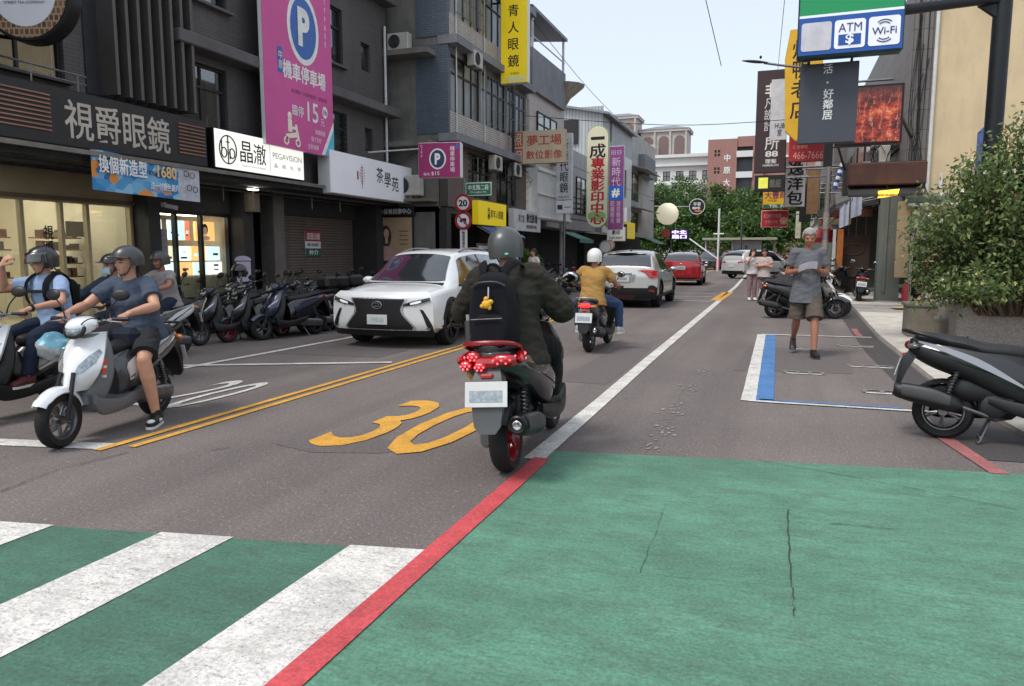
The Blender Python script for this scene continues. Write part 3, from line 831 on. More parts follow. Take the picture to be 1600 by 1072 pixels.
def hand(mb, wrist, d, palm, thumb, curl=.5, sc=1.0, spread=.10):
    """d: along the hand; palm: the way the palm faces; thumb: side of the thumb"""
    d = Vector(d).normalized(); n = Vector(palm); n = (n - d * n.dot(d)).normalized(); t = Vector(thumb); t = (t - d * t.dot(d) - n * t.dot(n)).normalized()
    w = Vector(wrist)
    e = w + d * .085 * sc
    for k in (-1, -.33, .33, 1):
        mb.tube([w + t * k * .016 * sc, e + t * k * .029 * sc], [.016 * sc, .0145 * sc], 8, dome=True)
    for k, L in ((-1, .8), (-.36, .97), (.3, 1.05), (.96, .94)):
        p = e + t * k * .030 * sc; q = d + t * k * spread; a = 0; pts = [p - d * .01]
        for seg, ln in enumerate((.042, .026, .022)):
            a += curl * (.75, 1.0, .8)[seg]
            p = p + (q.normalized() * math.cos(a) + n * math.sin(a)) * ln * L * sc; pts.append(p)
        mb.tube(pts, [.0098 * sc, .0094 * sc, .0086 * sc, .0074 * sc], 8, dome=True)
    p = w + d * .025 * sc + t * .028 * sc; pts = [p]
    v = (d * .75 + t * .75 + n * .35).normalized(); p = p + v * .038 * sc; pts.append(p)
    v = (d * 1.0 + t * .25 + n * (.3 + curl * .5)).normalized(); p = p + v * .03 * sc; pts.append(p)
    p = p + (v + n * curl * .6).normalized() * .024 * sc; pts.append(p)
    mb.tube(pts, [.0125 * sc, .0115 * sc, .0105 * sc, .0085 * sc], 8, dome=True)
def head_axes(face, up=(0, 0, 1)):
    f = Vector(face).normalized(); r = f.cross(Vector(up)).normalized(); u = r.cross(f); return f, r, u
def hm(c, face, up=(0, 0, 1)):
    f, r, u = head_axes(face, up)
    return Matrix(((r.x, f.x, u.x, c[0]), (r.y, f.y, u.y, c[1]), (r.z, f.z, u.z, c[2]), (0, 0, 0, 1)))
def head(mb, M):
    def bl(c, r, rot=None):
        t = MB().ball(c, r, 18, 12, rot); mb.add(t.v, t.f, M)
    bl((0, -.012, .035), (.077, .098, .092)); bl((0, .022, -.022), (.064, .072, .08)); bl((0, .048, -.078), (.038, .036, .034))
    bl((0, .01, -.06), (.056, .06, .05))
    t = MB().tube([(0, .088, .012), (0, .103, -.022)], [.008, .0145], 8, dome=True); mb.add(t.v, t.f, M)
    bl((0, .092, -.028), (.018, .012, .009)); bl((0, .083, -.058), (.024, .012, .010)); bl((0, .075, .026), (.052, .018, .010))
    for s in (-1, 1):
        bl((s * .077, -.008, -.008), (.010, .021, .032), (R(-8), 0, 0)); bl((s * .04, .062, -.028), (.022, .02, .018))
def figure(name, label, P, loc=(0, 0, 0), rz=0.0, parent_vox=.0075, group=None):
    """P: joints in the figure's own space (x right, y forward). L/R pairs are (left, right)."""
    root = thing(name, label, 'person', loc, rz, group)
    vox = parent_vox
    hip, ch, nk, hd = (Vector(P[k]) for k in ('pelvis', 'chest', 'neck', 'head'))
    side = Vector(P.get('side', (1, 0, 0))).normalized(); ss = Vector(P.get('sside', side)).normalized()
    face = P.get('face', (0, 1, 0)); M = hm(hd, face, P.get('hup', (0, 0, 1)))
    k = P.get('build', 1.0); sw = P.get('sw', .175); hw = P.get('hw', .095)
    sk = P.get('skin', SKIN)
    SH = [nk - ss * sw - Vector((0, 0, .055)), nk + ss * sw - Vector((0, 0, .055))]
    HP = [hip - side * hw, hip + side * hw]
    mb = MB()
    head(mb, M)
    mb.tube([nk - Vector((0, 0, .06)), hd - Vector((0, 0, .06)) - Vector(face) * .01], [.056 * k, .05], 12, dome=True)
    tors(mb, [hip - Vector((0, 0, .08)), hip + (ch - hip) * .4, ch, nk - Vector((0, 0, .05))], [(.14 * k, .10 * k), (.13 * k, .095 * k), (.15 * k, .105 * k), (.10, .065)], (side + ss).normalized())
    for i in (0, 1):
        s = SH[i]; e = Vector(P['elbow'][i]); w = Vector(P['wrist'][i])
        mb.tube([s, s + (e - s) * .45, e], [.05 * k, .047 * k, .037 * k], 10, dome=True)
        mb.tube([e, e + (w - e) * .3, w], [.037 * k, .041 * k, .026], 10, dome=True)
        hd_, pl, th, cu = P['hand'][i]
        hand(mb, w, hd_, pl, th, cu)
        h_ = HP[i]; kn = Vector(P['knee'][i]); an = Vector(P['ankle'][i])
        mb.tube([h_, h_ + (kn - h_) * .5, kn], [.08 * k, .07 * k, .052 * k], 12, dome=True)
        mb.tube([kn, kn + (an - kn) * .32, an + (kn - an) * .12, an], [.052 * k, .056 * k, .036 * k, .036], 12, dome=True)
        ft = Vector(P['toe'][i]); mb.tube([an - Vector((0, 0, .03)), an + ft * .11 - Vector((0, 0, .05))], [.035, .028], 8, dome=True)
    bd = remesh(mb, 'body', vox, 2, root)
    Mi = M.inverted(); me = bd.data
    for m in (sk, EYE, LIPS, P.get('brow', HAIR_B)): me.materials.append(m)
    idx = [0] * len(me.polygons)
    for p in me.polygons:
        q = Mi @ p.center
        if abs(q.x) < .07 and -.1 < q.z < .06 and q.y > .05:
            ax = abs(q.x)
            if ((ax - .031) / .014) ** 2 + ((q.z - .004) / .0065) ** 2 < 1: idx[p.index] = 1
            elif abs(ax - .033) < .019 and abs(q.z - .027 + (ax - .033) * .12) < .0048: idx[p.index] = 3
            elif ax < .021 and abs(q.z + .06) < .0075: idx[p.index] = 2
    me.polygons.foreach_set('material_index', idx)
    # ---- clothes
    def wrinkle(o, amp, sc):
        me_ = o.data; n_ = len(me_.vertices); co = [0.0] * (3 * n_); no = [0.0] * (3 * n_)
        me_.vertices.foreach_get('co', co); me_.vertex_normals.foreach_get('vector', no)
        for i in range(n_):
            x, y, z = co[3 * i:3 * i + 3]
            d = amp * (noise.noise(Vector((x * sc * .6, y * sc * .6, z * sc * 1.5 + x * 5))) + .5 * noise.noise(Vector((x * sc * 1.7, y * sc * 1.7, z * sc * 3.1))))
            for q in range(3): co[3 * i + q] += no[3 * i + q] * d
        me_.vertices.foreach_set('co', co); me_.update()
    cv = max(vox * 1.15, .009)
    def garment(nm, g, m, amp=.010, sc=11, it=3):
        o = remesh(g, nm, cv, it, root); o.data.materials.append(m); wrinkle(o, amp, sc); return o
    t = P['top']; th = t.get('th', .018); g = MB()
    hem = Vector((0, 0, -t.get('hem', .10)))
    tors(g, [hip + hem, hip + (ch - hip) * .42, ch, nk - Vector((0, 0, .075)), nk - Vector((0, 0, .02))],
         [(.185 * k + th * 1.6, .15 * k + th * 1.6), (.155 * k + th, .115 * k + th), (.168 * k + th, .122 * k + th), (.13 + th * .8, .085 + th), (.066 + th * .4, .062 + th * .4)], (side + ss).normalized())
    for i in (0, 1):
        s = SH[i]; e = Vector(P['elbow'][i]); w = Vector(P['wrist'][i])
        g.tube([nk - Vector((0, 0, .05)) + (s - nk) * .3, s], [.058 + th * .8, .055 * k + th * .7], 12, dome=True)
        if t.get('long'):
            g.tube([s, e], [.055 * k + th * .8, .046 * k + th * .75], 12, dome=True); g.tube([e, w - (w - e) * .03], [.046 * k + th * .75, .034 + th * .5], 12, dome=True)
        else:
            f = t.get('sl', .62); g.tube([s, s + (e - s) * f], [.055 * k + th * .7, .056 * k + th * .9], 12)
    garment('jacket' if t.get('long') else 'shirt', g, t['m'], t.get('amp', .008), t.get('wsc', 11))
    if t.get('collar'):
        c = MB().tube([nk - Vector((0, 0, .035)), nk + Vector((0, 0, .03))], [.078, .066], 16, caps=False); c.build('collar', t['collar'], root)
    bt = P['bottom']; th = bt.get('th', .015); g = MB(); f = bt.get('len', 1.0)
    tors(g, [hip - Vector((0, 0, .09)), hip - Vector((0, 0, .02)), hip + (ch - hip) * .25], [(.13 * k + th * .6, .115 * k + th * .6), (.15 * k + th * .5, .118 * k + th * .5), (.135 * k, .10 * k)], side)
    for i in (0, 1):
        h_ = HP[i]; kn = Vector(P['knee'][i]); an = Vector(P['ankle'][i])
        if f <= 1.0:
            q = h_ + (kn - h_) * f; g.tube([h_, h_ + (q - h_) * .35, q], [.084 * k, .085 * k + th * .5, .078 * k + th * 1.3], 14)
        else:
            g.tube([h_, h_ + (kn - h_) * .5, kn], [.084 * k + th * .5, .078 * k + th, .062 * k + th], 14, dome=True)
            g.tube([kn, kn + (an - kn) * .4, kn + (an - kn) * .97], [.062 * k + th, .058 * k + th, .048 * k + th * .8], 12)
    garment(bt.get('name', 'trousers'), g, bt['m'], .008, 12)
    sh = P['shoe']
    for i in (0, 1):
        an = Vector(P['ankle'][i]); ft = Vector(P['toe'][i]).normalized(); dn = Vector(P.get('sole', ((0, 0, -1), (0, 0, -1)))[i]).normalized()
        rr = ft.cross(-dn).normalized(); g = MB(); rows = []
        for (y, zc, hx, hz) in ((-.085, .052, .018, .02), (-.075, .056, .034, .05), (-.03, .065, .038, .062), (.03, .056, .040, .052), (.09, .042, .045, .038), (.15, .034, .043, .028), (.185, .028, .025, .016)):
            c = an + dn * (.09 - zc) + ft * y
            rows.append([tuple(c + rr * hx * math.copysign(abs(math.cos(a)) ** .75, math.cos(a)) - dn * hz * math.copysign(abs(math.sin(a)) ** .75, math.sin(a))) for a in (2 * math.pi * j / 14 for j in range(14))])
        so = g.loft(rows).build('shoe', sh['m'], root)
        g = MB(); rows = []
        for (y, hx) in ((-.09, .02), (-.075, .036), (-.02, .038), (.05, .041), (.11, .047), (.16, .043), (.192, .022)):
            c = an + dn * .082 + ft * y
            rows.append([tuple(c + rr * hx * a - dn * b) for a, b in ((-1, -.014), (1, -.014), (1, .010), (-1, .010))])
        g.loft(rows).build('sole', sh.get('s', BLACKP), so)
        if sh.get('patch'):
            MB().ball(an + dn * .035 + ft * .135, (.036, .04, .022), 10, 7).build('toe_panel', sh['patch'], so)
            for q in (-1, 1): MB().ball(an + dn * .04 + ft * .03 + rr * q * .034, (.012, .05, .018), 10, 7).build('side_panel', sh['patch'], so)
        if sh.get('sock'): MB().tube([an + dn * .02, an - dn * .05], [.042, .042], 12).build('sock', sh['sock'], root)
    if P.get('helmet'): helmet(root, M, **P['helmet'])
    if P.get('hair'):
        hc = P['hair']; g = MB(); n = 26
        for i in range(1500):
            a, b = random.uniform(0, 2 * math.pi), math.asin(random.uniform(-.45, 1))
            d = Vector((math.cos(a) * math.cos(b), math.sin(a) * math.cos(b), math.sin(b)))
            if d.y > .45 and d.z < .42: continue
            if d.z < -.1 and d.y > .1: continue
            p = Vector((0, -.012, .036)) + Vector((d.x * .079, d.y * .100, d.z * .096))
            tng = Vector((d.x * .4, -.4 if d.y < .3 else .6, -.6)); L_ = hc.get('len', .03)
            q = p + d * .008 + tng * L_ * .6; r_ = q + tng * L_ * .6 - d * .004
            wv = d.cross(tng).normalized() * .005
            g.add([M @ (p - wv), M @ (p + wv), M @ (q + wv * .8), M @ (q - wv * .8), M @ (r_)], [(0, 1, 2, 3), (3, 2, 4)])
        h2 = g.build('hair', hc['m'], root, smooth=0)
        cap = MB(); t2 = MB().ball((0, -.016, .040), (.0815, .099, .094), 20, 14); keep = []
        cap.add([M @ Vector(v) for v in t2.v], [f for f in t2.f if sum(t2.v[i][2] - .35 * t2.v[i][1] for i in f) / len(f) < 9 and not (sum(t2.v[i][1] for i in f) / len(f) > .035 and sum(t2.v[i][2] for i in f) / len(f) < .085) and sum(t2.v[i][2] for i in f) / len(f) > -.03])
        cap.build('scalp_hair', hc['m'], root)
        if hc.get('long'):
            g = MB(); rows = []
            for (y, z, hx, hy) in ((-.03, .06, .085, .09), (-.045, -.03, .088, .08), (-.075, -.13, .09, .055), (-.09, -.24, .085, .045), (-.09, -.33, .05, .03)):
                rows.append([tuple(M @ Vector((hx * math.cos(a), y + hy * math.sin(a) * (1 if math.sin(a) < 0 else .55), z))) for a in (2 * math.pi * j / 16 for j in range(16))])
            g.loft(rows).build('long_hair', hc['m'], root)
    return root, M
def helmet(root, M, m, rim=BLACKP, peak=None, visor=None, low=-.085, full=True, strap=True, badge=None):
    """open-faced shell with a real edge; peak or clear visor in front"""
    mb = MB(); nu, nv = 40, 20; rx, ry, rz = .122, .145, .128; vs_, ok = [], []
    for j in range(nv + 1):
        th = math.pi / 2 - j / nv * R(138)
        for i in range(nu):
            a = 2 * math.pi * i / nu
            z = rz * math.sin(th); c = math.cos(th) if th > 0 else 1 - .10 * (math.sin(-th)) ** 2
            vs_.append((rx * c * math.cos(a), -.012 + ry * c * math.sin(a), .035 + z))
    fs = []
    for j in range(nv):
        for i in range(nu):
            k_ = (i + 1) % nu; f = (j * nu + i, (j + 1) * nu + i, (j + 1) * nu + k_, j * nu + k_)
            cx = [sum(vs_[q][d] for q in f) / 4 for d in range(3)]
            front = cx[1] > .03 and cx[2] < .058
            side = cx[1] > .055 - .0 * cx[2] and cx[2] < .02
            if front or side or cx[2] < low: continue
            fs.append(f)
    mb.add([M @ Vector(v) for v in vs_], fs)
    o = mb.build('helmet', m, root)
    sd = o.modifiers.new('s', 'SOLIDIFY'); sd.thickness = .024; sd.offset = -1
    evaluated(o); o.data.polygons.foreach_set('use_smooth', [True] * len(o.data.polygons)); o.data.set_sharp_from_angle(angle=R(50))
    if peak is not None:
        g = MB(); g.grid(lambda u, v: M @ Vector((math.sin((u - .5) * 2.3) * (.118 + .01 * v), -.012 + math.cos((u - .5) * 2.3) * (.135 + .075 * v * math.cos((u - .5) * 2.0)), .068 - .012 * v - .05 * (u - .5) ** 2)), 18, 4)
        p = g.build('peak', peak, o); s2 = p.modifiers.new('s', 'SOLIDIFY'); s2.thickness = .006; evaluated(p)
    if visor is not None:
        g = MB(); g.grid(lambda u, v: M @ Vector((math.sin((u - .5) * 3.0) * .128, -.012 + math.cos((u - .5) * 3.0) * (.150 + .02 * v), .098 - .10 * v)), 20, 6)
        p = g.build('visor', visor, o); s2 = p.modifiers.new('s', 'SOLIDIFY'); s2.thickness = .003; evaluated(p)
    if strap:
        g = MB()
        for s in (-1, 1): g.tube([M @ Vector((s * .092, .02, -.03)), M @ Vector((s * .07, .045, -.09)), M @ Vector((0, .062, -.118))], .006, 6)
        g.build('chin_strap', BLACKP, o)
    if badge:
        MB().ball(M @ Vector((.05, -.142, -.035)), (.016, .006, .009), 10, 6).build('badge', badge, o)
    return o
def seat_pose(**kw):
    """astride a scooter, both feet on the board, hands on the grips; in the scooter's frame"""
    P = dict(pelvis=(0, .16, .88), chest=(0, .23, 1.17), neck=(0, .27, 1.37), head=(0, .315, 1.515), face=(0, 1, -.05),
             elbow=((-.33, .46, 1.12), (.33, .46, 1.12)), wrist=((-.29, .73, 1.06), (.29, .73, 1.06)),
             hand=(((0, 1, -.25), (0, -.4, -1), (1, 0, 0), 1.15), ((0, 1, -.25), (0, -.4, -1), (-1, 0, 0), 1.15)),
             knee=((-.20, .60, .77), (.20, .60, .77)), ankle=((-.155, .70, .40), (.155, .70, .40)),
             toe=((-.12, 1, 0), (.12, 1, 0)))
    P.update(kw); return P

# ------------------------------------------------------------------ cars
CARGLASS = mat('car_glass', (22, 26, 30), .04, 0, var=.1, sc=2, coat=1, spec=.9)
GRILLE = brickmat('grille_mesh', (8, 8, 9), (12, 12, 13), (52, 52, 54), .034, .022, .003, axes='xz', r=.35, dirt=0, bump=1.2)
ALLOY = mat('alloy_wheel', (128, 129, 132), .3, .85, var=.12, sc=14)
ALLOY_D = mat('dark_alloy_wheel', (60, 61, 64), .35, .8, var=.12, sc=14)
UNDER = mat('underbody', (18, 18, 19), .9)
def fix_normals(o):
    bm = bmesh.new(); bm.from_mesh(o.data); bmesh.ops.remove_doubles(bm, verts=bm.verts, dist=1e-5); bmesh.ops.recalc_face_normals(bm, faces=bm.faces); bm.to_mesh(o.data); bm.free()
def car(name, label, loc, heading, K, group=None):
    """heading clockwise from +Y; origin on the ground at mid length"""
    root = thing(name, label, 'car', (loc[0], loc[1], 0), group=group, rot=(0, 0, -heading))
    ST = K['st']; pm = K['paint']; clad = K.get('clad', BLACKP)
    ys = [s[0] for s in ST]
    def section(y):
        y = max(ys[0], min(ys[-1], y)); i = 0
        while i < len(ys) - 2 and y > ys[i + 1]: i += 1
        u = (y - ys[i]) / (ys[i + 1] - ys[i])
        a, b, c, d = ST[max(i - 1, 0)], ST[i], ST[i + 1], ST[min(i + 2, len(ST) - 1)]
        h = c[0] - b[0]; r = []
        for q in range(1, 9):           # monotone-ish hermite
            m0 = (c[q] - a[q]) / max(c[0] - a[0], 1e-6) if i > 0 else (c[q] - b[q]) / h
            m1 = (d[q] - b[q]) / max(d[0] - b[0], 1e-6) if i < len(ys) - 2 else (c[q] - b[q]) / h
            r.append((2 * u ** 3 - 3 * u * u + 1) * b[q] + (u ** 3 - 2 * u * u + u) * h * m0 + (-2 * u ** 3 + 3 * u * u) * c[q] + (u ** 3 - u * u) * h * m1)
        zb, w, zs, bz, wb, zr, wr, zt = r
        return [(0, zb), (w * .84, zb), (w * .975, zb + .09), (w, zs - .06), (w * .988, zs + .10), (wb, bz), (wb + (wr - wb) * .5 + .018, bz + (zr - bz) * .52), (wr, zr), (wr * .84, zr + (zt - zr) * .55), (wr * .45, zr + (zt - zr) * .9), (0, zt)]
    def S(y, t):
        s = section(y); t = max(0, min(9.999, t)); i = int(t); u = t - i
        a, b, c, d = s[max(i - 1, 0)], s[i], s[i + 1], s[min(i + 2, 10)] if i < 9 else (-s[9][0], s[9][1])
        f = lambda k: .5 * ((2 * b[k]) + (c[k] - a[k]) * u + (2 * a[k] - 5 * b[k] + 4 * c[k] - d[k]) * u * u + (3 * b[k] - a[k] - 3 * c[k] + d[k]) * u ** 3)
        x, z = f(0), f(1)
        if i in (5, 0, 1): x, z = b[0] + (c[0] - b[0]) * u, b[1] + (c[1] - b[1]) * u
        return Vector((x, y, z))
    n = 64; tt = [i * 10 / 30 for i in range(31)]; secs = []
    for i in range(n + 1):
        y = ys[0] + (ys[-1] - ys[0]) * i / n
        h = [S(y, t) for t in tt]
        secs.append([tuple(p) for p in h] + [(-p.x, p.y, p.z) for p in h[-2:0:-1]])
    shell = MB().loft(secs).build('body_shell', pm, root, smooth=38)
    fix_normals(shell)
    wr_, ax = K['wheel_r'], K['axles']
    cut = MB()
    for y in ax:
        for s in (-1, 1): cut.lathe([(wr_ + .055, -.3), (wr_ + .055, .3)], Matrix.Translation((s * K['track'], y, wr_ + .01)) @ RX, 36, caps=True)
    co_ = cut.build('cutter', None, root); fix_normals(co_)
    bm = shell.modifiers.new('b', 'BOOLEAN'); bm.operation = 'DIFFERENCE'; bm.solver = 'EXACT'; bm.object = co_
    evaluated(shell); bpy.data.objects.remove(co_)
    shell.data.polygons.foreach_set('use_smooth', [True] * len(shell.data.polygons)); shell.data.set_sharp_from_angle(angle=R(38))
    MB().box((0, 0, K['wheel_r'] * .95), (K['track'] * 1.45, abs(ys[0]) * 1.75, .22), bev=.05).build('underbody', UNDER, root)
    for y in ax:
        for s in (-1, 1):
            M = Matrix.Translation((s * K['track'], y, wr_)) @ RX @ (Matrix.Rotation(R(180), 4, 'X') if s < 0 else Matrix()); r, t = wr_, K.get('ww', .11)
            w = MB().lathe([(r * .70, -t), (r * .92, -t), (r * .985, -t * .75), (r, -t * .4), (r, t * .4), (r * .985, t * .75), (r * .92, t), (r * .70, t * .98)], M, 36).build('wheel', RUBBER, root)
            b = MB().lathe([(r * .71, -t * .9), (r * .68, t * .2), (r * .70, t * .98), (r * .72, t * 1.0), (r * .715, t * .9)], M, 32); b.lathe([(.001, t * .72), (.05, t * .75), (.06, t * .4)], M, 16)
            for q in range(K.get('spokes', 5) * 2):
                a = 2 * math.pi * (q // 2) / K.get('spokes', 5) + (.14 if q % 2 else -.14)
                b.tube([M @ Vector((.05 * math.cos(a), .05 * math.sin(a), t * .6)), M @ Vector((r * .69 * math.cos(a), r * .69 * math.sin(a), t * .9))], [.024, .018], 6)
            b.build('rim', K.get('rim', ALLOY), w)
            MB().lathe([(.02, t * .2), (r * .6, t * .2)], M, 24).build('brake', ALLOY_D, w)
            if K.get('arch', True):
                g = MB(); rows = []
                for q in range(23):
                    a = R(-12 + 204 * q / 22); cy_, sz_ = math.cos(a), math.sin(a)
                    row = []
                    for rad, off in ((wr_ + .05, -.06), (wr_ + .05, .008), (wr_ + .10, .006), (wr_ + .105, -.06)):
                        yy, zz = y + rad * cy_, wr_ + .01 + rad * sz_
                        sc_ = section(yy); xx = sc_[3][0]
                        for (p0, p1) in zip(sc_[1:5], sc_[2:6]):
                            if p0[1] <= zz <= p1[1]: xx = p0[0] + (p1[0] - p0[0]) * (zz - p0[1]) / max(p1[1] - p0[1], 1e-6)
                        row.append((s * (xx + off), yy, zz))
                    rows.append(row)
                g.loft(rows).build('wheel_arch', K.get('archm', clad), root)
    def side(nm, q, m, off=.006, nu=8, nv=5, par=None):
        """patch on both flanks: corners (y, t) rear-low, front-low, front-high, rear-high"""
        out = []
        for s in (-1, 1):
            def fn(u, v):
                y = (q[0][0] * (1 - u) + q[1][0] * u) * (1 - v) + (q[3][0] * (1 - u) + q[2][0] * u) * v
                t = (q[0][1] * (1 - u) + q[1][1] * u) * (1 - v) + (q[3][1] * (1 - u) + q[2][1] * u) * v
                p = S(y, t); return (s * (p.x + off), p.y, p.z + off * .35)
            out.append(MB().grid(fn, nu, nv).build(nm, m, par or root))
        return out
    def top(nm, y0, y1, t0, t1, m, off, bow=.0, nu=8, nv=16, skirt=None):
        """patch across the top from y0 (front) to y1: t0/t1 the side parameter at both ends"""
        def fn(u, v):
            t = t0 * (1 - u) + t1 * u; k_ = v * 2 - 1; tt_ = 10 - (10 - t) * abs(k_)
            y = y0 * (1 - u) + y1 * u; y = y - bow * k_ * k_ * (1 - u)
            p = S(y, tt_); return (math.copysign(p.x, k_) + off[0] * k_, p.y + off[1], p.z + off[2])
        return MB().grid(fn, nu, nv).build(nm, m, root)
    for q in K['side_glass']: side('side_window', q, CARGLASS)
    for q in K.get('pillars', []): side('pillar', q, BLACKP, .008)
    ws = K['windscreen']; top('windscreen', *ws, CARGLASS, (0, .008, .01), K.get('bow', .1))
    rw = K['rear_window']; top('rear_window', *rw, CARGLASS, (0, -.008, .01))
    for q in K.get('door_lines', []):
        side('door_gap', [(q[0] - .004, q[1]), (q[0] + .004, q[1]), (q[2] + .004, q[3]), (q[2] - .004, q[3])], BLACKP, .0035, 1, 8)
    for q in K.get('handles', []):
        for s in (-1, 1):
            p = S(q[0], q[1]); MB().tube([(s * (p.x + .008), p.y - .09, p.z), (s * (p.x + .03), p.y - .06, p.z), (s * (p.x + .03), p.y + .06, p.z), (s * (p.x + .008), p.y + .09, p.z)], .012, 8).build('door_handle', pm, root)
    side('sill', [(ax[0] + wr_ + .05, 1.2), (ax[1] - wr_ - .05, 1.2), (ax[1] - wr_ - .05, 2.3), (ax[0] + wr_ + .05, 2.3)], clad, .008, 10, 3)
    if K.get('mirror_at'):
        y, z, x = K['mirror_at']
        for s in (-1, 1):
            mh = MB().ball((s * (x + .10), y, z), (.115, .085, .07), 16, 10).build('wing_mirror', pm, root)
            MB().tube([(s * (x - .06), y + .02, z - .07), (s * (x + .04), y, z - .03)], [.03, .025], 8).build('mirror_arm', BLACKP, mh)
            MB().ball((s * (x + .10), y - .055, z), (.095, .035, .055), 14, 8).build('mirror_glass', MIRROR, mh)
    # face functions for the two ends
    fl = K['front_y']; rl = K['rear_y']; W = K['half_w']
    def fy(x, z): return fl - K.get('fcurve', .16) * abs(x / W) ** 2.4 - .16 * max(0, (z - K.get('fz1', .80)) / .16) ** 2 - .07 * max(0, (.46 - z) / .2) ** 2
    def ry(x, z): return rl + K.get('rcurve', .14) * abs(x / W) ** 2.6 + .05 * max(0, (.5 - z) / .25) ** 2 + K.get('rslope', .25) * max(0, z - K.get('rz1', .95))
    def fp(nm, edges, m, off, nu=14, nv=10, both=False, par=None, end='f'):
        """edges(v) -> (xl, zl, xr, zr): patch on the front or rear face"""
        for s in ((1, -1) if both else (1,)):
            def fn(u, v):
                xl, zl, xr, zr = edges(v); x, z = xl + (xr - xl) * u, zl + (zr - zl) * u
                x *= s
                return (x, fy(x, z) + off if end == 'f' else ry(x, z) - off, z)
            o = MB().grid(fn, nu, nv).build(nm, m, par or root)
        return o
    def pl(*pts):
        """edge function from rows (z or two-point rows) interpolated linearly"""
        def e(v):
            t = v * (len(pts) - 1); i = min(int(t), len(pts) - 2); u = t - i
            return tuple(a + (b - a) * u for a, b in zip(pts[i], pts[i + 1]))
        return e
    K['detail'](root, dict(fp=fp, pl=pl, fy=fy, ry=ry, S=S, side=side, top=top, pm=pm))
    return root
def suv_detail(root, T):
    fp, pl, fy, pm = T['fp'], T['pl'], T['fy'], T['pm']
    fp('front_bumper', pl((-.90, .27, .90, .27), (-.915, .45, .915, .45), (-.90, .7, .90, .7), (-.88, .84, .88, .84), (-.80, .93, .80, .93)), pm, 0, 26, 18)
    fp('lower_lip', pl((-.88, .205, .88, .205), (-.91, .25, .91, .25), (-.90, .31, .90, .31)), BLACKP, .012, 22, 4)
    fp('grille_surround', pl((-.60, .30, .60, .30), (-.645, .36, .645, .36), (-.45, .58, .45, .58), (-.43, .66, .43, .66), (-.49, .80, .49, .80), (-.505, .835, .505, .835)), mat('pale_chrome', (214, 214, 214), .25, .7), .010, 16, 16)
    fp('grille', pl((-.57, .325, .57, .325), (-.60, .37, .60, .37), (-.405, .585, .405, .585), (-.39, .66, .39, .66), (-.46, .80, .46, .80), (-.47, .82, .47, .82)), GRILLE, .018, 16, 16)
    fp('headlight', pl((.44, .735, .44, .70), (.56, .775, .56, .715), (.72, .815, .72, .745), (.86, .845, .86, .785)), mat('headlamp_dark', (34, 36, 40), .08, .2, coat=1), .012, 5, 10, both=True)
    fp('headlamp_lens', pl((.56, .758, .56, .728), (.66, .785, .66, .745), (.73, .80, .73, .768)), mat('headlamp_lens', (226, 232, 240), .1, .3, em=.35), .02, 4, 6, both=True)
    fp('running_light', pl((.60, .722, .60, .708), (.74, .752, .74, .738), (.88, .80, .88, .785)), CHROME, .018, 2, 8, both=True)
    fp('bumper_vent', pl((.70, .66, .755, .645), (.755, .54, .83, .52), (.80, .40, .89, .40), (.84, .31, .90, .31)), BLACKP, .010, 5, 8, both=True)
    fp('fog_lamp', pl((.80, .355, .80, .325), (.83, .36, .83, .32), (.86, .355, .86, .325)), LENS, .02, 3, 3, both=True)
    p = MB().box((0, fy(0, .49) + .035, .485), (.36, .012, .16), bev=.01).build('number_plate', PLATE, root)
    MB().box((0, fy(0, .49) + .043, .485), (.24, .003, .07)).build('plate_print', mat('plate_print_green', (176, 196, 192), .5, var=.3, sc=30), p, smooth=0)
    e = MB(); y = fy(0, .72) + .035
    e.tube([(.082 * math.cos(a), y, .72 + .058 * math.sin(a)) for a in (2 * math.pi * i / 24 for i in range(25))], .008, 6, caps=False)
    e.tube([(-.02, y + .002, .765), (-.045, y + .002, .70), (.04, y + .002, .70)], .008, 6); e.tube([(-.005, y + .002, .75), (.05, y + .002, .75)], .006, 6)
    e.build('emblem', CHROME, root)
    for s in (-1, 1):
        g = MB(); g.grid(lambda u, v: (s * (.30 + .38 * u + .012 * (v - .5) * 2), 1.2 + .85 * u * -1 + .85, 0), 2, 2)
    T['top']('bonnet_gap', 1.34, 1.36, 7.2, 7.2, BLACKP, (0, 0, .006), .1, 1, 18)
    for s in (-1, 1):
        T['S'](0, 0); MB().tube(catmull([(s * .56, -1.3, 1.585), (s * .565, -.9, 1.635), (s * .57, -.3, 1.635), (s * .57, .2, 1.57)], 14), .014, 6).build('roof_rail', ALLOY, root)
    rear_basic(root, T, .9)
def rear_basic(root, T, w):
    fp, pl = T['fp'], T['pl']
    fp('rear_bumper', pl((-w, .28, w, .28), (-w * 1.0, .6, w * 1.0, .6), (-w * .97, .9, w * .97, .9), (-w * .9, 1.05, w * .9, 1.05)), T['pm'], 0, 18, 12, end='r')
    fp('rear_skirt', pl((-w * .95, .24, w * .95, .24), (-w, .45, w, .45)), BLACKP, .01, 14, 3, end='r')
    fp('tail_light', pl((w * .5, .95, w * .5, .90), (w * .8, .99, w * .8, .90), (w * .98, 1.02, w * .98, .92)), REDLENS, .014, 3, 8, both=True, end='r')
    MB().box((0, T['ry'](0, .75) - .012, .72), (.38, .012, .16), bev=.006).build('number_plate', PLATE, root)
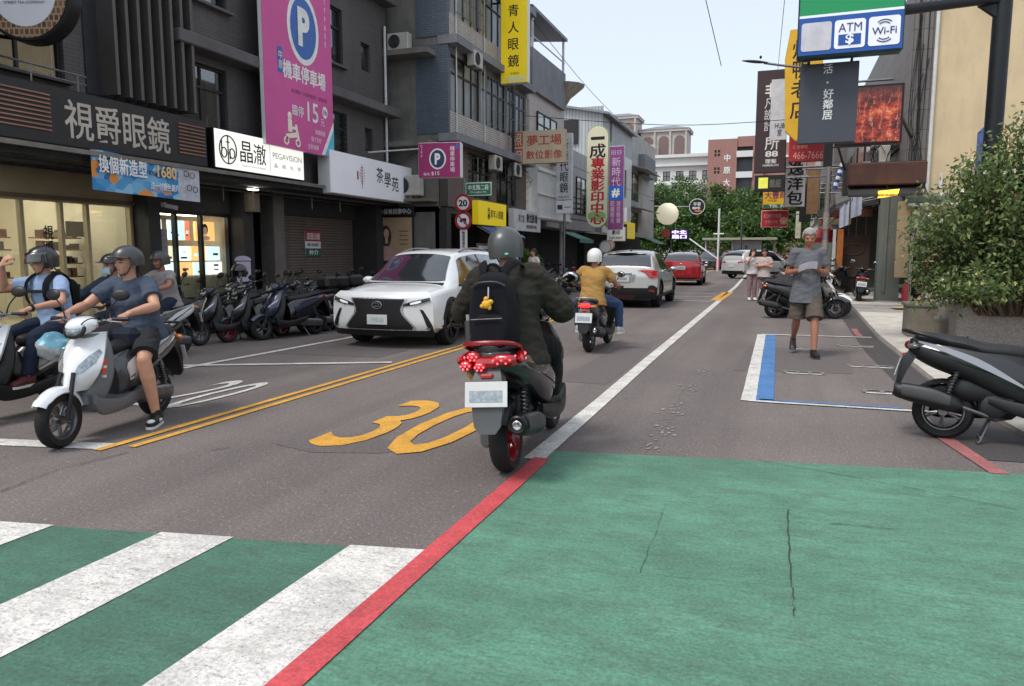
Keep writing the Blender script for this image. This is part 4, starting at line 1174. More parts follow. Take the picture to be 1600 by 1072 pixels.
def coupe_rear(root, T):
    fp, pl, ry = T['fp'], T['pl'], T['ry']
    fp('tailgate', pl((-.90, .56, .90, .56), (-.915, .7, .915, .7), (-.90, .86, .90, .86), (-.86, .98, .86, .98), (-.80, 1.06, .80, 1.06)), T['pm'], 0, 26, 14, end='r')
    fp('rear_skirt', pl((-.88, .24, .88, .24), (-.91, .40, .91, .40), (-.915, .56, .915, .56)), BLACKP, .004, 20, 6, end='r')
    fp('bumper_crease', pl((-.66, .545, .66, .545), (-.70, .60, .70, .60)), T['pm'], .02, 14, 2, end='r')
    fp('bumper_vent', pl((.60, .54, .60, .60), (.80, .50, .80, .62), (.88, .44, .88, .58)), BLACKP, .012, 4, 6, both=True, end='r')
    fp('rear_reflector', pl((.70, .46, .70, .50), (.84, .44, .84, .48)), REDLENS, .016, 2, 4, both=True, end='r')
    fp('tail_light', pl((.46, .995, .46, 1.02), (.58, .95, .58, 1.03), (.70, .82, .70, 1.02), (.82, .80, .82, 1.01), (.91, .84, .91, .99)), REDLENS, .022, 6, 10, both=True, end='r')
    fp('tail_light_lip', pl((.40, .995, .40, 1.01), (.66, .985, .66, 1.015), (.80, .97, .80, 1.0)), mat('rear_lamp_shell', (210, 60, 60), .2, coat=1), .035, 3, 8, both=True, end='r')
    fp('plate_recess', pl((-.31, .70, .31, .70), (-.36, .90, .36, .90)), mat('plate_recess', (150, 150, 148), .4, .3), .008, 8, 3, end='r')
    p = MB().box((0, ry(0, .80) - .02, .785), (.38, .012, .16), bev=.006).build('number_plate', PLATE, root)
    MB().box((0, ry(0, .80) - .028, .785), (.26, .003, .07)).build('plate_print', mat('plate_print', (150, 160, 168), .5, var=.3, sc=40), p, smooth=0)
    MB().box((0, ry(0, .93) - .02, .925), (.5, .02, .03), bev=.008).build('tailgate_strip', CHROME, root)
    fp('diffuser', pl((-.3, .25, .3, .25), (-.34, .36, .34, .36)), mat('diffuser_red', (70, 28, 28), .5), .014, 6, 2, end='r')
    MB().tube([(0, -1.62, 1.40), (.02, -1.86, 1.20), (.20, -1.95, 1.12)], .008, 6).build('rear_wiper', BLACKP, root)
    MB().tube([(0, -.95, 1.53), (0, -1.08, 1.62)], [.022, .006], 8).build('roof_fin', BLACKP, root)
    MB().loft([[(x, -1.30 + .10 * (x / .62) ** 2, 1.475 - .05 * (x / .62) ** 2), (x, -1.62 + .12 * (x / .62) ** 2, 1.485 - .05 * (x / .62) ** 2), (x, -1.63 + .12 * (x / .62) ** 2, 1.455 - .05 * (x / .62) ** 2), (x, -1.30 + .1 * (x / .62) ** 2, 1.42 - .05 * (x / .62) ** 2)] for x in [(-.66 + 1.32 * i / 10) for i in range(11)]]).build('roof_spoiler', T['pm'], root)
    for (a, c) in ((-.30, .30), (-.54, -.36), (.36, .54)): MB().box(((a + c) / 2, -1.632 + .12 * (((a + c) / 2) / .62) ** 2, 1.462 - .05 * (((a + c) / 2) / .62) ** 2), (c - a, .012, .018), bev=.004).build('spoiler_slot', BLACKP, root)
def hatch_rear(root, T):
    fp, pl, ry = T['fp'], T['pl'], T['ry']
    fp('tailgate', pl((-.86, .24, .86, .24), (-.885, .5, .885, .5), (-.88, .8, .88, .8), (-.84, 1.0, .84, 1.0), (-.78, 1.07, .78, 1.07)), T['pm'], 0, 24, 16, end='r')
    fp('rear_skirt', pl((-.8, .235, .8, .235), (-.74, .36, .74, .36)), BLACKP, .012, 16, 4, end='r')
    fp('skirt_line', pl((-.84, .27, .84, .27), (-.84, .295, .84, .295)), CHROME, .018, 16, 1, end='r')
    fp('tail_light', pl((.52, .90, .52, .94), (.66, .84, .66, .98), (.80, .80, .80, 1.0), (.88, .86, .88, .99)), mat('red_lamp', (150, 14, 20), .12, coat=1, var=.3, sc=30), .018, 5, 8, both=True, end='r')
    fp('tail_lamp_bar', pl((.55, .925, .55, .935), (.84, .93, .84, .95)), LENS, .024, 1, 6, both=True, end='r')
    p = MB().box((0, ry(0, .80) - .015, .80), (.38, .012, .16), bev=.006).build('number_plate', PLATE, root)
    MB().box((0, ry(0, .80) - .023, .80), (.26, .003, .07)).build('plate_print', mat('plate_print', (150, 160, 168), .5, var=.3, sc=40), p, smooth=0)
    MB().ball((0, ry(0, .97) - .012, .965), (.06, .012, .04), 12, 8).build('emblem', CHROME, root)
    for s in (-1, 1): MB().ball((s * .07, ry(0, .5) - .012, .50), (.02, .012, .02), 8, 6).build('sensor', CHROME, root)
    MB().tube([(0, -.95, 1.51), (0, -1.06, 1.60)], [.022, .006], 8).build('roof_fin', T['pm'], root)
SUV_ST = [(-2.20, .34, .86, .62, 1.00, .80, 1.10, .74, 1.14), (-2.08, .28, .90, .62, 1.03, .83, 1.36, .62, 1.42), (-1.75, .24, .925, .62, 1.03, .865, 1.50, .62, 1.575), (-.9, .22, .93, .60, 1.00, .87, 1.555, .615, 1.635), (.1, .22, .93, .60, .97, .87, 1.535, .605, 1.61), (.50, .22, .93, .60, .96, .87, 1.47, .60, 1.555), (.95, .22, .93, .60, .95, .865, 1.21, .67, 1.29), (1.32, .22, .93, .60, .94, .86, 1.0, .76, 1.055), (1.65, .23, .93, .60, .92, .85, .965, .745, 1.02), (1.95, .25, .92, .60, .89, .82, .925, .70, .975), (2.12, .28, .90, .60, .86, .78, .89, .66, .935)]
SUV = dict(st=SUV_ST, wheel_r=.355, axles=(-1.36, 1.33), track=.79, ww=.115, spokes=5, rim=ALLOY_D, half_w=.91, front_y=2.27, rear_y=-2.29, rslope=.45, rz1=.9, arch=True,
           side_glass=[[(-.42, 5.12), (.92, 5.12), (.50, 6.75), (-.42, 6.85)], [(-1.38, 5.15), (-.50, 5.12), (-.50, 6.85), (-1.30, 6.8)], [(-1.88, 5.5), (-1.46, 5.18), (-1.38, 6.78), (-1.66, 6.6)]],
           pillars=[[(-.50, 5.12), (-.42, 5.12), (-.42, 6.85), (-.50, 6.85)]], windscreen=(1.30, .56, 7.1, 7.35), bow=.13, rear_window=(-1.80, -2.14, 7.5, 7.2),
           door_lines=[(-.46, 2.4, -.46, 5.0), (.92, 2.4, .96, 5.0), (-1.40, 3.6, -1.40, 5.0)], handles=[(-.34, 4.4), (-1.26, 4.45)], mirror_at=(.72, 1.06, .90), detail=suv_detail)
CHR_ST = [(-1.97, .34, .86, .62, .94, .80, 1.04, .76, 1.08), (-1.88, .28, .89, .62, .98, .835, 1.15, .73, 1.19), (-1.60, .24, .905, .62, .98, .85, 1.36, .675, 1.41), (-1.0, .22, .905, .60, .96, .85, 1.455, .64, 1.525), (-.2, .22, .90, .60, .92, .845, 1.47, .585, 1.55), (.35, .22, .90, .60, .91, .845, 1.41, .58, 1.49), (.8, .22, .90, .60, .90, .84, 1.17, .65, 1.25), (1.15, .22, .90, .60, .89, .835, .96, .73, 1.01), (1.5, .23, .90, .60, .87, .82, .92, .72, .97), (1.85, .26, .885, .58, .83, .77, .86, .66, .91), (2.0, .29, .86, .56, .78, .73, .80, .60, .84)]
CHR = dict(st=CHR_ST, wheel_r=.34, axles=(-1.28, 1.30), track=.775, ww=.11, spokes=5, rim=ALLOY_D, half_w=.90, front_y=2.12, rear_y=-2.14, rslope=.3, rz1=.86, rcurve=.13,
           side_glass=[[(-.40, 5.15), (.75, 5.15), (.38, 6.75), (-.40, 6.85)], [(-1.15, 5.4), (-.47, 5.15), (-.47, 6.85), (-1.0, 6.75)]], windscreen=(1.12, .42, 7.1, 7.35), rear_window=(-1.12, -1.94, 7.45, 7.25),
           mirror_at=(.55, 1.0, .87), detail=coupe_rear)
HATCH = dict(CHR); HATCH.update(st=[(s[0], s[1], s[2] * .985, s[3], s[4], s[5] * .99, s[6] * .985, s[7], s[8] * .985) for s in CHR_ST], half_w=.88, rcurve=.12, rslope=.25, arch=False, detail=hatch_rear, rim=ALLOY)
def plain_ends(root, T):
    rear_basic(root, T, .88)
    fp, pl = T['fp'], T['pl']
    fp('front_bumper', pl((-.88, .26, .88, .26), (-.90, .45, .90, .45), (-.88, .84, .88, .84), (-.8, .92, .8, .92)), T['pm'], 0, 18, 12)
    fp('grille', pl((-.45, .42, .45, .42), (-.6, .60, .6, .60), (-.5, .76, .5, .76)), GRILLE, .012, 8, 4)
    fp('headlight', pl((.52, .72, .52, .80), (.84, .74, .84, .86)), LENS, .014, 3, 4, both=True)
    MB().box((0, T['fy'](0, .45) + .02, .42), (.38, .012, .15), bev=.006).build('number_plate', PLATE, root)
PLAIN = dict(SUV); PLAIN.update(detail=plain_ends, rim=ALLOY)

# ------------------------------------------------------------------ building kit
# every front is built in its own frame: u along the street (read left to right), v into the building, z up
ALU = mat('aluminium_frame', (120, 118, 114), .4, .6, var=.1, sc=8, dirt=.3)
DARKFR = mat('dark_window_frame', (44, 42, 42), .5, .2, var=.15, sc=10)
PANE = glass('window_pane', (.55, .6, .6), .9, .03)
SHOPGLASS = glass('shop_glass', (.93, .95, .94), .25, .01)
CURTAIN = mat('old_curtain', (158, 152, 130), .9, var=.25, sc=6)
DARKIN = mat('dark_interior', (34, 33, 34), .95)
DGREY_TILE = brickmat('charcoal_tile', (94, 90, 90), (87, 83, 84), (70, 67, 68), .22, .06, .006, axes='xz', dirt=.45, bump=.3)
DGREY = mat('charcoal_render', (94, 90, 91), .8, var=.14, sc=1.5, dirt=.3)
WTILE = brickmat('white_brick_tile', (196, 188, 180), (182, 174, 167), (112, 108, 104), .20, .065, .010, axes='xz', dirt=.5)
BTILE = brickmat('blue_grey_tile', (92, 102, 114), (84, 94, 106), (66, 72, 80), .2, .065, .008, axes='auto', dirt=.4)
OLDCONC = mat('stained_concrete', (116, 113, 108), .9, var=.25, sc=1.2, bump=.3, bsc=30, dirt=.7)
PALECONC = mat('weathered_pale_concrete', (178, 175, 170), .88, var=.15, sc=1.2, bump=.2, bsc=30, dirt=.6)
GREYCONC = mat('grey_parapet', (128, 130, 134), .85, var=.15, sc=1.4, dirt=.5)
BLACKM = mat('black_metal', (26, 26, 28), .45, .3, var=.15, sc=9)
CORR = brickmat('corrugated_sheet', (186, 188, 190), (176, 178, 181), (130, 132, 135), .18, 30, .02, axes='auto', offset=0, dirt=.35)
WHITE_P = mat('white_panel', (222, 222, 220), .5, var=.05, sc=3, dirt=.15)
WHITEM = mat('white_metal', (208, 208, 205), .5, var=.08, sc=5, dirt=.3)
INK = mat('black_ink', (24, 24, 26), .6)
WINK = mat('white_ink', (232, 232, 230), .6)
SILVERL = mat('brushed_letter', (188, 184, 178), .35, .5)
def colour(nm, c, **k): return mat(nm, c, k.pop('r', .55), var=k.pop('var', .05), **k)
def building(name, label, cat, x, y, facing, group=None):
    return thing(name, label, cat, (x, y, 0), {'E': R(90), 'W': R(-90), 'S': 0.0}[facing], group)
def wall(root, u0, u1, z0, z1, holes, m, v=0.0, th=.25, name='wall'):
    us = sorted({u0, u1, *[h[0] for h in holes], *[h[1] for h in holes]}); zs = sorted({z0, z1, *[h[2] for h in holes], *[h[3] for h in holes]})
    us = [u for u in us if u0 <= u <= u1]; zs = [z for z in zs if z0 <= z <= z1]
    mb = MB()
    for a, b in zip(zs, zs[1:]):
        run = None
        for c, d in zip(us, us[1:]):
            solid = not any(h[0] <= (c + d) / 2 <= h[1] and h[2] <= (a + b) / 2 <= h[3] for h in holes)
            if solid: run = (run[0], d) if run else (c, d)
            if run and (not solid or d == us[-1]):
                mb.box(((run[0] + run[1]) / 2, v + th / 2, (a + b) / 2), (run[1] - run[0], th, b - a)); run = None
    return mb.build(name, m, root, smooth=0)
def window(root, u0, u1, z0, z1, v=.1, cols=2, trans=.68, fm=ALU, pane=None, back=None, t=.045, sill=None):
    """framed window with each pane a piece; something dark or a curtain stands behind the glass"""
    w, h = u1 - u0, z1 - z0; fr = MB()
    for z in ([z0 + t / 2, z1 - t / 2] + ([z0 + h * trans] if trans else [])): fr.box(((u0 + u1) / 2, v, z), (w, .07, t))
    for i in range(cols + 1):
        u = u0 + t / 2 + (w - t) * i / cols; fr.box((u, v + .003, (z0 + z1) / 2), (t, .064, h))
    f = fr.build('window', fm, root, smooth=0)
    rows = [(z0 + t, z0 + h * trans - t / 2), (z0 + h * trans + t / 2, z1 - t)] if trans else [(z0 + t, z1 - t)]
    for i in range(cols):
        for a, b in rows:
            q = u0 + t + (w - t) * i / cols; e = u0 + (w - t) * (i + 1) / cols
            MB().box(((q + e) / 2, v + .004 * (i % 2), (a + b) / 2), (e - q, .008, b - a)).build('pane', pane or PANE, f, smooth=0)
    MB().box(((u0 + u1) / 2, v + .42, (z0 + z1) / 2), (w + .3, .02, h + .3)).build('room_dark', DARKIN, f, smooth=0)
    if back:
        mb = MB(); k = random.uniform(.35, .75)
        for s in (0, 1):
            a = u0 + (0 if s == 0 else w * (1 - k * .5)); b = a + w * k * .5
            mb.grid(lambda uu, vv: (a + (b - a) * uu, v + .16 + .018 * math.sin(uu * 31), z0 + h * vv), 16, 1)
        mb.build('curtain', back, f)
    if sill: MB().box(((u0 + u1) / 2, v - .16, z0 - .03), (w + .12, .16, .05)).build('sill', sill, f, smooth=0)
    return f
def box_part(root, name, u0, u1, v0, v1, z0, z1, m, bev=0.0):
    return MB().box(((u0 + u1) / 2, (v0 + v1) / 2, (z0 + z1) / 2), (u1 - u0, v1 - v0, z1 - z0), bev=bev).build(name, m, root, smooth=30 if bev else 0)
FS = frame((0, 0, 0), (1, 0, 0), (0, 0, 1))
def sign(name, label, loc, w, h, d, face, case=None, facing='S', texts=(), cat='sign', border=None, group=None, shape=None, two=False):
    """a sign box hung at loc (its centre): case, face panel, lettering pieces (text, x, z, w, h, material, bold)"""
    root = thing(name, label, cat, loc, {'E': R(90), 'W': R(-90), 'S': 0.0}[facing] if isinstance(facing, str) else facing, group)
    case = case or BLACKM
    if shape:
        Mx = Matrix.Translation((0, d / 2, 0)) @ Matrix.Rotation(R(90), 4, 'X')
        MB().prism(shape, d, Mx).build('case', case, root, smooth=30)
        MB().prism([(x * .955, y * .985) for x, y in shape], .006, Matrix.Translation((0, -d / 2, 0)) @ Matrix.Rotation(R(90), 4, 'X')).build('face', face, root, smooth=30)
    else:
        MB().box((0, 0, 0), (w, d, h), bev=.012).build('case', case, root)
        bw = border if border is not None else .02
        MB().box((0, -d / 2 - .003, 0), (w - 2 * bw, .008, h - 2 * bw)).build('face', face, root, smooth=0)
    F = frame((0, -d / 2 - .007, 0), (1, 0, 0), (0, 0, 1))
    for t in texts:
        letters(root, t[0], t[3], t[4], F, t[5], t[1], t[2], t[6] if len(t) > 6 else .01, .003, t[7] if len(t) > 7 else 1.0)
    return root
def panel(root, name, x, z, w, h, d, m, y=.0, round_=0.0, ell=False):
    """flat print on a sign face"""
    if ell: pts = [(w / 2 * math.cos(a), h / 2 * math.sin(a)) for a in (2 * math.pi * i / 28 for i in range(28))]
    elif round_:
        pts = []
        for cx_, cz_, a0 in ((1, 1, 0), (-1, 1, 90), (-1, -1, 180), (1, -1, 270)):
            pts += [(cx_ * (w / 2 - round_) + round_ * math.cos(R(a0 + q * 22.5)), cz_ * (h / 2 - round_) + round_ * math.sin(R(a0 + q * 22.5))) for q in range(5)]
    else: pts = [(-w / 2, -h / 2), (w / 2, -h / 2), (w / 2, h / 2), (-w / 2, h / 2)]
    return MB().prism(pts, .003, Matrix.Translation((x, -d / 2 - .0075 - y, z)) @ Matrix.Rotation(R(90), 4, 'X')).build(name, m, root, smooth=0)
def aircon(label, loc, facing, s=1.0):
    r = thing('air_conditioner', label, 'air conditioner', loc, {'E': R(90), 'W': R(-90), 'S': 0.0}[facing], 'outdoor air conditioner units')
    MB().box((0, 0, .28 * s), (.8 * s, .3 * s, .55 * s), bev=.02).build('casing', mat('aircon_casing', (188, 184, 174), .5, var=.08, sc=4, dirt=.5), r)
    M = Matrix.Translation((-.12 * s, -.152 * s, .28 * s)) @ Matrix.Rotation(R(90), 4, 'X')
    MB().lathe([(.001, 0), (.20 * s, 0), (.21 * s, .01), (.22 * s, .012)], M, 26).build('fan_opening', mat('fan_dark', (52, 52, 52), .7), r)
    g = MB()
    for i in range(5): g.lathe([((.05 + .035 * i) * s, .006), ((.055 + .035 * i) * s, .012), ((.06 + .035 * i) * s, .006)], M, 26)
    g.build('fan_guard', GREYP, r)
    for q in (-.3, .3): MB().box((q * s, 0, -.02), (.05, .34 * s, .045)).build('bracket', STEEL, r, smooth=0)
    return r

# ------------------------------------------------------------------ charcoal building with three shops
A = building('charcoal_shop_building', 'charcoal tiled building with vertical fins over three ground-floor shops', 'building', -10.35, 0, 'E')
AW = [(5.2, 7.0, 4.05, 5.0, 3), (7.25, 8.65, 4.05, 5.0, 2), (10.95, 12.2, 3.75, 4.98, 2), (15.45, 16.5, 3.75, 4.9, 2), (17.35, 17.75, 4.12, 4.72, 1), (15.3, 16.4, 6.0, 7.35, 2), (17.25, 17.7, 6.15, 6.85, 1), (10.95, 12.3, 6.1, 7.5, 2), (15.4, 16.4, 8.9, 10.2, 2), (11, 12.2, 8.9, 10.2, 2)]
wall(A, 1.0, 18.55, 2.9, 12, [w[:4] for w in AW], DGREY_TILE)
for w in AW: window(A, *w[:4], cols=w[4], fm=DARKFR, back=CURTAIN if w[4] > 1 else None, trans=.66 if w[4] > 1 else None, sill=DGREY if w[4] > 1 else None)
box_part(A, 'cornice', 10.6, 18.6, -.42, -.002, 5.12, 5.34, DGREY, .02)
box_part(A, 'cornice', 14.0, 18.6, -.34, -.002, 8.05, 8.3, DGREY, .02)
box_part(A, 'return_wall', 18.3, 18.55, .25, 6, 2.9, 12, DGREY)
box_part(A, 'return_wall', 1.0, 1.25, .25, 6, 2.9, 12, DGREY)
for i in range(8): box_part(A, 'fin', 9.25 + i * .235, 9.31 + i * .235, -.38, -.003, 3.95, 11.5, mat('fin_metal', (88, 82, 80), .5, .2, var=.1, sc=3))
box_part(A, 'recess_panel', 9.0, 10.85, -.03, -.001, 3.95, 11.5, mat('recess_dark', (48, 47, 50), .8))
MB().tube([(18.35, -.08, 3.6), (18.35, -.08, 7.5)], .035, 10).build('drain_pipe', WHITEM, A)
for (u0, u1) in ((4.9, 8.8),):
    g = MB(); g.tube([(u0, -.25, 4.12), (u1, -.25, 4.12)], .015, 6); g.tube([(u0, -.25, 4.0), (u1, -.25, 4.0)], .012, 6)
    for q in range(6): g.tube([(u0 + q * .75, -.25, 3.86), (u0 + q * .75, -.25, 4.12)], .012, 6)
    g.build('railing', STEEL, A)
# canopy: soffit, gutter, tubes below
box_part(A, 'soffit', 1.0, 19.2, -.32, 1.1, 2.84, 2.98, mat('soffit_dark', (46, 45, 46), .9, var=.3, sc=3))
box_part(A, 'gutter', 1.0, 14.8, -.46, -.36, 2.93, 3.0, mat('gutter_zinc', (126, 124, 120), .45, .6, dirt=.5))
g = MB()
for (v, z) in ((-.1, 2.78), (.25, 2.8), (.5, 2.76)): g.tube([(1.2, v, z), (19, v, z)], .018, 6)
for u in (12.2, 13.1, 15.2, 16.4): g.tube([(u, .2, 2.84), (u, .2, 2.5)], .012, 6)
g.build('conduit', STEEL, A)
ST1 = mat('beige_shop_trim', (172, 154, 124), .6, var=.1, sc=3)
WARM = mat('warm_shop_wall', (208, 200, 180), .8, var=.08, sc=2)
LAMP = mat('shop_ceiling_lamp', (255, 244, 222), .5, em=11)
# shop one: glazed optician
box_part(A, 'shop_header', 1.0, 10.8, 1.0, 1.2, 2.36, 2.84, ST1)
box_part(A, 'shop_header_trim', 1.0, 10.8, .965, .997, 2.33, 2.40, mat('shop_trim_dark', (110, 92, 74), .5))
def glazing(u0, u1, z0, z1, cuts, fm, v=1.05, t=.06):
    fr = MB(); cs = [u0] + list(cuts) + [u1]
    for z in (z0 + t / 2, z1 - t / 2): fr.box(((u0 + u1) / 2, v, z), (u1 - u0, .10, t))
    for c in cs: fr.box((min(max(c, u0 + t / 2), u1 - t / 2), v + .003, (z0 + z1) / 2), (t, .094, z1 - z0))
    f = fr.build('shop_window', fm, A, smooth=0)
    for a, b in zip(cs, cs[1:]): MB().box(((a + b) / 2, v, (z0 + z1) / 2), (b - a - t, .012, z1 - z0 - 2 * t)).build('pane', SHOPGLASS, f, smooth=0)
    return f
sw = glazing(1.1, 10.7, .12, 2.36, (3.0, 5.0, 6.6, 8.55, 9.25, 9.75), ST1)
letters(sw, vert('視爵眼鏡'), .17, .98, frame((9.0, 1.035, 1.42), (1, 0, 0), (0, 0, 1)), INK, 0, 0, .02, .002, 1.0)
letters(sw, 'NCN', .3, .10, frame((7.9, 1.035, 2.16), (1, 0, 0), (0, 0, 1)), INK, 0, 0, .02, .002)
box_part(A, 'sill_wall', 1.1, 10.7, 1.0, 1.1, .0, .12, ST1)
def room(u0, u1, depth, wm, z1=2.8):
    b = MB(); v0 = 1.12
    b.quad((u0, v0 + depth, .1), (u1, v0 + depth, .1), (u1, v0 + depth, z1), (u0, v0 + depth, z1))
    b.quad((u0, v0, .1), (u0, v0 + depth, .1), (u0, v0 + depth, z1), (u0, v0, z1)); b.quad((u1, v0, .1), (u1, v0, z1), (u1, v0 + depth, z1), (u1, v0 + depth, .1))
    b.quad((u0, v0, z1), (u1, v0, z1), (u1, v0 + depth, z1), (u0, v0 + depth, z1)); b.quad((u0, v0, .101), (u0, v0 + depth, .101), (u1, v0 + depth, .101), (u1, v0, .101))
    b.build('shop_room', wm, A, smooth=0)
room(1.1, 10.72, 3.4, WARM)
for u in (5.5, 7.2, 8.6, 9.8):
    for v in (2.0, 3.4): box_part(A, 'ceiling_lamp', u - .45, u + .45, v - .12, v + .12, 2.74, 2.79, LAMP)
# shelves of frames inside
SHELF = mat('shelf_wood', (120, 84, 54), .5, var=.15, sc=6); ITEM = [mat('display_item_%d' % i, c, .4) for i, c in enumerate(((40, 38, 38), (92, 50, 44), (60, 62, 70), (150, 140, 128), (54, 70, 84)))]
for (u0, u1, v) in ((6.7, 8.2, 3.6), (8.9, 9.5, 2.6), (9.75, 10.6, 2.2)):
    for z in (.75, 1.0, 1.25, 1.5, 1.72):
        sh = box_part(A, 'display_shelf', u0, u1, v, v + .3, z, z + .025, SHELF)
        u = u0 + .06
        while u < u1 - .08:
            ww, hh = random.uniform(.06, .12), random.uniform(.07, .16)
            box_part(sh, 'display_item', u, u + ww, v + .05, v + .2, z + .026, z + .026 + hh, random.choice(ITEM)); u += ww + .04
box_part(A, 'poster', 9.8, 10.15, 1.6, 1.62, 1.75, 2.02, mat('dark_poster', (60, 66, 60), .5))
# pillar and second shop: black frames, lit displays
PILL = mat('dark_pillar', (50, 48, 48), .7, var=.15, sc=4, dirt=.3)
box_part(A, 'pillar', 10.72, 11.0, .65, 1.2, .1, 2.84, PILL); box_part(A, 'pillar', 13.3, 13.62, .65, 1.2, .1, 2.84, PILL)
sw2 = glazing(11.0, 13.3, .12, 2.3, (11.75, 12.45), BLACKM, t=.07)
box_part(A, 'shop_header', 11.0, 13.3, 1.0, 1.1, 2.3, 2.84, PILL)
room(11.02, 13.28, 2.4, mat('shop_beige', (178, 166, 146), .8))
box_part(A, 'counter', 11.05, 13.25, 1.2, 1.5, .1, .98, mat('counter_tile', (176, 164, 132), .5, var=.1, sc=3))
LB = [mat('lit_poster_%d' % i, c, .5, var=.12, sc=7, em=1.1) for i, c in enumerate(((226, 240, 240), (232, 236, 236), (240, 180, 110), (226, 220, 190), (200, 226, 232), (236, 120, 84)))]
HAIRP = mat('poster_dark', (58, 44, 40), .6); FACEP = mat('poster_skin', (226, 182, 150), .6, em=.25)
def lightbox(u0, u1, z0, z1, v, m, tilt=0, face=False):
    o = box_part(A, 'lit_poster', u0, u1, v, v + .05, z0, z1, m)
    c, w, h = ((u0 + u1) / 2, (z0 + z1) / 2), u1 - u0, z1 - z0
    if face:
        for (nm, mm, dx, dz, rx_, rz_, q) in (('hair_print', HAIRP, 0, .10, .22, .30, .004), ('face_print', FACEP, 0, .04, .16, .24, .008), ('shoulder_print', FACEP, 0, -.36, .34, .14, .004)):
            MB().ball((c[0] + dx * w, v - q * .3, c[1] + dz * h), (rx_ * h, .004, rz_ * h), 16, 8).build(nm, mm, o)
    else:
        for q in range(random.randint(1, 3)):
            MB().box((c[0] + random.uniform(-.2, .2) * w, v - .003, c[1] + random.uniform(-.3, .3) * h), (w * random.uniform(.2, .5), .004, h * random.uniform(.05, .18))).build('poster_print', random.choice((HAIRP, LB[4], ITEM[3])), o, smooth=0)
    return o
for i, (a, b, k_, fc) in enumerate(((11.05, 11.38, 0, True), (11.42, 11.62, 0, False), (11.80, 12.22, 4, False), (12.24, 12.36, 5, False), (12.52, 13.08, 2, True))): lightbox(a, b, 1.72, 2.12, 1.25, LB[k_], face=fc)
for z0, z1 in ((1.30, 1.60), (1.0, 1.27)):
    for i in range(5): lightbox(11.06 + i * .43, 11.46 + i * .43, z0, z1, 1.22 if z1 > 1.5 else 1.18, LB[(i * 2 + (1 if z1 > 1.5 else 3)) % 5])
box_part(sw2, 'notice', 11.30, 11.52, 1.02, 1.04, 1.25, 1.92, mat('grey_notice', (150, 144, 146), .6, var=.3, sc=14))
box_part(A, 'ceiling_lamp', 11.4, 12.9, 1.4, 1.6, 2.24, 2.28, LAMP)
box_part(A, 'meter_box', 13.35, 13.62, .45, .64, 2.35, 2.75, mat('meter_box', (118, 108, 98), .6, dirt=.4))
# passage, column and roller shutter of the third shop
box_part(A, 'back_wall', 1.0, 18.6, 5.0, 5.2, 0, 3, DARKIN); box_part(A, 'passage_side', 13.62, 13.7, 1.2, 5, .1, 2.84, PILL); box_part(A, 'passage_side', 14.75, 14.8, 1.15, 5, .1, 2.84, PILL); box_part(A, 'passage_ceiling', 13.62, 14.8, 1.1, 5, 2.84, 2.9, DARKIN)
box_part(A, 'passage_wall', 13.62, 14.5, 3.4, 3.5, .1, 2.84, DARKIN); box_part(A, 'column', 14.42, 14.82, .72, 1.1, .1, 2.84, mat('tiled_column', (104, 98, 94), .6, var=.2, sc=5, dirt=.3))
SHUT = mat('shutter_slat', (118, 106, 99), .5, .3, var=.12, sc=2, dirt=.3)
sl = MB(); sl.loft([[(u, -.0, -.034), (u, -.014, -.026), (u, -.022, 0), (u, -.014, .026), (u, 0, .032), (u, .006, 0)] for u in (0, 3.5)]); slm = sl.mesh('shutter_slat', SHUT)
shut = box_part(A, 'roller_shutter', 14.80, 18.36, 1.08, 1.12, .1, 2.4, mat('shutter_back', (70, 62, 58), .6))
for i in range(33): link('shutter_slat', slm, shut, (14.83, 1.075, .14 + i * .069))
box_part(A, 'shutter_header', 14.8, 18.4, .95, 1.15, 2.38, 2.84, PILL)
box_part(A, 'end_pillar', 18.36, 18.75, .3, 1.15, .1, 2.84, PILL)
nt = box_part(A, 'rental_notice', 16.05, 16.72, 1.03, 1.045, 1.38, 2.02, WHITE_P)
box_part(nt, 'notice_red', 16.05, 16.72, 1.018, 1.0295, 1.76, 2.02, colour('notice_red', (170, 52, 60))); box_part(nt, 'notice_green', 16.05, 16.72, 1.018, 1.0295, 1.38, 1.58, colour('notice_green', (44, 92, 74)))
letters(nt, '店面出租', .56, .17, frame((16.385, 1.016, 1.89), (1, 0, 0), (0, 0, 1)), WINK, 0, 0, .02); letters(nt, '09-34567', .5, .08, frame((16.385, 1.027, 1.67), (1, 0, 0), (0, 0, 1)), INK, 0, 0, .02); letters(nt, '仲介', .4, .13, frame((16.385, 1.016, 1.48), (1, 0, 0), (0, 0, 1)), WINK, 0, 0, .02)
cc = box_part(A, 'camera_arm', 11.02, 11.06, .55, .64, 2.32, 2.4, WHITEM); MB().tube([(11.04, .55, 2.34), (11.16, .38, 2.30)], [.04, .045], 10).build('security_camera', WHITEM, cc)
for (u, v, z) in ((13.1, .2, 2.80),): box_part(A, 'soffit_lamp', u - .12, u + .12, v - .05, v + .05, z - .02, z + .03, LAMP)

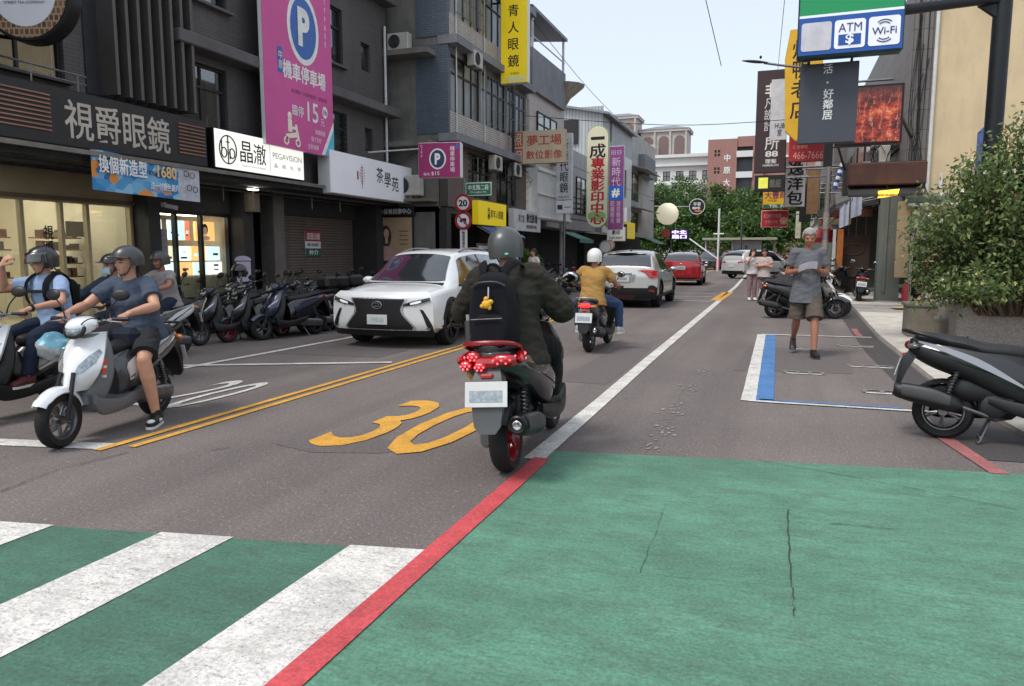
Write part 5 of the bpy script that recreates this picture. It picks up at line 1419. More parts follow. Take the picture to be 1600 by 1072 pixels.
# fascia signs of the three shops
t = [('視爵眼鏡', .18, .0, 1.96, .56, SILVERL, .012)]
s1 = sign('fascia_sign', 'long black optician fascia with four silver characters between striped ends', (-10.13, 7.55, 3.44), 7.3, .84, .25, mat('sign_black', (30, 30, 33), .5, var=.1, sc=3), BLACKM, 'E', [('視爵眼鏡', 1.75, 0.0, 2.0, .56, SILVERL, .012)])
for u0, u1 in ((-2.6, .52), (2.95, 3.58)):
    for k in range(9): MB().box(((u0 + u1) / 2, -.14, .27 - k * .062), (u1 - u0, .025, .02)).build('stripe_slat', mat('copper_slat', (150, 112, 96), .4, .5, var=.25, sc=2), s1, smooth=0)
GLOW = mat('lit_white_sign', (238, 238, 228), .5, var=.03, sc=2, em=.55)
s2 = sign('fascia_sign', 'glowing white lens-shop sign with a round monogram beside the black fascia', (-10.05, 12.68, 3.40), 2.76, .74, .22, GLOW, BLACKM, 'E', [('晶', -.50, .02, .36, .40, INK, .006), ('澈', -.10, .02, .38, .40, INK, .006), ('Superior Vision & Beauty', -.28, -.25, .7, .05, mat('grey_ink', (120, 116, 108), .6), .0), ('PEGAVISION', .80, .06, .98, .12, mat('grey_ink', (120, 116, 108), .6), .0), ('晶\u2003碩\u2003光\u2003學', .80, -.14, .9, .09, mat('grey_ink', (120, 116, 108), .6), 0)])
g = MB(); F0 = (-1.02, -.125, 0)
g.tube([(F0[0] + .23 * math.cos(a), F0[1], .26 * math.sin(a)) for a in (2 * math.pi * i / 36 for i in range(37))], .012, 6, caps=False)
g.tube([(F0[0], F0[1], -.25), (F0[0], F0[1], .25)], .012, 6)
for s in (-1, 1): g.tube([(F0[0] + s * .11 + .07 * math.cos(a), F0[1], -.06 + .09 * math.sin(a)) for a in (2 * math.pi * i / 20 for i in range(21))], .012, 6, caps=False); g.tube([(F0[0] + s * .11 - .06, F0[1], -.05 - (.12 if s > 0 else 0)), (F0[0] + s * .11 - .06, F0[1], .17 if s < 0 else .02)], .012, 6)
g.tube([(F0[0] - .05, F0[1], .14), (F0[0] + .05, F0[1], .14)], .01, 6)
g.build('monogram', INK, s2); panel(s2, 'divider', .22, 0, .008, .55, .22, mat('grey_ink', (120, 116, 108), .6))
s3 = sign('fascia_sign', 'plain pale grey teahouse sign with leaf drawing and brush characters', (-9.99, 17.02, 3.33), 4.25, .98, .34, mat('pale_lavender_sign', (246, 245, 250), .5, var=.03, sc=2), WHITE_P, 'E', [('茶', .12, .12, .34, .38, INK, .008), ('學', .52, .04, .34, .38, INK, .008), ('苑', .92, -.04, .38, .38, INK, .008)])
g = MB()
for i in range(7):
    z = -.2 + i * .065; ww = .12 * math.sin(math.pi * (i + .8) / 8)
    for s in (-1, 1): g.tube([(-.75, -.182, z), (-.75 + s * ww, -.182, z + .05)], .006, 5)
g.tube([(-.75, -.182, -.28), (-.75, -.182, .3)], .006, 5); g.build('leaf_drawing', mat('grey_ink', (120, 116, 108), .6), s3)
panel(s3, 'red_seal', -.95, .02, .07, .2, .34, colour('seal_red', (190, 70, 80)))
# blue banner under the first fascia, with scrap of paper
bn = thing('banner', 'blue and orange sale banner with 1680 price tied under the black fascia', 'banner', (-9.92, 9.75, 2.72), R(90))
def sag(u, v): return (-1.12 + 2.24 * u, .02 * math.sin(u * 9) * (1 - v), -.30 + .60 * v - .05 * u + .015 * math.sin(u * 12) * v)
def banner_mat():
    m, k, p = begin('blue_banner_print'); v = k.coord()
    vo = k.new('ShaderNodeTexVoronoi', inp={'Vector': k.coord((2.2, 1, 3)), 'Scale': 2.6})
    r = k.ramp(k.new('ShaderNodeSeparateColor', inp={0: vo.outputs['Color']}).outputs[0], [(.0, lin((30, 100, 160))), (.35, lin((52, 140, 196))), (.6, lin((160, 204, 226))), (.8, lin((70, 150, 200))), (.93, lin((224, 140, 60)))])
    k.l.new(r, p.inputs['Base Color']); p.inputs['Roughness'].default_value = .5; return m
MB().grid(lambda u, v: sag(u * .78, v), 20, 4).build('cloth', banner_mat(), bn); MB().grid(lambda u, v: sag(.78 + .22 * u, v), 8, 4).build('grey_end', mat('banner_grey_end', (188, 190, 198), .5, var=.2, sc=9), bn)
letters(bn, '換個新造型', .92, .26, frame((-.55, -.03, .10), (1, 0, -.02), (0, 0, 1)), WINK, 0, 0, .03)
letters(bn, '1680', .42, .20, frame((.34, -.03, .10), (1, 0, -.02), (0, 0, 1)), colour('price_orange', (236, 190, 120)), 0, 0, .02)
letters(bn, '送一付變色鏡片', .62, .12, frame((.28, -.03, -.15), (1, 0, -.02), (0, 0, 1)), WINK, 0, 0, .02); letters(bn, '配到好', .16, .07, frame((.03, -.03, .06), (1, 0, 0), (0, 0, 1)), INK, 0, 0, .02)
g = MB()
for (x, z) in ((.78, .12), (.92, .10), (.84, -.12), (.98, -.14)): g.tube([(x + .055 * math.cos(a), -.03, z + .05 * math.sin(a)) for a in (2 * math.pi * i / 14 for i in range(15))], .006, 5, caps=False)
g.build('glasses_drawing', INK, bn)
# round tea sign at the top corner
rs = thing('round_sign', 'round white tea-shop sign with patterned brown rim jutting from the wall', 'sign', (-9.75, 7.72, 4.92), R(18))
M = Matrix.Rotation(R(90), 4, 'X')
MB().lathe([(.001, -.14), (.60, -.14), (.62, -.12), (.62, .12), (.60, .14), (.001, .14)], M, 48).build('drum', BLACKM, rs)
MB().lathe([(.43, .146), (.575, .146), (.575, .152), (.43, .152), (.43, .146)], M, 48).build('rim_band', brickmat('rim_pattern', (120, 84, 62), (60, 48, 44), (160, 130, 100), .07, .09, .012, axes='xz', dirt=0), rs)
MB().lathe([(.001, .147), (.43, .147), (.43, .155), (.001, .155)], M, 48).build('face', mat('round_sign_face', (216, 216, 222), .5, var=.02), rs)
F = frame((0, -.157, 0), (1, 0, 0), (0, 0, 1)); letters(rs, '熟成紅茶', .62, .17, F, INK, 0, .02, .012); letters(rs, 'STREET TEA COMPANY', .56, .035, F, INK, 0, -.12, .0)
MB().tube([(.0, .1, -.3), (-.2, .9, -.3)], .03, 8).build('bracket', BLACKM, rs)
# tall pink parking banner
PINK = mat('pink_banner', (206, 88, 152), .6, var=.06, sc=1.2)
pb = sign('parking_banner', 'tall pink motorcycle parking banner with blue P hung on the charcoal wall', (-9.90, 13.90, 5.75), 2.42, 4.2, .10, PINK, WHITE_P, 'E', [('機車停車場', .17, -.48, 1.52, .36, WINK, .03), ('每日開放・計次計時皆可・歡迎利用', .32, -.88, 1.3, .09, colour('dark_pink_ink', (120, 36, 90)), .0), ('臨停', -.12, -1.27, .4, .22, WINK, .01), ('15', .42, -1.22, .40, .42, WINK, .01), ('元', .78, -1.38, .14, .16, WINK, .0), ('車牌辨識', .68, -1.62, .38, .11, WINK, .0), ('電子支付', .52, -1.79, .38, .11, WINK, .0), ('全新機車', .40, -1.96, .4, .11, WINK, .0), (vert('CITYPARK'), .98, 1.0, .07, 1.4, WINK, .0)], border=.0)
panel(pb, 'text_strip', .32, -.88, 1.42, .15, .10, WINK, -.004, .06)
panel(pb, 'ring', .16, .48, 1.12, 1.5, .10, WINK, 0, ell=True); panel(pb, 'disc', .16, .48, .92, 1.26, .10, colour('parking_blue', (60, 104, 176)), .004, ell=True)
letters(pb, 'P', .42, .8, frame((.16, -.07, .50), (1, 0, 0), (0, 0, 1)), WINK, 0, 0, .05)
panel(pb, 'tag', -.68, -.34, .16, .52, .10, colour('parking_blue', (60, 104, 176)), .002, .03); letters(pb, vert('中原'), .13, .36, frame((-.68, -.065, -.34), (1, 0, 0), (0, 0, 1)), WINK, 0, 0, .01)
panel(pb, 'badge', .88, -1.14, .2, .26, .10, WINK, .002, ell=True); letters(pb, '1h', .12, .12, frame((.88, -.067, -1.14), (1, 0, 0), (0, 0, 1)), colour('dark_pink_ink', (120, 36, 90)), 0, 0, .01)
MB().prism([(1.21, -2.08), (1.21, -1.30), (.72, -2.08)], .003, Matrix.Translation((0, -.0575, 0)) @ Matrix.Rotation(R(90), 4, 'X')).build('white_corner', WINK, pb, smooth=0)
MB().prism([(1.21, -2.08), (1.21, -1.46), (.84, -2.08)], .003, Matrix.Translation((0, -.0615, 0)) @ Matrix.Rotation(R(90), 4, 'X')).build('cyan_corner', colour('cyan_corner', (90, 186, 210)), pb, smooth=0)
g = MB()                      # printed scooter rider
g.ball((-.42, -.06, -1.42), (.07, .008, .08), 12, 8); g.box((-.42, -.06, -1.62), (.13, .008, .26)); g.box((-.34, -.061, -1.66), (.22, .008, .06)); g.box((-.36, -.062, -1.82), (.42, .008, .10), rot=(0, R(-12), 0)); g.box((-.18, -.063, -1.74), (.07, .008, .34), rot=(0, R(-15), 0))
for x in (-.56, -.16): g.lathe([(.05, 0), (.09, 0), (.09, .008), (.05, .008)], Matrix.Translation((x, -.058, -1.95)) @ Matrix.Rotation(R(90), 4, 'X'), 18)
g.build('printed_scooter', colour('print_cream', (240, 230, 210)), pb)

# ------------------------------------------------------------------ older tiled block with window bands
B = building('tiled_block', 'old block with white brick bands and long grimy window strips', 'building', -8.7, 18.9, 'E')
box_part(B, 'side_wall', -.0, .25, .28, 7, 0, 14, OLDCONC)
OLDPANE = glass('grimy_pane', (.5, .54, .54), .9, .4)
def z_floor(z0):
    box_part(B, 'tile_band', .06, 6.7, -.06, .2, z0, z0 + .62, WTILE)
    box_part(B, 'ledge', -.05, 6.75, -.34, .25, z0 - .22, z0 - .002, GREYCONC)
    box_part(B, 'corner_pier', -.03, .14, -.05, .9, z0 + .002, z0 + 2.35, BTILE)
    box_part(B, 'head_band', .14, 6.7, 0, .2, z0 + 2.16, z0 + 2.36, OLDCONC)
    u = .2
    for w in (2.2, 2.15, 1.95):
        window(B, u, u + w, z0 + .62, z0 + 2.16, v=.08, cols=4, fm=DARKFR, back=mat('grey_curtain', (150, 148, 144), .9, var=.2, sc=5), trans=.7, pane=OLDPANE)
        box_part(B, 'window_pier', u + w, u + w + .06, -.02, .2, z0 + .62, z0 + 2.16, PALECONC); u += w + .06
for z0 in (4.72, 7.28, 9.84): z_floor(z0)
box_part(B, 'upper_wall', 0, 6.7, 0, .25, 12.2, 14, OLDCONC)
# mezzanine strip: brown sheeting and barred windows
BRSH = brickmat('brown_sheeting', (112, 100, 92), (104, 92, 86), (74, 66, 62), .12, 30, .02, axes='xz', offset=0, dirt=.6)
wall(B, 0, 6.7, 2.75, 4.5, [(1.4, 3.2, 3.1, 4.4), (3.7, 5.6, 3.05, 4.4)], BRSH, name='mezzanine_wall')
for (a, b) in ((1.4, 3.2), (3.7, 5.6)): window(B, a, b, 3.08, 4.4, cols=3, fm=DARKFR, back=CURTAIN, trans=.6)
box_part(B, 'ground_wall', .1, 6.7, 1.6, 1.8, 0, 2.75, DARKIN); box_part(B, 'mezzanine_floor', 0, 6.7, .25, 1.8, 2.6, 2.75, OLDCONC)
for u in (.0, 3.2, 6.4): box_part(B, 'shop_column', u, u + .3, .05, .4, .0, 2.7, PILL)
g = MB()
for i in range(5): g.tube([(4.55 + .05 * i, -.25, 3.2), (4.5 + .06 * i, -.22 - .03 * (i % 2), 11.5)], .014, 6)
for i in range(14): g.box((4.65, -.25, 3.6 + i * .55), (.42, .03, .03))
g.build('cable_ladder', BLACKM, B)
MB().tube([(.42, -.1, 4.8), (.42, -.1, 12)], .02, 8).build('white_pipe', WHITEM, B); MB().tube([(2.5, -.1, 4.8), (2.5, -.1, 9.6)], .02, 8).build('white_pipe', WHITEM, B)
for (u, z0, w) in ((.25, 7.95, 2.1), (4.65, 5.4, 1.9), (2.5, 5.4, 2.05)):
    g = MB()
    for i in range(9): g.tube([(u + w * i / 8, -.16, z0), (u + w * i / 8, -.16, z0 + 1.4)], .010, 5)
    for k in range(4): g.tube([(u, -.16, z0 + k * .46), (u + w, -.16, z0 + k * .46)], .012, 5)
    g.build('window_grille', STEEL, B)
g = MB(); rq = random.Random(8)
for i in range(9): g.tube(catmull([(rq.uniform(0, 6.5), -.12, 4.6), (rq.uniform(0, 6.5), -.3, 4.3 + rq.uniform(-.4, .3)), (rq.uniform(0, 6.6), -.12, 3.2 + rq.uniform(0, 1.3))], 12), .010, 4)
g.build('loose_cables', BLACKM, B)
for z in (4.35, 6.75, 9.2): box_part(B, 'side_ledge', -.55, -.002, .3, 2.6, z, z + .14, OLDCONC)
MB().tube([(-.1, .4, 4.4), (-.4, 2.4, 3.6)], .02, 6).build('side_stay', STEEL, B)
aircon('grimy air conditioner outdoor unit on ledge above the poster wall', (-9.75, 18.58, 3.02), 'S'); aircon('dusty air conditioner unit high on the old block side wall', (-9.95, 18.58, 6.9), 'S', .8)
aircon('small air conditioner unit on the mezzanine of the old block', (-8.45, 21.9, 4.0), 'E', .8)
aircon('air conditioner unit below the second-floor strip of the old block', (-8.5, 23.9, 4.0), 'E', .8); aircon('air conditioner unit high on the old block near the yellow sign', (-8.45, 20.3, 6.72), 'E', .8)
aircon('air conditioner unit on the narrow pale house', (-8.6, 29.0, 5.0), 'E', .8)
bl = thing('metal_ledge', 'rusty metal ledge under the air conditioner beside the teahouse sign', 'ledge', (-9.75, 18.7, 2.9)); MB().box((0, 0, 0), (1.5, .6, .08), bev=.01).build('plate', mat('rusty_sheet', (118, 108, 92), .8, dirt=.6), bl)
ad = sign('poster_wall', 'tan advertising poster with a standing figure beside the roller shutter', (-10.35, 18.78, 1.85), 1.25, 1.25, .08, mat('tan_poster', (176, 148, 120), .5, var=.08, sc=2), BLACKM, 'S', [('MODEL', -.42, .50, .3, .06, WINK, 0)])
panel(ad, 'hair_print', -.22, .08, .34, .62, .08, HAIRP, 0, ell=True); panel(ad, 'face_print', -.20, .16, .17, .26, .08, mat('print_skin', (206, 164, 138), .6), .004, ell=True); panel(ad, 'neck_print', -.20, -.02, .09, .2, .08, mat('print_skin', (206, 164, 138), .6), .003); panel(ad, 'dress_print', -.20, -.40, .58, .42, .08, mat('print_rose', (190, 150, 140), .6), .002, ell=True)
for k in range(4): panel(ad, 'text_print', .34, .22 - k * .12, .3 - .05 * (k % 2), .035, .08, mat('print_olive', (120, 104, 84), .6))
sign('strip_sign', 'dark strip sign with white characters over the tan poster', (-10.3, 18.72, 2.62), 1.3, .26, .1, mat('sign_black', (30, 30, 33), .5), BLACKM, 'S', [('青年保養按摩中心', 0, 0, 1.15, .15, WINK, .01)])
MAG = mat('magenta_sign', (150, 34, 98), .5, var=.05, sc=2)
ps = sign('projecting_sign', 'magenta motorcycle parking sign with white P jutting over the pavement', (-7.92, 16.8, 3.70), 1.06, .84, .26, MAG, WHITE_P, R(10), [('$15', -.1, -.32, .2, .10, WINK, .0), ('每時', -.32, -.33, .16, .07, WINK, 0), (vert('機車停車場'), .33, .02, .12, .62, WINK, .0), (vert('CITY'), -.44, .22, .05, .3, WINK, 0)], border=.01)
panel(ps, 'ring', -.04, .03, .42, .50, .26, WINK, 0, ell=True); panel(ps, 'disc', -.04, .03, .35, .42, .26, colour('navy', (34, 52, 92)), .004, ell=True); letters(ps, 'P', .14, .27, frame((-.04, -.145, .03), (1, 0, 0), (0, 0, 1)), WINK, 0, 0, .05)
panel(ps, 'blue_tag', .45, .31, .07, .12, .26, colour('parking_blue', (60, 104, 176)))
MB().tube([(-.5, .0, .3), (-2.0, .4, .3)], .02, 6).build('bracket', WHITEM, ps)
YEL = mat('yellow_sign', (244, 214, 30), .45, var=.05, sc=1.5, em=.12)
YEL2 = mat('golden_sign', (230, 178, 40), .5, var=.08, sc=2)
ys_ = sign('projecting_sign', 'tall yellow optician sign with black characters hung off the old block', (-8.05, 22.6, 8.3), .9, 3.15, .22, YEL, WHITE_P, 'S', [('年', -.02, 1.10, .34, .34, INK, .012), ('青', -.02, .60, .34, .34, INK, .012), ('人', -.02, .10, .34, .34, INK, .012), ('眼', -.02, -.40, .34, .34, INK, .012), ('鏡', -.02, -.90, .36, .36, INK, .012), ('中原店', .02, -1.28, .3, .08, INK, .0)])
panel(ys_, 'wave_print', .05, -1.44, .7, .18, .22, mat('pale_yellow', (246, 240, 170), .5), 0, ell=True)
MB().tube([(-.4, 0, .9), (-.9, 0, .9)], .03, 8).build('bracket', BLACKM, ys_); MB().tube([(-.4, 0, -1.0), (-.9, 0, -1.0)], .03, 8).build('bracket', BLACKM, ys_)
sign('fascia_sign', 'yellow optician fascia behind the round traffic signs', (-8.55, 21.65, 2.66), 2.35, .70, .2, YEL, YEL, 'E', [('青年人眼鏡', .35, 0, 1.1, .26, INK, .012), ('光\n學', -.35, 0, .2, .36, INK, .04)], border=.0)
sign('fascia_sign', 'white camera-shop fascia with bold dark lettering beyond the yellow fascia', (-8.5, 24.9, 2.58), 2.9, .72, .2, mat('grimy_white_sign', (204, 204, 204), .5, dirt=.3), WHITEM, 'E', [('夢工場', -.7, .05, .6, .26, INK, .01), ('數位影像', .45, .10, 1.2, .3, INK, .05), ('照相 證件照 印刷', .4, -.20, 1.1, .12, INK, .02)], border=.0)
RUSTR = mat('faded_red_ink', (188, 74, 66), .6, var=.15, sc=8)
dr = sign('projecting_sign', 'faded beige photo studio sign with red characters projecting high up', (-7.82, 24.2, 4.98), 1.98, 1.08, .2, mat('faded_beige_sign', (204, 188, 158), .6, var=.08, sc=2, dirt=.25), mat('beige_case', (180, 166, 140), .6), 'S', [('夢工場', .26, .22, 1.2, .34, RUSTR, .02), ('數位影像', .26, -.25, 1.26, .28, RUSTR, .015)], border=.01)
for k, ch in ((.27, '照'), (-.27, '相')): panel(dr, 'red_block', -.70, k, .42, .48, .2, RUSTR); letters(dr, ch, .34, .38, frame((-.70, -.118, k), (1, 0, 0), (0, 0, 1)), mat('faded_beige_ink', (210, 196, 170), .6), 0, 0, .02)
MB().tube([(-.9, 0, .1), (-1.2, 0, .1)], .04, 8).build('bracket', BLACKM, dr)
# blue awning and shopfront below the yellow fascia
aw = thing('awning', 'blue and pale blue fabric awning below the yellow optician fascia', 'awning', (-8.4, 20.5, 2.25), R(90))
MB().grid(lambda u, v: (u * 1.2, -.5 * v, -.34 * v + .03 * math.sin(v * 3)), 6, 5).build('dark_cloth', colour('royal_blue_cloth', (34, 74, 150)), aw); MB().grid(lambda u, v: (1.2 + u * 1.5, -.5 * v, -.30 * v + .02), 6, 5).build('pale_cloth', colour('pale_blue_cloth', (110, 152, 206)), aw)
for u in (0.02, 2.68): MB().tube([(u, .1, .0), (u, -.5, -.33)], .015, 6).build('awning_arm', STEEL, aw)
MB().box((1.35, .1, -.75), (2.7, .05, .5)).build('shop_board', mat('shop_board', (112, 108, 100), .6, var=.3, sc=5), aw, smooth=0); MB().box((1.35, .06, -.62), (2.6, .03, .1)).build('pale_strip', WHITE_P, aw, smooth=0)
bb = sign('standing_banner', 'narrow blue cloth banner hanging beside the awning pole', (-7.9, 22.3, 1.5), .32, 1.1, .03, colour('pale_blue_cloth', (110, 152, 206)), facing='S', texts=[(vert('配眼鏡'), 0, 0, .16, .7, WINK, .02)])
MB().tube([(0, .03, -1.5), (0, .03, .6)], .012, 6).build('banner_pole', STEEL, bb)
# traffic signs on one post
tp = thing('traffic_sign_post', 'round red-rimmed 20 and no-entry signs with green street plate on post', 'traffic sign', (-7.65, 17.6, 0))
MB().tube([(0, 0, 0), (0, 0, 3.35)], .038, 12).build('post', STEEL, tp)
RIMR = colour('sign_red', (160, 34, 48))
for z, nm in ((2.72, 'speed'), (2.28, 'ban')):
    M = Matrix.Translation((-.0, -.06, z)) @ Matrix.Rotation(R(90), 4, 'X')
    d_ = MB().lathe([(.001, 0), (.235, 0), (.235, .015), (.001, .015)], M, 36).build('round_plate', RIMR, tp); MB().lathe([(.001, .016), (.165, .016), (.165, .019), (.001, .019)], M, 32).build('white_disc', WINK, d_)
    F = frame((0, -.082, z), (1, 0, 0), (0, 0, 1))
    if nm == 'speed': letters(d_, '20', .24, .17, F, INK, 0, 0, .03)
    else:
        g = MB(); g.tube([(-.08, -.083, z - .02), (0, -.083, z + .03), (.09, -.083, z + .02)], .035, 8, flat=((0, 1, 0), .1)); g.lathe([(.02, 0), (.04, 0)], Matrix.Translation((.06, -.083, z - .05)) @ Matrix.Rotation(R(90), 4, 'X'), 12); g.build('pictogram', INK, d_)
        MB().tube([(-.13, -.086, z + .13), (.13, -.086, z - .13)], .018, 6).build('ban_bar', RIMR, d_)
gp = MB().box((.42, -.05, 3.06), (.74, .02, .36), bev=.006).build('street_plate', colour('plate_green', (28, 104, 72)), tp); MB().box((.42, -.058, 3.06), (.70, .008, .32)).build('plate_rim', WINK, gp, smooth=0); MB().box((.42, -.061, 3.06), (.67, .006, .29)).build('plate_field', colour('plate_green', (28, 104, 72)), gp, smooth=0)
letters(gp, '中北路二段', .56, .13, frame((.42, -.066, 3.10), (1, 0, 0), (0, 0, 1)), WINK, 0, 0, .01); letters(gp, 'Zhongbei Rd.', .46, .06, frame((.42, -.066, 2.98), (1, 0, 0), (0, 0, 1)), WINK, 0, 0, 0)
pp = MB().box((.0, -.05, 1.80), (.2, .015, .5), bev=.004).build('text_plate', WHITE_P, tp); letters(pp, vert('機慢車優先'), .08, .42, frame((0, -.06, 1.8), (1, 0, 0), (0, 0, 1)), INK, 0, 0, .01)

# ------------------------------------------------------------------ houses farther along the left side
C = building('narrow_pale_house', 'narrow pale house with grey rooftop parapet and canopy on posts', 'building', -8.75, 26.0, 'E')
PT = brickmat('pale_square_tile', (190, 180, 172), (182, 172, 166), (150, 142, 136), .3, .3, .006, axes='auto', offset=0, dirt=.35)
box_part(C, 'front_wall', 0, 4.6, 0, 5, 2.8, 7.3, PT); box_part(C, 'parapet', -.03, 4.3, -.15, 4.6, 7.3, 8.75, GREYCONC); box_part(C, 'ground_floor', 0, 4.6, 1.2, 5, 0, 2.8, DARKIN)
for z in (3.2, 5.3): window(C, .9, 3.4, z, z + 1.4, v=-.04, cols=3, fm=DARKFR)
box_part(C, 'tank', .5, 1.6, .4, 1.5, 8.75, 9.5, PALECONC)
g = MB()
for (u, v) in ((.1, -.1), (4.1, -.1), (.1, 3.4), (4.1, 3.4)): g.tube([(u, v, 8.75), (u, v, 10.0)], .05, 8)
for v in (-.12, 3.4): g.tube([(0, v, 9.15), (4.2, v, 9.15)], .025, 6)
g.build('canopy_post', WHITEM, C)
MB().loft([[(u, -.25, 10.1), (u, 4.2, 10.5), (u, 4.2, 10.4), (u, -.25, 9.98)] for u in (-.3, 4.2)]).build('canopy_roof', mat('canopy_sheet', (96, 98, 106), .5), C, smooth=0)
box_part(C, 'white_cladding', 0, 4.5, -.35, -.002, 2.7, 4.6, WHITEM)
for k in range(3): box_part(C, 'cladding_rail', 0, 4.5, -.42, -.352, 2.75 + k * .85, 2.83 + k * .85, WHITE_P)
g = MB()
for i in range(12): g.box((-.15, .3, 4.9 + i * .2), (.05, .5, .03))
for v in (.05, .55): g.tube([(-.15, v, 4.7), (-.15, v, 7.3)], .02, 6)
g.build('wall_ladder', BLACKM, C)
sg = thing('shell_cap', 'small patterned rooftop cap beyond the grey parapet', 'roof', (-8.9, 30.9, 7.4)); MB().lathe([(.05, 0), (.35, .5), (.9, .95), (.95, 1.02), (.3, 1.0)], None, 12).build('cap', mat('cap_stone', (170, 164, 148), .7, var=.3, sc=5), sg); MB().tube([(0, 0, -7.4), (0, 0, .3)], .08, 8).build('cap_post', PALECONC, sg)
C2 = building('low_sheet_house', 'low grey house of corrugated sheet behind the vertical signs', 'building', -9.6, 31.0, 'E')
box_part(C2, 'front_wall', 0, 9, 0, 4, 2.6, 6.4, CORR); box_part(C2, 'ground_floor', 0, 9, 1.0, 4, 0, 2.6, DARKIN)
for u in (.6, 4.8): window(C2, u, u + 2.6, 3.4, 5.2, v=-.04, cols=3, fm=DARKFR)
for i in range(5): box_part(C2, 'balcony_bar', 0, 9, -.5, -.46, 3.0 + i * .25, 3.05 + i * .25, BLACKM)
D = building('white_corner_house', 'white house with corrugated sheet top storey and wide dark windows', 'building', -9.3, 40.4, 'E')
DW = [(.8, 6.6, 4.9, 6.6), (.8, 6.6, 2.9, 4.2)]
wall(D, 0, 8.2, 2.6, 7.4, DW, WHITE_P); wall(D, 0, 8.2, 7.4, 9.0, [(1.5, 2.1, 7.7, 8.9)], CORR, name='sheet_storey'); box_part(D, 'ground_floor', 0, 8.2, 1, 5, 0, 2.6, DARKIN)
for w in DW: window(D, *w, cols=5, fm=DARKFR, trans=.7)
box_part(D, 'end_wall', -.1, -.002, .02, 5, 2.6, 9.35, CORR); MB().loft([[(u, -.35, 8.98), (u, 2.5, 9.55), (u, 5.2, 9.4), (u, 5.2, 9.28), (u, 2.5, 9.43), (u, -.35, 8.86)] for u in (-.35, 8.3)]).build('roof_sheet', mat('roof_sheet', (134, 138, 142), .5, .3), D, smooth=0)
box_part(D, 'end_window', -.2, -.1, 1.4, 3.0, 7.4, 8.7, DARKFR)
Eb = building('concrete_house', 'weathered concrete house with awnings next to the white corner house', 'building', -9.6, 48.7, 'E')
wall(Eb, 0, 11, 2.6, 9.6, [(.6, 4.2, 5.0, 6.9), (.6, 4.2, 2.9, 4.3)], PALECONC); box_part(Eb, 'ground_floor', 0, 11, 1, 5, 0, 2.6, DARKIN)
for w in ((.6, 4.2, 5.0, 6.9), (.6, 4.2, 2.9, 4.3)): window(Eb, *w, cols=4, fm=ALU, trans=.7)
box_part(Eb, 'end_wall', -.1, -.002, .02, 5, 2.6, 9.6, PALECONC)
for z in (6.9, 4.3): MB().loft([[(u, -.002, z + .35), (u, -1.3, z), (u, -1.3, z - .06), (u, -.002, z + .27)] for u in (.2, 5.6)]).build('awning_sheet', mat('awning_sheet', (150, 146, 140), .6, dirt=.4), Eb, smooth=0)
box_part(Eb, 'grey_box', 3.8, 8.2, -.5, -.002, 6.9, 8.3, GREYCONC)
# signs along the left side, one behind the other
sign('projecting_sign', 'narrow grey vertical optician sign with black characters', (-7.95, 28.0, 4.75), .62, 2.5, .2, mat('pale_grey_sign', (196, 198, 200), .5, dirt=.25), WHITEM, 'S', [(vert('新時代眼鏡'), .0, .02, .34, 2.0, INK, .01), ('配鏡 驗光', 0, -1.14, .4, .08, INK, 0)])
x_ = sign('square_sign', 'small white sign with a dark square under the grey vertical sign', (-7.95, 28.0, 3.22), .64, .5, .18, WHITE_P, WHITEM, 'S', []); panel(x_, 'dark_square', -.15, 0, .2, .18, .18, colour('navy', (34, 52, 92))); panel(x_, 'text_line', .15, 0, .25, .03, .18, GREYP)
MB().tube([(0, 0, -.25), (0, 0, -3.2)], .05, 8).build('post', STEEL, x_)
cap = [(.5 * math.cos(R(a)), 1.78 + .5 * math.sin(R(a))) for a in range(0, 181, 20)] + [(.5 * math.cos(R(a)), -1.78 + .5 * math.sin(R(a))) for a in range(180, 361, 20)]
yc = sign('projecting_sign', 'tall round-ended cream copy-shop sign with black and red characters', (-7.95, 33.5, 4.88), 1.0, 4.5, .25, mat('cream_sign', (236, 230, 200), .5, var=.05, sc=1), mat('green_case', (150, 176, 120), .5), 'S', [(vert('專業影印中心'), .02, -.62, .62, 2.95, colour('sign_crimson', (196, 36, 48)), .03, .95), ('一', 0, 1.72, .6, .09, INK, .03), ('成', 0, 1.16, .72, .62, INK, .02)], shape=cap)
panel(yc, 'green_wave', 0, -1.75, .85, .5, .25, colour('wave_green', (150, 190, 120)), -.003, ell=True)
pu = sign('projecting_sign', 'purple vertical optician sign with blue hash emblem', (-8.05, 38.0, 4.75), .82, 4.2, .22, mat('dull_purple_sign', (130, 68, 124), .5, var=.08, sc=1.5), WHITEM, 'S', [(vert('新時代'), 0, .82, .46, 1.45, mat('lilac_ink', (206, 186, 206), .6), .0), ('旧日', 0, 1.78, .5, .22, mat('lilac_ink', (206, 186, 206), .6), 0), (vert('配鏡驗光'), -.16, -1.2, .2, 1.1, mat('lilac_ink', (206, 186, 206), .6), 0), (vert('隱形眼鏡'), .16, -1.2, .2, 1.1, mat('lilac_ink', (206, 186, 206), .6), 0)])
panel(pu, 'blue_block', 0, -.24, .74, .72, .22, colour('hash_blue', (36, 92, 190))); letters(pu, '#', .42, .44, frame((0, -.13, -.24), (1, 0, 0), (0, 0, 1)), WINK, 0, 0, .04)
sign('square_sign', 'white square sign with dark print under the purple sign', (-8.0, 38.0, 2.42), .95, .7, .2, WHITE_P, WHITEM, 'S', [('影印', 0, .1, .4, .22, INK, .03), ('COPY PRINT', 0, -.18, .7, .12, INK, .02)])
sign('shop_sign', 'yellow shop sign with a bold mark below the white corner house', (-8.6, 44.5, 2.8), 2.6, .95, .2, YEL, YEL, 'E', [('好', 0, 0, .5, .6, WINK, .03)])
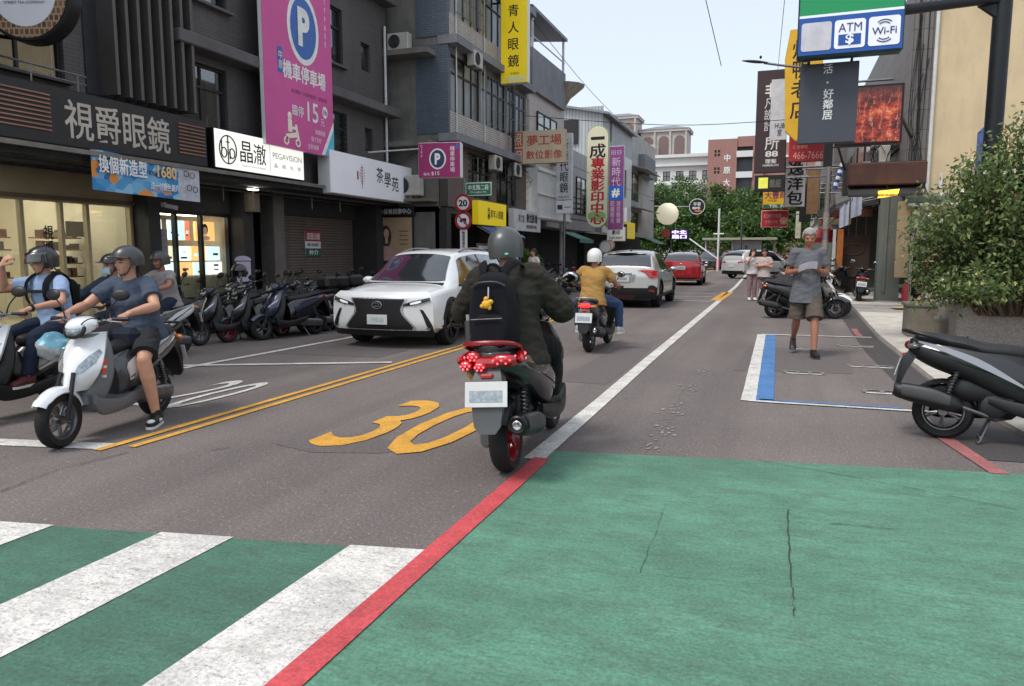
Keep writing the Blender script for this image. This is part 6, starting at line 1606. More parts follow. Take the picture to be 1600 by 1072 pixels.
sign('shop_sign', 'dark menu sign with white characters beside the yellow shop sign', (-8.3, 40.2, 2.6), .8, .85, .15, mat('sign_black', (30, 30, 33), .5), BLACKM, 'S', [('茶飲', 0, .12, .5, .25, WINK, .02), ('便當', 0, -.18, .5, .25, WINK, .02)])
sign('shop_sign', 'white sheet with slash mark above the dark menu sign', (-8.3, 40.3, 3.5), .8, .8, .12, WHITE_P, WHITEM, 'S', [('茶', 0, 0, .4, .4, INK, 0)])
gb = thing('green_awning', 'faded green cloth awning over a shop beside the purple sign', 'awning', (-8.9, 30.6, 2.4), R(90)); MB().grid(lambda u, v: (u * 2.4, -.9 * v, -.35 * v), 6, 4).build('cloth', colour('faded_green_cloth', (66, 124, 108)), gb); MB().box((1.2, -.9, -.42), (2.4, .02, .16)).build('valance', colour('faded_green_cloth', (66, 124, 108)), gb, smooth=0)
ga = thing('green_awning', 'dark green sloping awning below the concrete house', 'awning', (-8.9, 50.5, 2.6), R(90)); MB().grid(lambda u, v: (u * 4, -1.1 * v, -.5 * v), 6, 4).build('cloth', colour('dark_green_cloth', (44, 104, 80)), ga)
lt = thing('paper_lantern', 'large round cream lantern sign hanging before the trees', 'lantern', (-8.0, 56, 4.35))
L_ = MB()
L_.lathe([(.05, -.78)] + [(.80 * math.cos(R(a)) + (.02 if i % 2 else 0), .80 * math.sin(R(a))) for i, a in enumerate(range(-75, 76, 10))] + [(.05, .78)], None, 24); L_.build('globe', mat('lantern_paper', (238, 230, 200), .6, var=.06, sc=2, em=.3), lt); MB().tube([(0, 0, .78), (-1.3, 0, 1.0)], .03, 6).build('bracket', BLACKM, lt)
rd = thing('round_sign', 'dark round bakery sign with white print hung before the trees', 'sign', (-6.5, 62, 5.2)); M = Matrix.Rotation(R(90), 4, 'X')
MB().lathe([(.001, 0), (.66, 0), (.68, .05), (.66, .1), (.001, .1)], M, 32).build('disc', colour('round_black', (34, 32, 32)), rd); MB().lathe([(.58, .101), (.63, .101), (.63, .108), (.58, .108), (.58, .101)], M, 32).build('ring', WINK, rd)
F = frame((0, -.112, 0), (1, 0, 0), (0, 0, 1)); letters(rd, '早餐', .6, .26, F, WINK, 0, .2, .03); letters(rd, '咖啡', .6, .22, F, WINK, -.05, -.12, .03); panel(rd, 'print', .1, -.36, .6, .16, .2, colour('print_orange', (214, 120, 70)), 0, ell=True); MB().tube([(-.6, -.05, 0), (-3.4, -.05, .1)], .03, 6).build('bracket', STEEL, rd)
sg2 = sign('led_sign', 'small violet-lit character sign on a post near the trees', (-7.6, 60, 2.95), 1.5, .78, .12, mat('led_dark', (40, 36, 70), .5), BLACKM, 'S', [('中北', 0, .17, 1.1, .3, mat('led_white', (214, 196, 255), .5, em=1.2), .05), ('路口', 0, -.18, 1.1, .3, mat('led_white', (214, 196, 255), .5, em=1.2), .05)])
MB().tube([(-.6, 0, -.4), (-.6, 0, -2.95)], .04, 8).build('post', STEEL, sg2)
for (x, y, z, r_, c, lb) in ((-7.7, 34.2, 1.75, .3, (222, 220, 214), 'round white shop mirror sign leaning near the copy shop'), (-7.9, 36, 1.85, .26, (206, 160, 140), 'small round pinkish shop sign beside the white disc'), (-8.3, 57.5, 2.95, .34, (206, 90, 76), 'round red-lettered sign above the green awning')):
    q = thing('disc_sign', lb, 'sign', (x, y, z)); MB().lathe([(.001, 0), (r_, 0), (r_, .05), (.001, .05)], M, 28).build('disc', mat('disc_%d' % int(c[1]), c, .5, var=.1, sc=5), q); MB().lathe([(r_ * .85, .052), (r_ * .95, .052), (r_ * .95, .058), (r_ * .85, .058), (r_ * .85, .052)], M, 28).build('ring', STEEL, q); MB().tube([(0, .02, 0), (0, .02, -z)], .02, 6).build('post', STEEL, q)

# ------------------------------------------------------------------ right side of the street
BEIGE = mat('beige_render', (206, 186, 150), .85, var=.08, sc=.9, bump=.2, bsc=25, dirt=.32)
GTILE = brickmat('grey_panel_tile', (122, 116, 112), (110, 105, 102), (70, 68, 66), .12, .55, .012, axes='auto', offset=0, dirt=.45)
Rb = building('beige_corner_building', 'beige rendered corner building with grey tiled edge and arcade below', 'building', 3.25, 24.3, 'S')
box_part(Rb, 'beige_wall', .62, 12, .0, .3, 0, 14, BEIGE)
box_part(Rb, 'tiled_edge', .0, .56, -.03, .3, 3.3, 14, GTILE)
box_part(Rb, 'street_front', -.0, .3, .302, 22, 3.3, 9, GTILE)
for k in range(6):
    f = box_part(Rb, 'front_window', -.06, -.002, 1.2 + k * 3.4, 3.6 + k * 3.4, 4.6, 6.4, DARKFR)
    for q in range(3): box_part(f, 'pane', -.075, -.062, 1.28 + k * 3.4 + q * .78, 1.98 + k * 3.4 + q * .78, 4.7, 6.3, CARGLASS)
MB().tube([(.60, -.08, 2.2), (.60, -.08, 14)], .05, 10).build('drain_pipe', WHITEM, Rb)
g = MB()
for i in range(9): g.tube(catmull([(.05 + .05 * i, -.06, 3.4), (.1 + random.uniform(-.1, .3), -.12, 4.2), (.2 + random.uniform(-.2, .2), -.08, 5.3), (.3 + random.uniform(-.2, .2), -.06, 6.5 + i * .4)], 14), .009, 5)
g.build('loose_cables', BLACKM, Rb)
# ground floor: column, beige board, doorway, cloth
COLG = mat('grey_green_column', (112, 116, 108), .7, var=.1, sc=2, dirt=.35)
box_part(Rb, 'column', -.50, .12, .5, 1.0, 0, 3.3, COLG); box_part(Rb, 'column_flute', -.36, -.28, .46, .498, .3, 3.2, COLG)
box_part(Rb, 'beige_board', -.10, .26, -.02, .1, .75, 2.95, mat('aged_beige_board', (172, 150, 118), .7, dirt=.3)); box_part(Rb, 'board_frame', .27, .36, -.06, .1, .0, 3.1, mat('pale_frame', (160, 152, 140), .7, dirt=.4))
box_part(Rb, 'doorway', .37, .61, .05, .12, .05, 3.1, mat('doorway_black', (10, 10, 12), .9)); box_part(Rb, 'lintel_wall', -.5, .61, .7, 1.0, 2.9, 3.3, PILL)
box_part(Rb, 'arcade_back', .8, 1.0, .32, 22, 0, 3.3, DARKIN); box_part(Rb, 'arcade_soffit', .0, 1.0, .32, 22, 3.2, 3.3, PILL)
for k in range(1, 5): box_part(Rb, 'arcade_column', .0, .4, 1.0 + k * 4.2, 1.4 + k * 4.2, 0, 3.2, COLG)
cl = MB(); cl.grid(lambda u, v: (.38 + .34 * u, -.10 + .02 * math.sin(u * 14), 1.85 + 1.0 * v), 16, 4); cl.build('door_cloth', mat('grey_noren', (176, 174, 168), .9, var=.25, sc=5), Rb)
MB().loft([[(u, -.75, 3.02), (u, -.10, 3.16), (u, -.10, 2.98), (u, -.75, 2.86)] for u in (.05, 2.4)]).build('awning_box', mat('awning_green_grey', (96, 102, 90), .6, dirt=.3), Rb, smooth=0); MB().tube([(.06, -.72, 2.80), (2.4, -.72, 2.80)], .045, 12).build('awning_roller', WHITEM, Rb)
box_part(Rb, 'side_window_frame', .9, .98, -.03, -.002, 3.3, 3.7, WHITEM)
fe = thing('fire_extinguisher', 'red fire extinguisher standing by the beige board', 'extinguisher', (3.42, 24.0, .05)); MB().lathe([(.001, 0), (.08, 0), (.085, .04), (.085, .42), (.05, .5), (.025, .54), (.03, .6), (.001, .6)], None, 16).build('tank', colour('extinguisher_red', (168, 40, 56)), fe); MB().tube([(0, 0, .58), (.09, 0, .62), (.12, 0, .3)], .012, 6).build('hose', BLACKM, fe)
jn = thing('round_red_signboard', 'faded red round-topped signboard standing by the dark doorway', 'signboard', (3.98, 23.6, .04))
shp = [(.17 * math.cos(R(a)), .42 * math.sin(R(a))) for a in range(0, 360, 18)]; MB().prism(shp, .03, Matrix.Translation((0, 0, 1.15)) @ Matrix.Rotation(R(90), 4, 'X')).build('board', mat('grey_board_rim', (150, 150, 150), .6), jn, smooth=30); MB().prism([(x * .82, y * .88) for x, y in shp], .004, Matrix.Translation((0, -.031, 1.15)) @ Matrix.Rotation(R(90), 4, 'X')).build('red_face', mat('faded_red_board', (186, 70, 84), .6, var=.3, sc=9), jn, smooth=30)
for s in (-.07, .07): MB().tube([(s, 0, 0), (s * .5, 0, .8)], .018, 6).build('leg', WHITEM, jn)
wb_ = thing('wood_fence', 'old wooden slats leaning between the signboard and the shrub', 'fence', (4.45, 23.2, .03))
for i in range(6): MB().box((i * .13 - .1, .0, .5 + .02 * (i % 2)), (.09, .025, 1.0), rot=(0, R(random.uniform(-3, 3)), 0)).build('slat', mat('weathered_wood', (140, 104, 74), .8, var=.25, sc=8), wb_, smooth=0)
for (x, y, a, c) in ((3.2, 21.2, 10, (176, 148, 108)), (3.6, 19.6, -25, (112, 98, 78))):
    cb = thing('cardboard_sheet', 'flattened tan cardboard sheet on the pale slabs' if c[0] > 150 else 'dark ragged sheet lying on the slabs near the planters', 'cardboard', (x, y, .065), R(a)); MB().grid(lambda u, v: (.9 * u - .45, .55 * v - .27, .03 * math.sin(u * 5) * math.sin(v * 4) + .012), 8, 6).build('sheet', mat('cardboard_%d' % c[0], c, .85, var=.12), cb)
# rooms and shopfronts continuing down the right side
for (y0, y1, nm, m, lb) in ((46.5, 62, 'row_shop_house', GTILE, 'grey tiled row house far down the street beyond the lamp post'), (62.2, 84, 'row_shop_house', PALECONC, 'pale concrete row house at the end of the row of signs')):
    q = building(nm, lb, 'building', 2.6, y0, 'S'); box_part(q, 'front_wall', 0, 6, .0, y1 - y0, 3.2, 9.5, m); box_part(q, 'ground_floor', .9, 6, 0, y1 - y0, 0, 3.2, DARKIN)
    for k in range(3):
        f = box_part(q, 'window', -.06, -.002, 1 + k * 4.5, 3.8 + k * 4.5, 4.4, 6.2, DARKFR); box_part(f, 'pane', -.075, -.062, 1.1 + k * 4.5, 3.7 + k * 4.5, 4.5, 6.1, CARGLASS)
    for k in range(4): box_part(q, 'column', 0, .4, k * 4.6 + .2, k * 4.6 + .7, 0, 3.2, COLG)
# reddish arch canopy with amber lamp and dark awnings with cloth strips
ac = thing('shop_canopy', 'reddish brown shop fascia board under the grill photo sign', 'canopy', (1.55, 22.4, 3.0))
BR = mat('red_brown_plaster', (84, 56, 48), .85, var=.2, sc=2, dirt=.4)
MB().box((1.05, .3, .58), (1.9, .5, .6), bev=.03).build('fascia_board', BR, ac); MB().loft([[(x, -.25, .02), (x, .35, .28), (x, .35, .2), (x, -.25, -.05)] for x in (.1, 2.0)]).build('lip', PILL, ac, smooth=0)
MB().box((1.02, .62, .5), (2.05, .1, .9)).build('back_board', PILL, ac, smooth=0)
for x in (.3, 1.9): MB().tube([(x, .45, .3), (x + .1, 1.9, .3)], .04, 8).build('tie_beam', BLACKM, ac)
for i, (x, y, z, w, c, lb) in enumerate(((1.7, 28.6, 3.15, 3.0, (58, 60, 58), 'charcoal cloth awning past the lamp post'), (1.6, 32.2, 2.9, 3.4, (96, 52, 44), 'maroon cloth awning farther down the right side'), (1.5, 36.2, 3.1, 3.6, (70, 84, 72), 'moss green awning down the right side'), (1.5, 40.4, 2.9, 4.0, (120, 104, 84), 'tan awning near the end of the right shops'))):
    q = thing('shop_awning', lb, 'awning', (x, y, z), 0); MB().grid(lambda u, v: (1.7 * u, w * v, .55 * u + .05 * math.sin(v * 9) * (1 - u)), 5, 10).build('cloth', mat('awning_cloth_%d' % i, c, .85, var=.15, sc=3, dirt=.3), q); MB().box((-.01, w / 2, -.12), (.02, w, .22)).build('valance', mat('awning_cloth_%d' % i, c, .85), q, smooth=0); MB().box((.85, -.01, .12), (1.7, .02, .3)).build('end_flap', mat('awning_cloth_%d' % i, c, .85), q, smooth=0)
    for k in (0.05, w - .05): MB().tube([(0, k, 0), (1.7, k, .2)], .02, 6).build('arm', STEEL, q)
for i, (x, y, z, lb) in enumerate(((2.9, 26.2, 4.2, 'air conditioner unit on the grey front beside the lamp post'), (2.9, 28.4, 5.0, 'air conditioner unit higher up on the grey tiled front'), (2.9, 31.5, 4.3, 'air conditioner unit farther along the grey tiled front'))): aircon(lb, (x, y, z), 'W')
g = MB(); rq = random.Random(12)
for i in range(16): g.tube(catmull([(3.1, 24.6 + rq.uniform(0, 3), 3.4 + rq.uniform(0, 2)), (2.9 - rq.uniform(0, .5), 26 + rq.uniform(0, 3), 3.5 + rq.uniform(0, 2)), (3.1, 29 + rq.uniform(0, 5), 3.8 + rq.uniform(0, 3))], 10), .012, 4)
g.build('tangled_cables', BLACKM, ac).matrix_parent_inverse = Matrix.Translation((-1.55, -22.4, -3.0))
la = thing('amber_lamp', 'glowing amber sign lamp under the brown fascia board', 'lamp', (2.62, 22.2, 3.0)); MB().prism([(-.24, -.08), (.22, -.03), (.26, .14), (-.24, .10)], .1, Matrix.Translation((0, .05, 0)) @ Matrix.Rotation(R(90), 4, 'X')).build('lit_panel', mat('amber_lit', (255, 190, 60), .5, em=1.8), la, smooth=0); MB().tube([(0, .05, .1), (0, .35, .3)], .02, 6).build('arm', BLACKM, la)
da = thing('dark_awning', 'dark grey slanting awning edge with hanging cloth strips', 'awning', (1.75, 26.4, 2.9))
MB().loft([[(x, y, .12 + .55 * k), (x, y + .6, .5 + .45 * k), (x, y + .6, .42 + .45 * k), (x, y, .02 + .5 * k)] for x, y, k in ((-.15, -.1, 0), (.6, .0, .55), (1.5, .1, .8))]).build('sheet', mat('awning_grey', (92, 92, 90), .7, var=.2, sc=4, dirt=.3), da, smooth=0)
for i, (x, z, w, h) in enumerate(((.12, -.28, .28, .75), (.46, .02, .32, .72))): MB().grid(lambda u, v: (x + w * (u - .5), -.05 + .02 * math.sin(u * 11), z + h * (v - .5) + .12 * u), 10, 3).build('cloth_strip', mat('pale_cloth', (186, 190, 206), .9, var=.1, sc=5), da)
for i in range(6): MB().tube([(.5, .5 + i * .2, .05 + i * .08), (1.5, .5 + i * .2, .25 + i * .08)], .018, 6).build('awning_rib', WHITEM, da)
MB().tube([(1.4, .2, .5), (1.6, 1.0, .6)], .04, 6).build('tie_beam', BLACKM, da)
sb = thing('shop_board', 'dark carved shop board behind the parked scooters', 'board', (2.45, 29.5, .0)); MB().box((0, 0, 1.35), (1.1, .08, 1.5), bev=.01).build('panel', mat('dark_board', (72, 56, 48), .5, var=.2, sc=4), sb); MB().tube([(.36 * math.cos(a), -.05, 1.6 + .2 * math.sin(a)) for a in (2 * math.pi * i / 24 for i in range(25))], .02, 6, caps=False).build('ring', mat('bronze', (120, 92, 66), .4, .5), sb)
MB().box((0, .06, .35), (1.1, .1, .7)).build('base', PILL, sb, smooth=0)
ob = thing('orange_pillar_sign', 'narrow orange wooden pillar sign beside the dark board', 'sign', (1.98, 29.0, 0)); MB().box((0, 0, 1.2), (.2, .12, 2.2), bev=.01).build('post', mat('orange_wood', (186, 110, 50), .6, var=.2, sc=6), ob); MB().box((-.2, .02, 1.2), (.1, .08, 2.2)).build('white_edge', WHITEM, ob, smooth=0)
# lamp post at the kerb with its reaching arm
lp = thing('street_lamp', 'slim grey street lamp post with long arm reaching over the road', 'street lamp', (1.27, 24.9, 0))
MB().tube([(0, 0, 0), (0, 0, 3), (0, 0, 7.0)], [.085, .075, .06], 14).build('post', mat('galvanised', (142, 138, 134), .5, .5, var=.1, sc=3, dirt=.3), lp); MB().tube(catmull([(0, 0, 6.8), (-.5, 0, 6.98), (-1.4, 0, 7.15), (-2.0, 0, 7.28)], 12), .035, 8).build('arm', STEEL, lp)
lh = MB(); lh.loft([[(-2.65 + .78 * i / 6, .11 * math.sin(math.pi * (i + .7) / 7.4) * c, 7.40 - .02 * i + .045 * s * math.sin(math.pi * (i + .7) / 7.4)) for c, s in ((math.cos(2 * math.pi * j / 10), math.sin(2 * math.pi * j / 10)) for j in range(10))] for i in range(7)]); lh.build('lamp_head', GREYP, lp)
MB().ball((-2.1, 0, 7.46), (.04, .04, .05)).build('photocell', BLACKM, lp)
for (z, h) in ((2.2, .5), (1.5, .35)): MB().lathe([(.088, z), (.088, z + h)], None, 14).build('sticker', mat('pole_sticker', (150, 140, 132), .6, var=.4, sc=20), lp)
# projecting signs on the right
GRN = mat('sign_green', (18, 140, 84), .45, var=.04, sc=1, em=.1); BLU = mat('sign_blue', (28, 78, 156), .45, var=.04, sc=1, em=.1); LITW = mat('sign_lit_white', (226, 230, 240), .5, var=.03, em=.15)
gs = thing('pole_sign', 'big green and blue store sign with ATM and Wi-Fi panels on dark pole', 'sign', (2.74, 12.3, 0))
POLEM = mat('dark_teal_pole', (26, 30, 34), .5, .2, var=.1, sc=3)
MB().tube([(.13, .62, 0), (.13, .62, 9.5)], .122, 20).build('pole', POLEM, gs)
MB().tube([(.13, .62, 5.1), (-.12, .5, 5.08), (-1.28, 0, 4.9)], [.09, .075, .075], 12).build('arm', POLEM, gs); MB().prism([(0, -.32), (-.3, -.08), (-.3, .08), (0, .32)], .1, Matrix.Translation((.11, .64, 5.1)) @ Matrix.Rotation(R(90), 4, 'X')).build('gusset', POLEM, gs)
cs_ = MB().box((-1.93, -.0, 5.42), (1.42, .24, 2.2), bev=.03).build('sign_case', mat('sign_case_dark', (40, 66, 70), .5), gs)
MB().box((-1.93, -.122, 5.70), (1.38, .012, 1.6)).build('green_face', GRN, gs, smooth=0); MB().box((-1.93, -.123, 4.62), (1.38, .014, .53)).build('blue_face', BLU, gs, smooth=0); MB().box((-1.93, -.124, 4.90), (1.38, .014, .035)).build('white_rule', LITW, gs, smooth=0)
gd = 0.24
for i, x in enumerate((-2.38, -1.93, -1.48)):
    o = panel(gs, 'white_tile', x, 4.61, .41, .40, .25, LITW if i else mat('blurred_grey', (190, 190, 198), .5, em=.1), 0.002, .04)
F = frame((-1.93, -.14, 4.61), (1, 0, 0), (0, 0, 1)); NAVY = colour('navy_ink', (56, 58, 104))
letters(gs, 'ATM', .31, .12, F, NAVY, 0, .09, .0); panel(gs, 'blue_tab', -1.93, 4.53, .30, .15, .25, BLU, .008); letters(gs, '$', .11, .15, frame((-1.93, -.148, 4.53), (1, 0, 0), (0, 0, 1)), LITW, 0, 0, .03)
letters(gs, 'Wi-Fi', .32, .10, F, NAVY, .45, 0, .01)
g = MB()
for sgn in (-1, 1):
    for r_ in (.10, .135): g.tube([(-1.48 + r_ * math.cos(R(a)), -.14, 4.61 + sgn * (r_ * math.sin(R(a)) + .018)) for a in range(48, 133, 7)], .008, 5)
g.build('wave_mark', NAVY, gs); panel(gs, 'white_label', -1.87, 5.24, .36, .2, .25, LITW, .002)
dk = sign('hanging_sign', 'dark slate sign with white characters hanging below the green store sign', (.58, 12.6, 3.72), .82, 1.18, .14, mat('slate_sign', (66, 70, 80), .5, var=.05, sc=2), mat('slate_case', (56, 60, 68), .5), 'S', [('活', -.02, .50, .13, .14, WINK, .01), ('·', -.02, .3, .03, .03, WINK, .02), (vert('好鄰居'), -.0, -.02, .14, .45, WINK, .02)], border=.005)
for q in (-.3, .3): MB().tube([(q, 0, .55), (q, -.1, .62)], .02, 6).build('hanger', POLEM, dk)
# photo light box over the grill shop
def grill_photo():
    m, k, p = begin('grill_photo_print'); v = k.coord()
    n = k.noise(k.coord((1, 1, 1.4)), 3.0, 9, .72)
    c = k.ramp(n, [(.36, lin((44, 24, 26))), (.47, lin((120, 38, 34))), (.56, lin((186, 74, 56))), (.64, lin((206, 128, 80))), (.72, lin((228, 190, 150)))])
    w = k.new('ShaderNodeTexWave', inp={'Vector': k.coord((1.6, 1, .7)), 'Scale': 1.1, 'Distortion': 14.0, 'Detail': 5.0, 'Detail Roughness': .8})
    c = k.mix(k.ramp(w.outputs['Fac'], [(.97, 0), (1.0, .5)]), c, lin((236, 190, 150)))
    g_ = k.new('ShaderNodeSeparateXYZ'); k.l.new(v, g_.inputs[0])
    c = k.mix(k.ramp(k.math('ADD', g_.outputs[2], k.math('MULTIPLY', n, .5)), [(.45, 0), (.85, .85)]), c, lin((46, 34, 36)))
    k.l.new(c, p.inputs['Base Color']); k.l.new(c, p.inputs['Emission Color']); p.inputs['Emission Strength'].default_value = .12; p.inputs['Roughness'].default_value = .35
    return m
gr = sign('photo_sign', 'black-framed light box showing a grill photograph over the brown fascia board', (1.86, 20.2, 4.75), 1.45, 1.38, .3, grill_photo(), BLACKM, 'S', [], border=.05)
MB().tube([(.7, .1, 0), (1.5, 4.0, 0)], .05, 8).build('bracket', BLACKM, gr); MB().tube([(-.7, .1, -.5), (-.3, 2.5, -1.0)], .03, 8).build('stay', BLACKM, gr); MB().box((-.86, .1, -.2), (.2, .2, 1.9)).build('side_post', BLACKM, gr, smooth=0)
hb = sign('projecting_sign', 'tall dark brown clinic sign with white characters over the road edge', (-.53, 30.2, 6.35), 1.12, 3.75, .2, mat('dark_brown_sign', (66, 48, 50), .5, var=.05, sc=1.5), mat('brown_case', (54, 42, 44), .5), 'S', [('非', .0, 1.15, .5, .5, WINK, .03), (vert('凡設計'), -.1, .25, .34, 1.2, WINK, .0), ('所', .05, -.78, .5, .5, WINK, .01), ('88', .05, -1.18, .46, .22, WINK, .03), ('理髮', .03, -1.45, .4, .16, WINK, .02), ('HAIRSALON', .03, -1.6, .56, .08, WINK, .02)])
panel(hb, 'white_card', .26, .42, .62, 2.2, .2, mat('card_white', (214, 216, 222), .5), .006); letters(hb, 'HUB\n室', .34, .45, frame((.3, -.125, -.3), (1, 0, 0), (0, 0, 1)), INK, 0, 0, .0)
MB().tube([(.5, 0, -1.7), (3.7, 0, -1.7)], .04, 6).build('bracket', STEEL, hb)
h2 = sign('projecting_sign', 'small black sign with yellow square under the brown clinic sign', (-.5, 30.2, 4.08), 1.1, .62, .15, mat('sign_black', (30, 30, 33), .5), BLACKM, 'S', [('酷設', .2, 0, .4, .3, mat('grey_ink', (120, 116, 108), .6), .02)]); panel(h2, 'yellow_square', -.24, .02, .34, .4, .15, mat('lit_yellow', (226, 226, 90), .5, em=.3)); MB().tube([(.5, 0, .2), (3.7, 0, .2)], .03, 6).build('bracket', STEEL, h2)
yh = [(-.40, -1.5), (-.05, -1.85), (.72, -1.75), (.72, 1.85), (-.36, 1.85), (-.5, .9)]
yb = sign('projecting_sign', 'golden yellow curved sign with brush characters behind the slate sign', (.36, 28.0, 7.15), 1.4, 3.7, .2, YEL2, mat('yellow_case', (214, 176, 40), .5), 'S', [(vert('烤鴨老店'), .05, .2, .62, 2.6, INK, .01)], shape=yh); MB().tube([(.6, 0, 0), (3.0, 0, 0)], .04, 6).build('bracket', STEEL, yb)
MB().box((0.12, .02, 2.3), (.5, .12, 1.1)).build('red_top', mat('dull_red_sign', (176, 62, 66), .5), yb, smooth=0)
PR = mat('red_phone_sign', (178, 46, 54), .5, var=.08, sc=2)
rp = sign('projecting_sign', 'red phone-number sign 466-7666 below the golden yellow sign', (.72, 29.2, 5.2), 1.2, .95, .16, PR, PR, 'S', [('466-7666', .05, -.25, 1.0, .26, mat('pink_ink', (230, 170, 160), .6), .0), ('仁德專線', -.22, .05, .5, .13, mat('pink_ink', (230, 170, 160), .6), .0)]); MB().tube([(.5, 0, 0), (2.6, 0, 0)], .04, 6).build('bracket', STEEL, rp)
wc = sign('projecting_sign', 'white vertical sign with black brush characters under the red number sign', (.42, 31.5, 4.2), .78, 1.9, .14, WHITE_P, BLACKM, 'S', [(vert('逸洋包'), 0, -.02, .56, 1.65, INK, .03)]); MB().tube([(.3, 0, .5), (2.9, 0, .5)], .03, 6).build('bracket', STEEL, wc)
og = sign('projecting_sign', 'orange signboard with purple characters and green phone strip', (-.18, 38, 4.05), 1.5, .95, .2, YEL2, RIMR, 'S', [('大豐商行', .0, .16, 1.3, .34, colour('purple_ink', (130, 40, 90)), .02), ('中北路', -.3, -.1, .4, .12, INK, 0)]); panel(og, 'green_strip', 0, -.36, 1.42, .17, .2, colour('strip_green', (30, 100, 76))); letters(og, 'TEL 769-9', 1.1, .13, frame((.1, -.115, -.36), (1, 0, 0), (0, 0, 1)), WINK, 0, 0, .02); MB().tube([(.6, 0, .2), (2.9, 0, .2)], .04, 6).build('bracket', STEEL, og)
rr_ = sign('projecting_sign', 'red framed signboard with small dish picture lower down', (-.35, 38.6, 3.12), 1.25, .82, .16, PR, mat('pink_ink', (230, 170, 160), .6), 'S', [('紅燒牛肉麵', -.1, .14, .8, .2, mat('pink_ink', (230, 170, 160), .6), 0), ('水餃小吃', -.15, -.14, .6, .16, mat('pink_ink', (230, 170, 160), .6), 0)], border=.035); panel(rr_, 'dish_print', .42, -.1, .36, .36, .16, mat('dish_print', (210, 170, 130), .5, var=.4, sc=16), 0, ell=True); MB().tube([(.5, 0, .2), (3.0, 0, .2)], .03, 6).build('bracket', STEEL, rr_)
bs = sign('projecting_sign', 'black vertical banner hanging between the orange board and the lamp post', (.95, 36.0, 3.7), .5, 1.7, .06, mat('sign_black', (30, 30, 33), .5), BLACKM, 'S', []); MB().tube([(.2, 0, .6), (2.0, 0, .6)], .03, 6).build('bracket', STEEL, bs)
for (x, y, z, w, h, c, lb) in ((1.15, 33.5, 4.0, .5, 1.9, (150, 116, 84), 'brown wooden vertical board behind the lamp post'), (.78, 41, 2.9, .3, 1.4, (206, 200, 180), 'thin pale vertical banner beside the black banner')):
    q = sign('vertical_board', lb, (x, y, z), w, h, .08, mat('board_%d' % c[0], c, .6, var=.2, sc=5, dirt=.3), facing='S'); MB().tube([(.1, 0, .3), (2.2, 0, .3)], .03, 6).build('bracket', STEEL, q)
bp = thing('barber_pole', 'blue and white striped barber pole beside the lamp post', 'barber pole', (1.5, 25.6, 3.45)); 
for i in range(8): MB().lathe([(.07, i * .1), (.07, i * .1 + .1)], Matrix.Rotation(R(14), 4, 'Y'), 14, caps=True).build('stripe', WINK if i % 2 else colour('barber_blue', (40, 76, 150)), bp)
MB().tube([(0, 0, .4), (1.5, .3, .4)], .02, 6).build('bracket', BLACKM, bp)
for (x, y, z, r_, lb) in ((1.62, 31.5, 2.3, .22, 'red lantern hanging beside the lamp post'),):
    q = thing('red_lantern', lb, 'lantern', (x, y, z)); MB().lathe([(.05, -r_)] + [(r_ * .9 * math.cos(R(a)), r_ * math.sin(R(a))) for a in range(-70, 71, 14)] + [(.05, r_)], None, 18).build('globe', mat('lantern_red', (176, 30, 40), .6, var=.15, sc=6, em=.08), q); MB().tube([(0, 0, r_), (.9, 0, r_ + .7)], .012, 6).build('cord', BLACKM, q)
sh = thing('red_awning', 'red cloth shop awning behind the walking man', 'awning', (1.2, 34, 2.1)); MB().grid(lambda u, v: (1.4 * u, .8 * v, .35 * v), 6, 4).build('cloth', colour('awning_red', (160, 36, 44)), sh); MB().box((.7, -.01, -.1), (1.4, .02, .2)).build('valance', colour('awning_red', (160, 36, 44)), sh, smooth=0); MB().tube([(1.3, .8, .35), (1.3, .8, -2.1)], .03, 6).build('post', STEEL, sh)

# ------------------------------------------------------------------ planters and the flowering shrub
TERR = mat('pebble_granite', (150, 143, 138), .8, var=.3, sc=45, bump=1.0, bsc=60)
pl_ = thing('planter', 'speckled pebble-dash concrete planter under the flowering shrub', 'planter', (3.55, 12.6, 0)); 
b = MB(); b.box((0, .0, .36), (2.1, .12, .72), bev=.03); b.box((-.99, .75, .36), (.12, 1.38, .72), bev=.03); b.build('wall', TERR, pl_); MB().box((.0, .75, .3), (1.85, 1.36, .55)).build('soil', mat('soil', (70, 56, 44), .95, var=.3, sc=20), pl_, smooth=0)
for (x, y, s, lb) in ((2.32, 14.3, .5, 'low weathered concrete planter box beside the pebble planter'), (2.55, 13.3, .34, 'small square concrete block before the low planter box')):
    q = thing('planter_box', lb, 'planter', (x, y, .0)); MB().box((0, 0, s * .55 + .03), (s, s * 1.2, s * 1.05), bev=.02).build('box', mat('mossy_concrete', (134, 128, 116), .9, var=.2, sc=4, bump=.4, bsc=50, dirt=.6), q); MB().box((0, 0, s * 1.09 + .04), (s * 1.12, s * 1.3, .06), bev=.012).build('rim', mat('mossy_concrete', (134, 128, 116), .9), q)
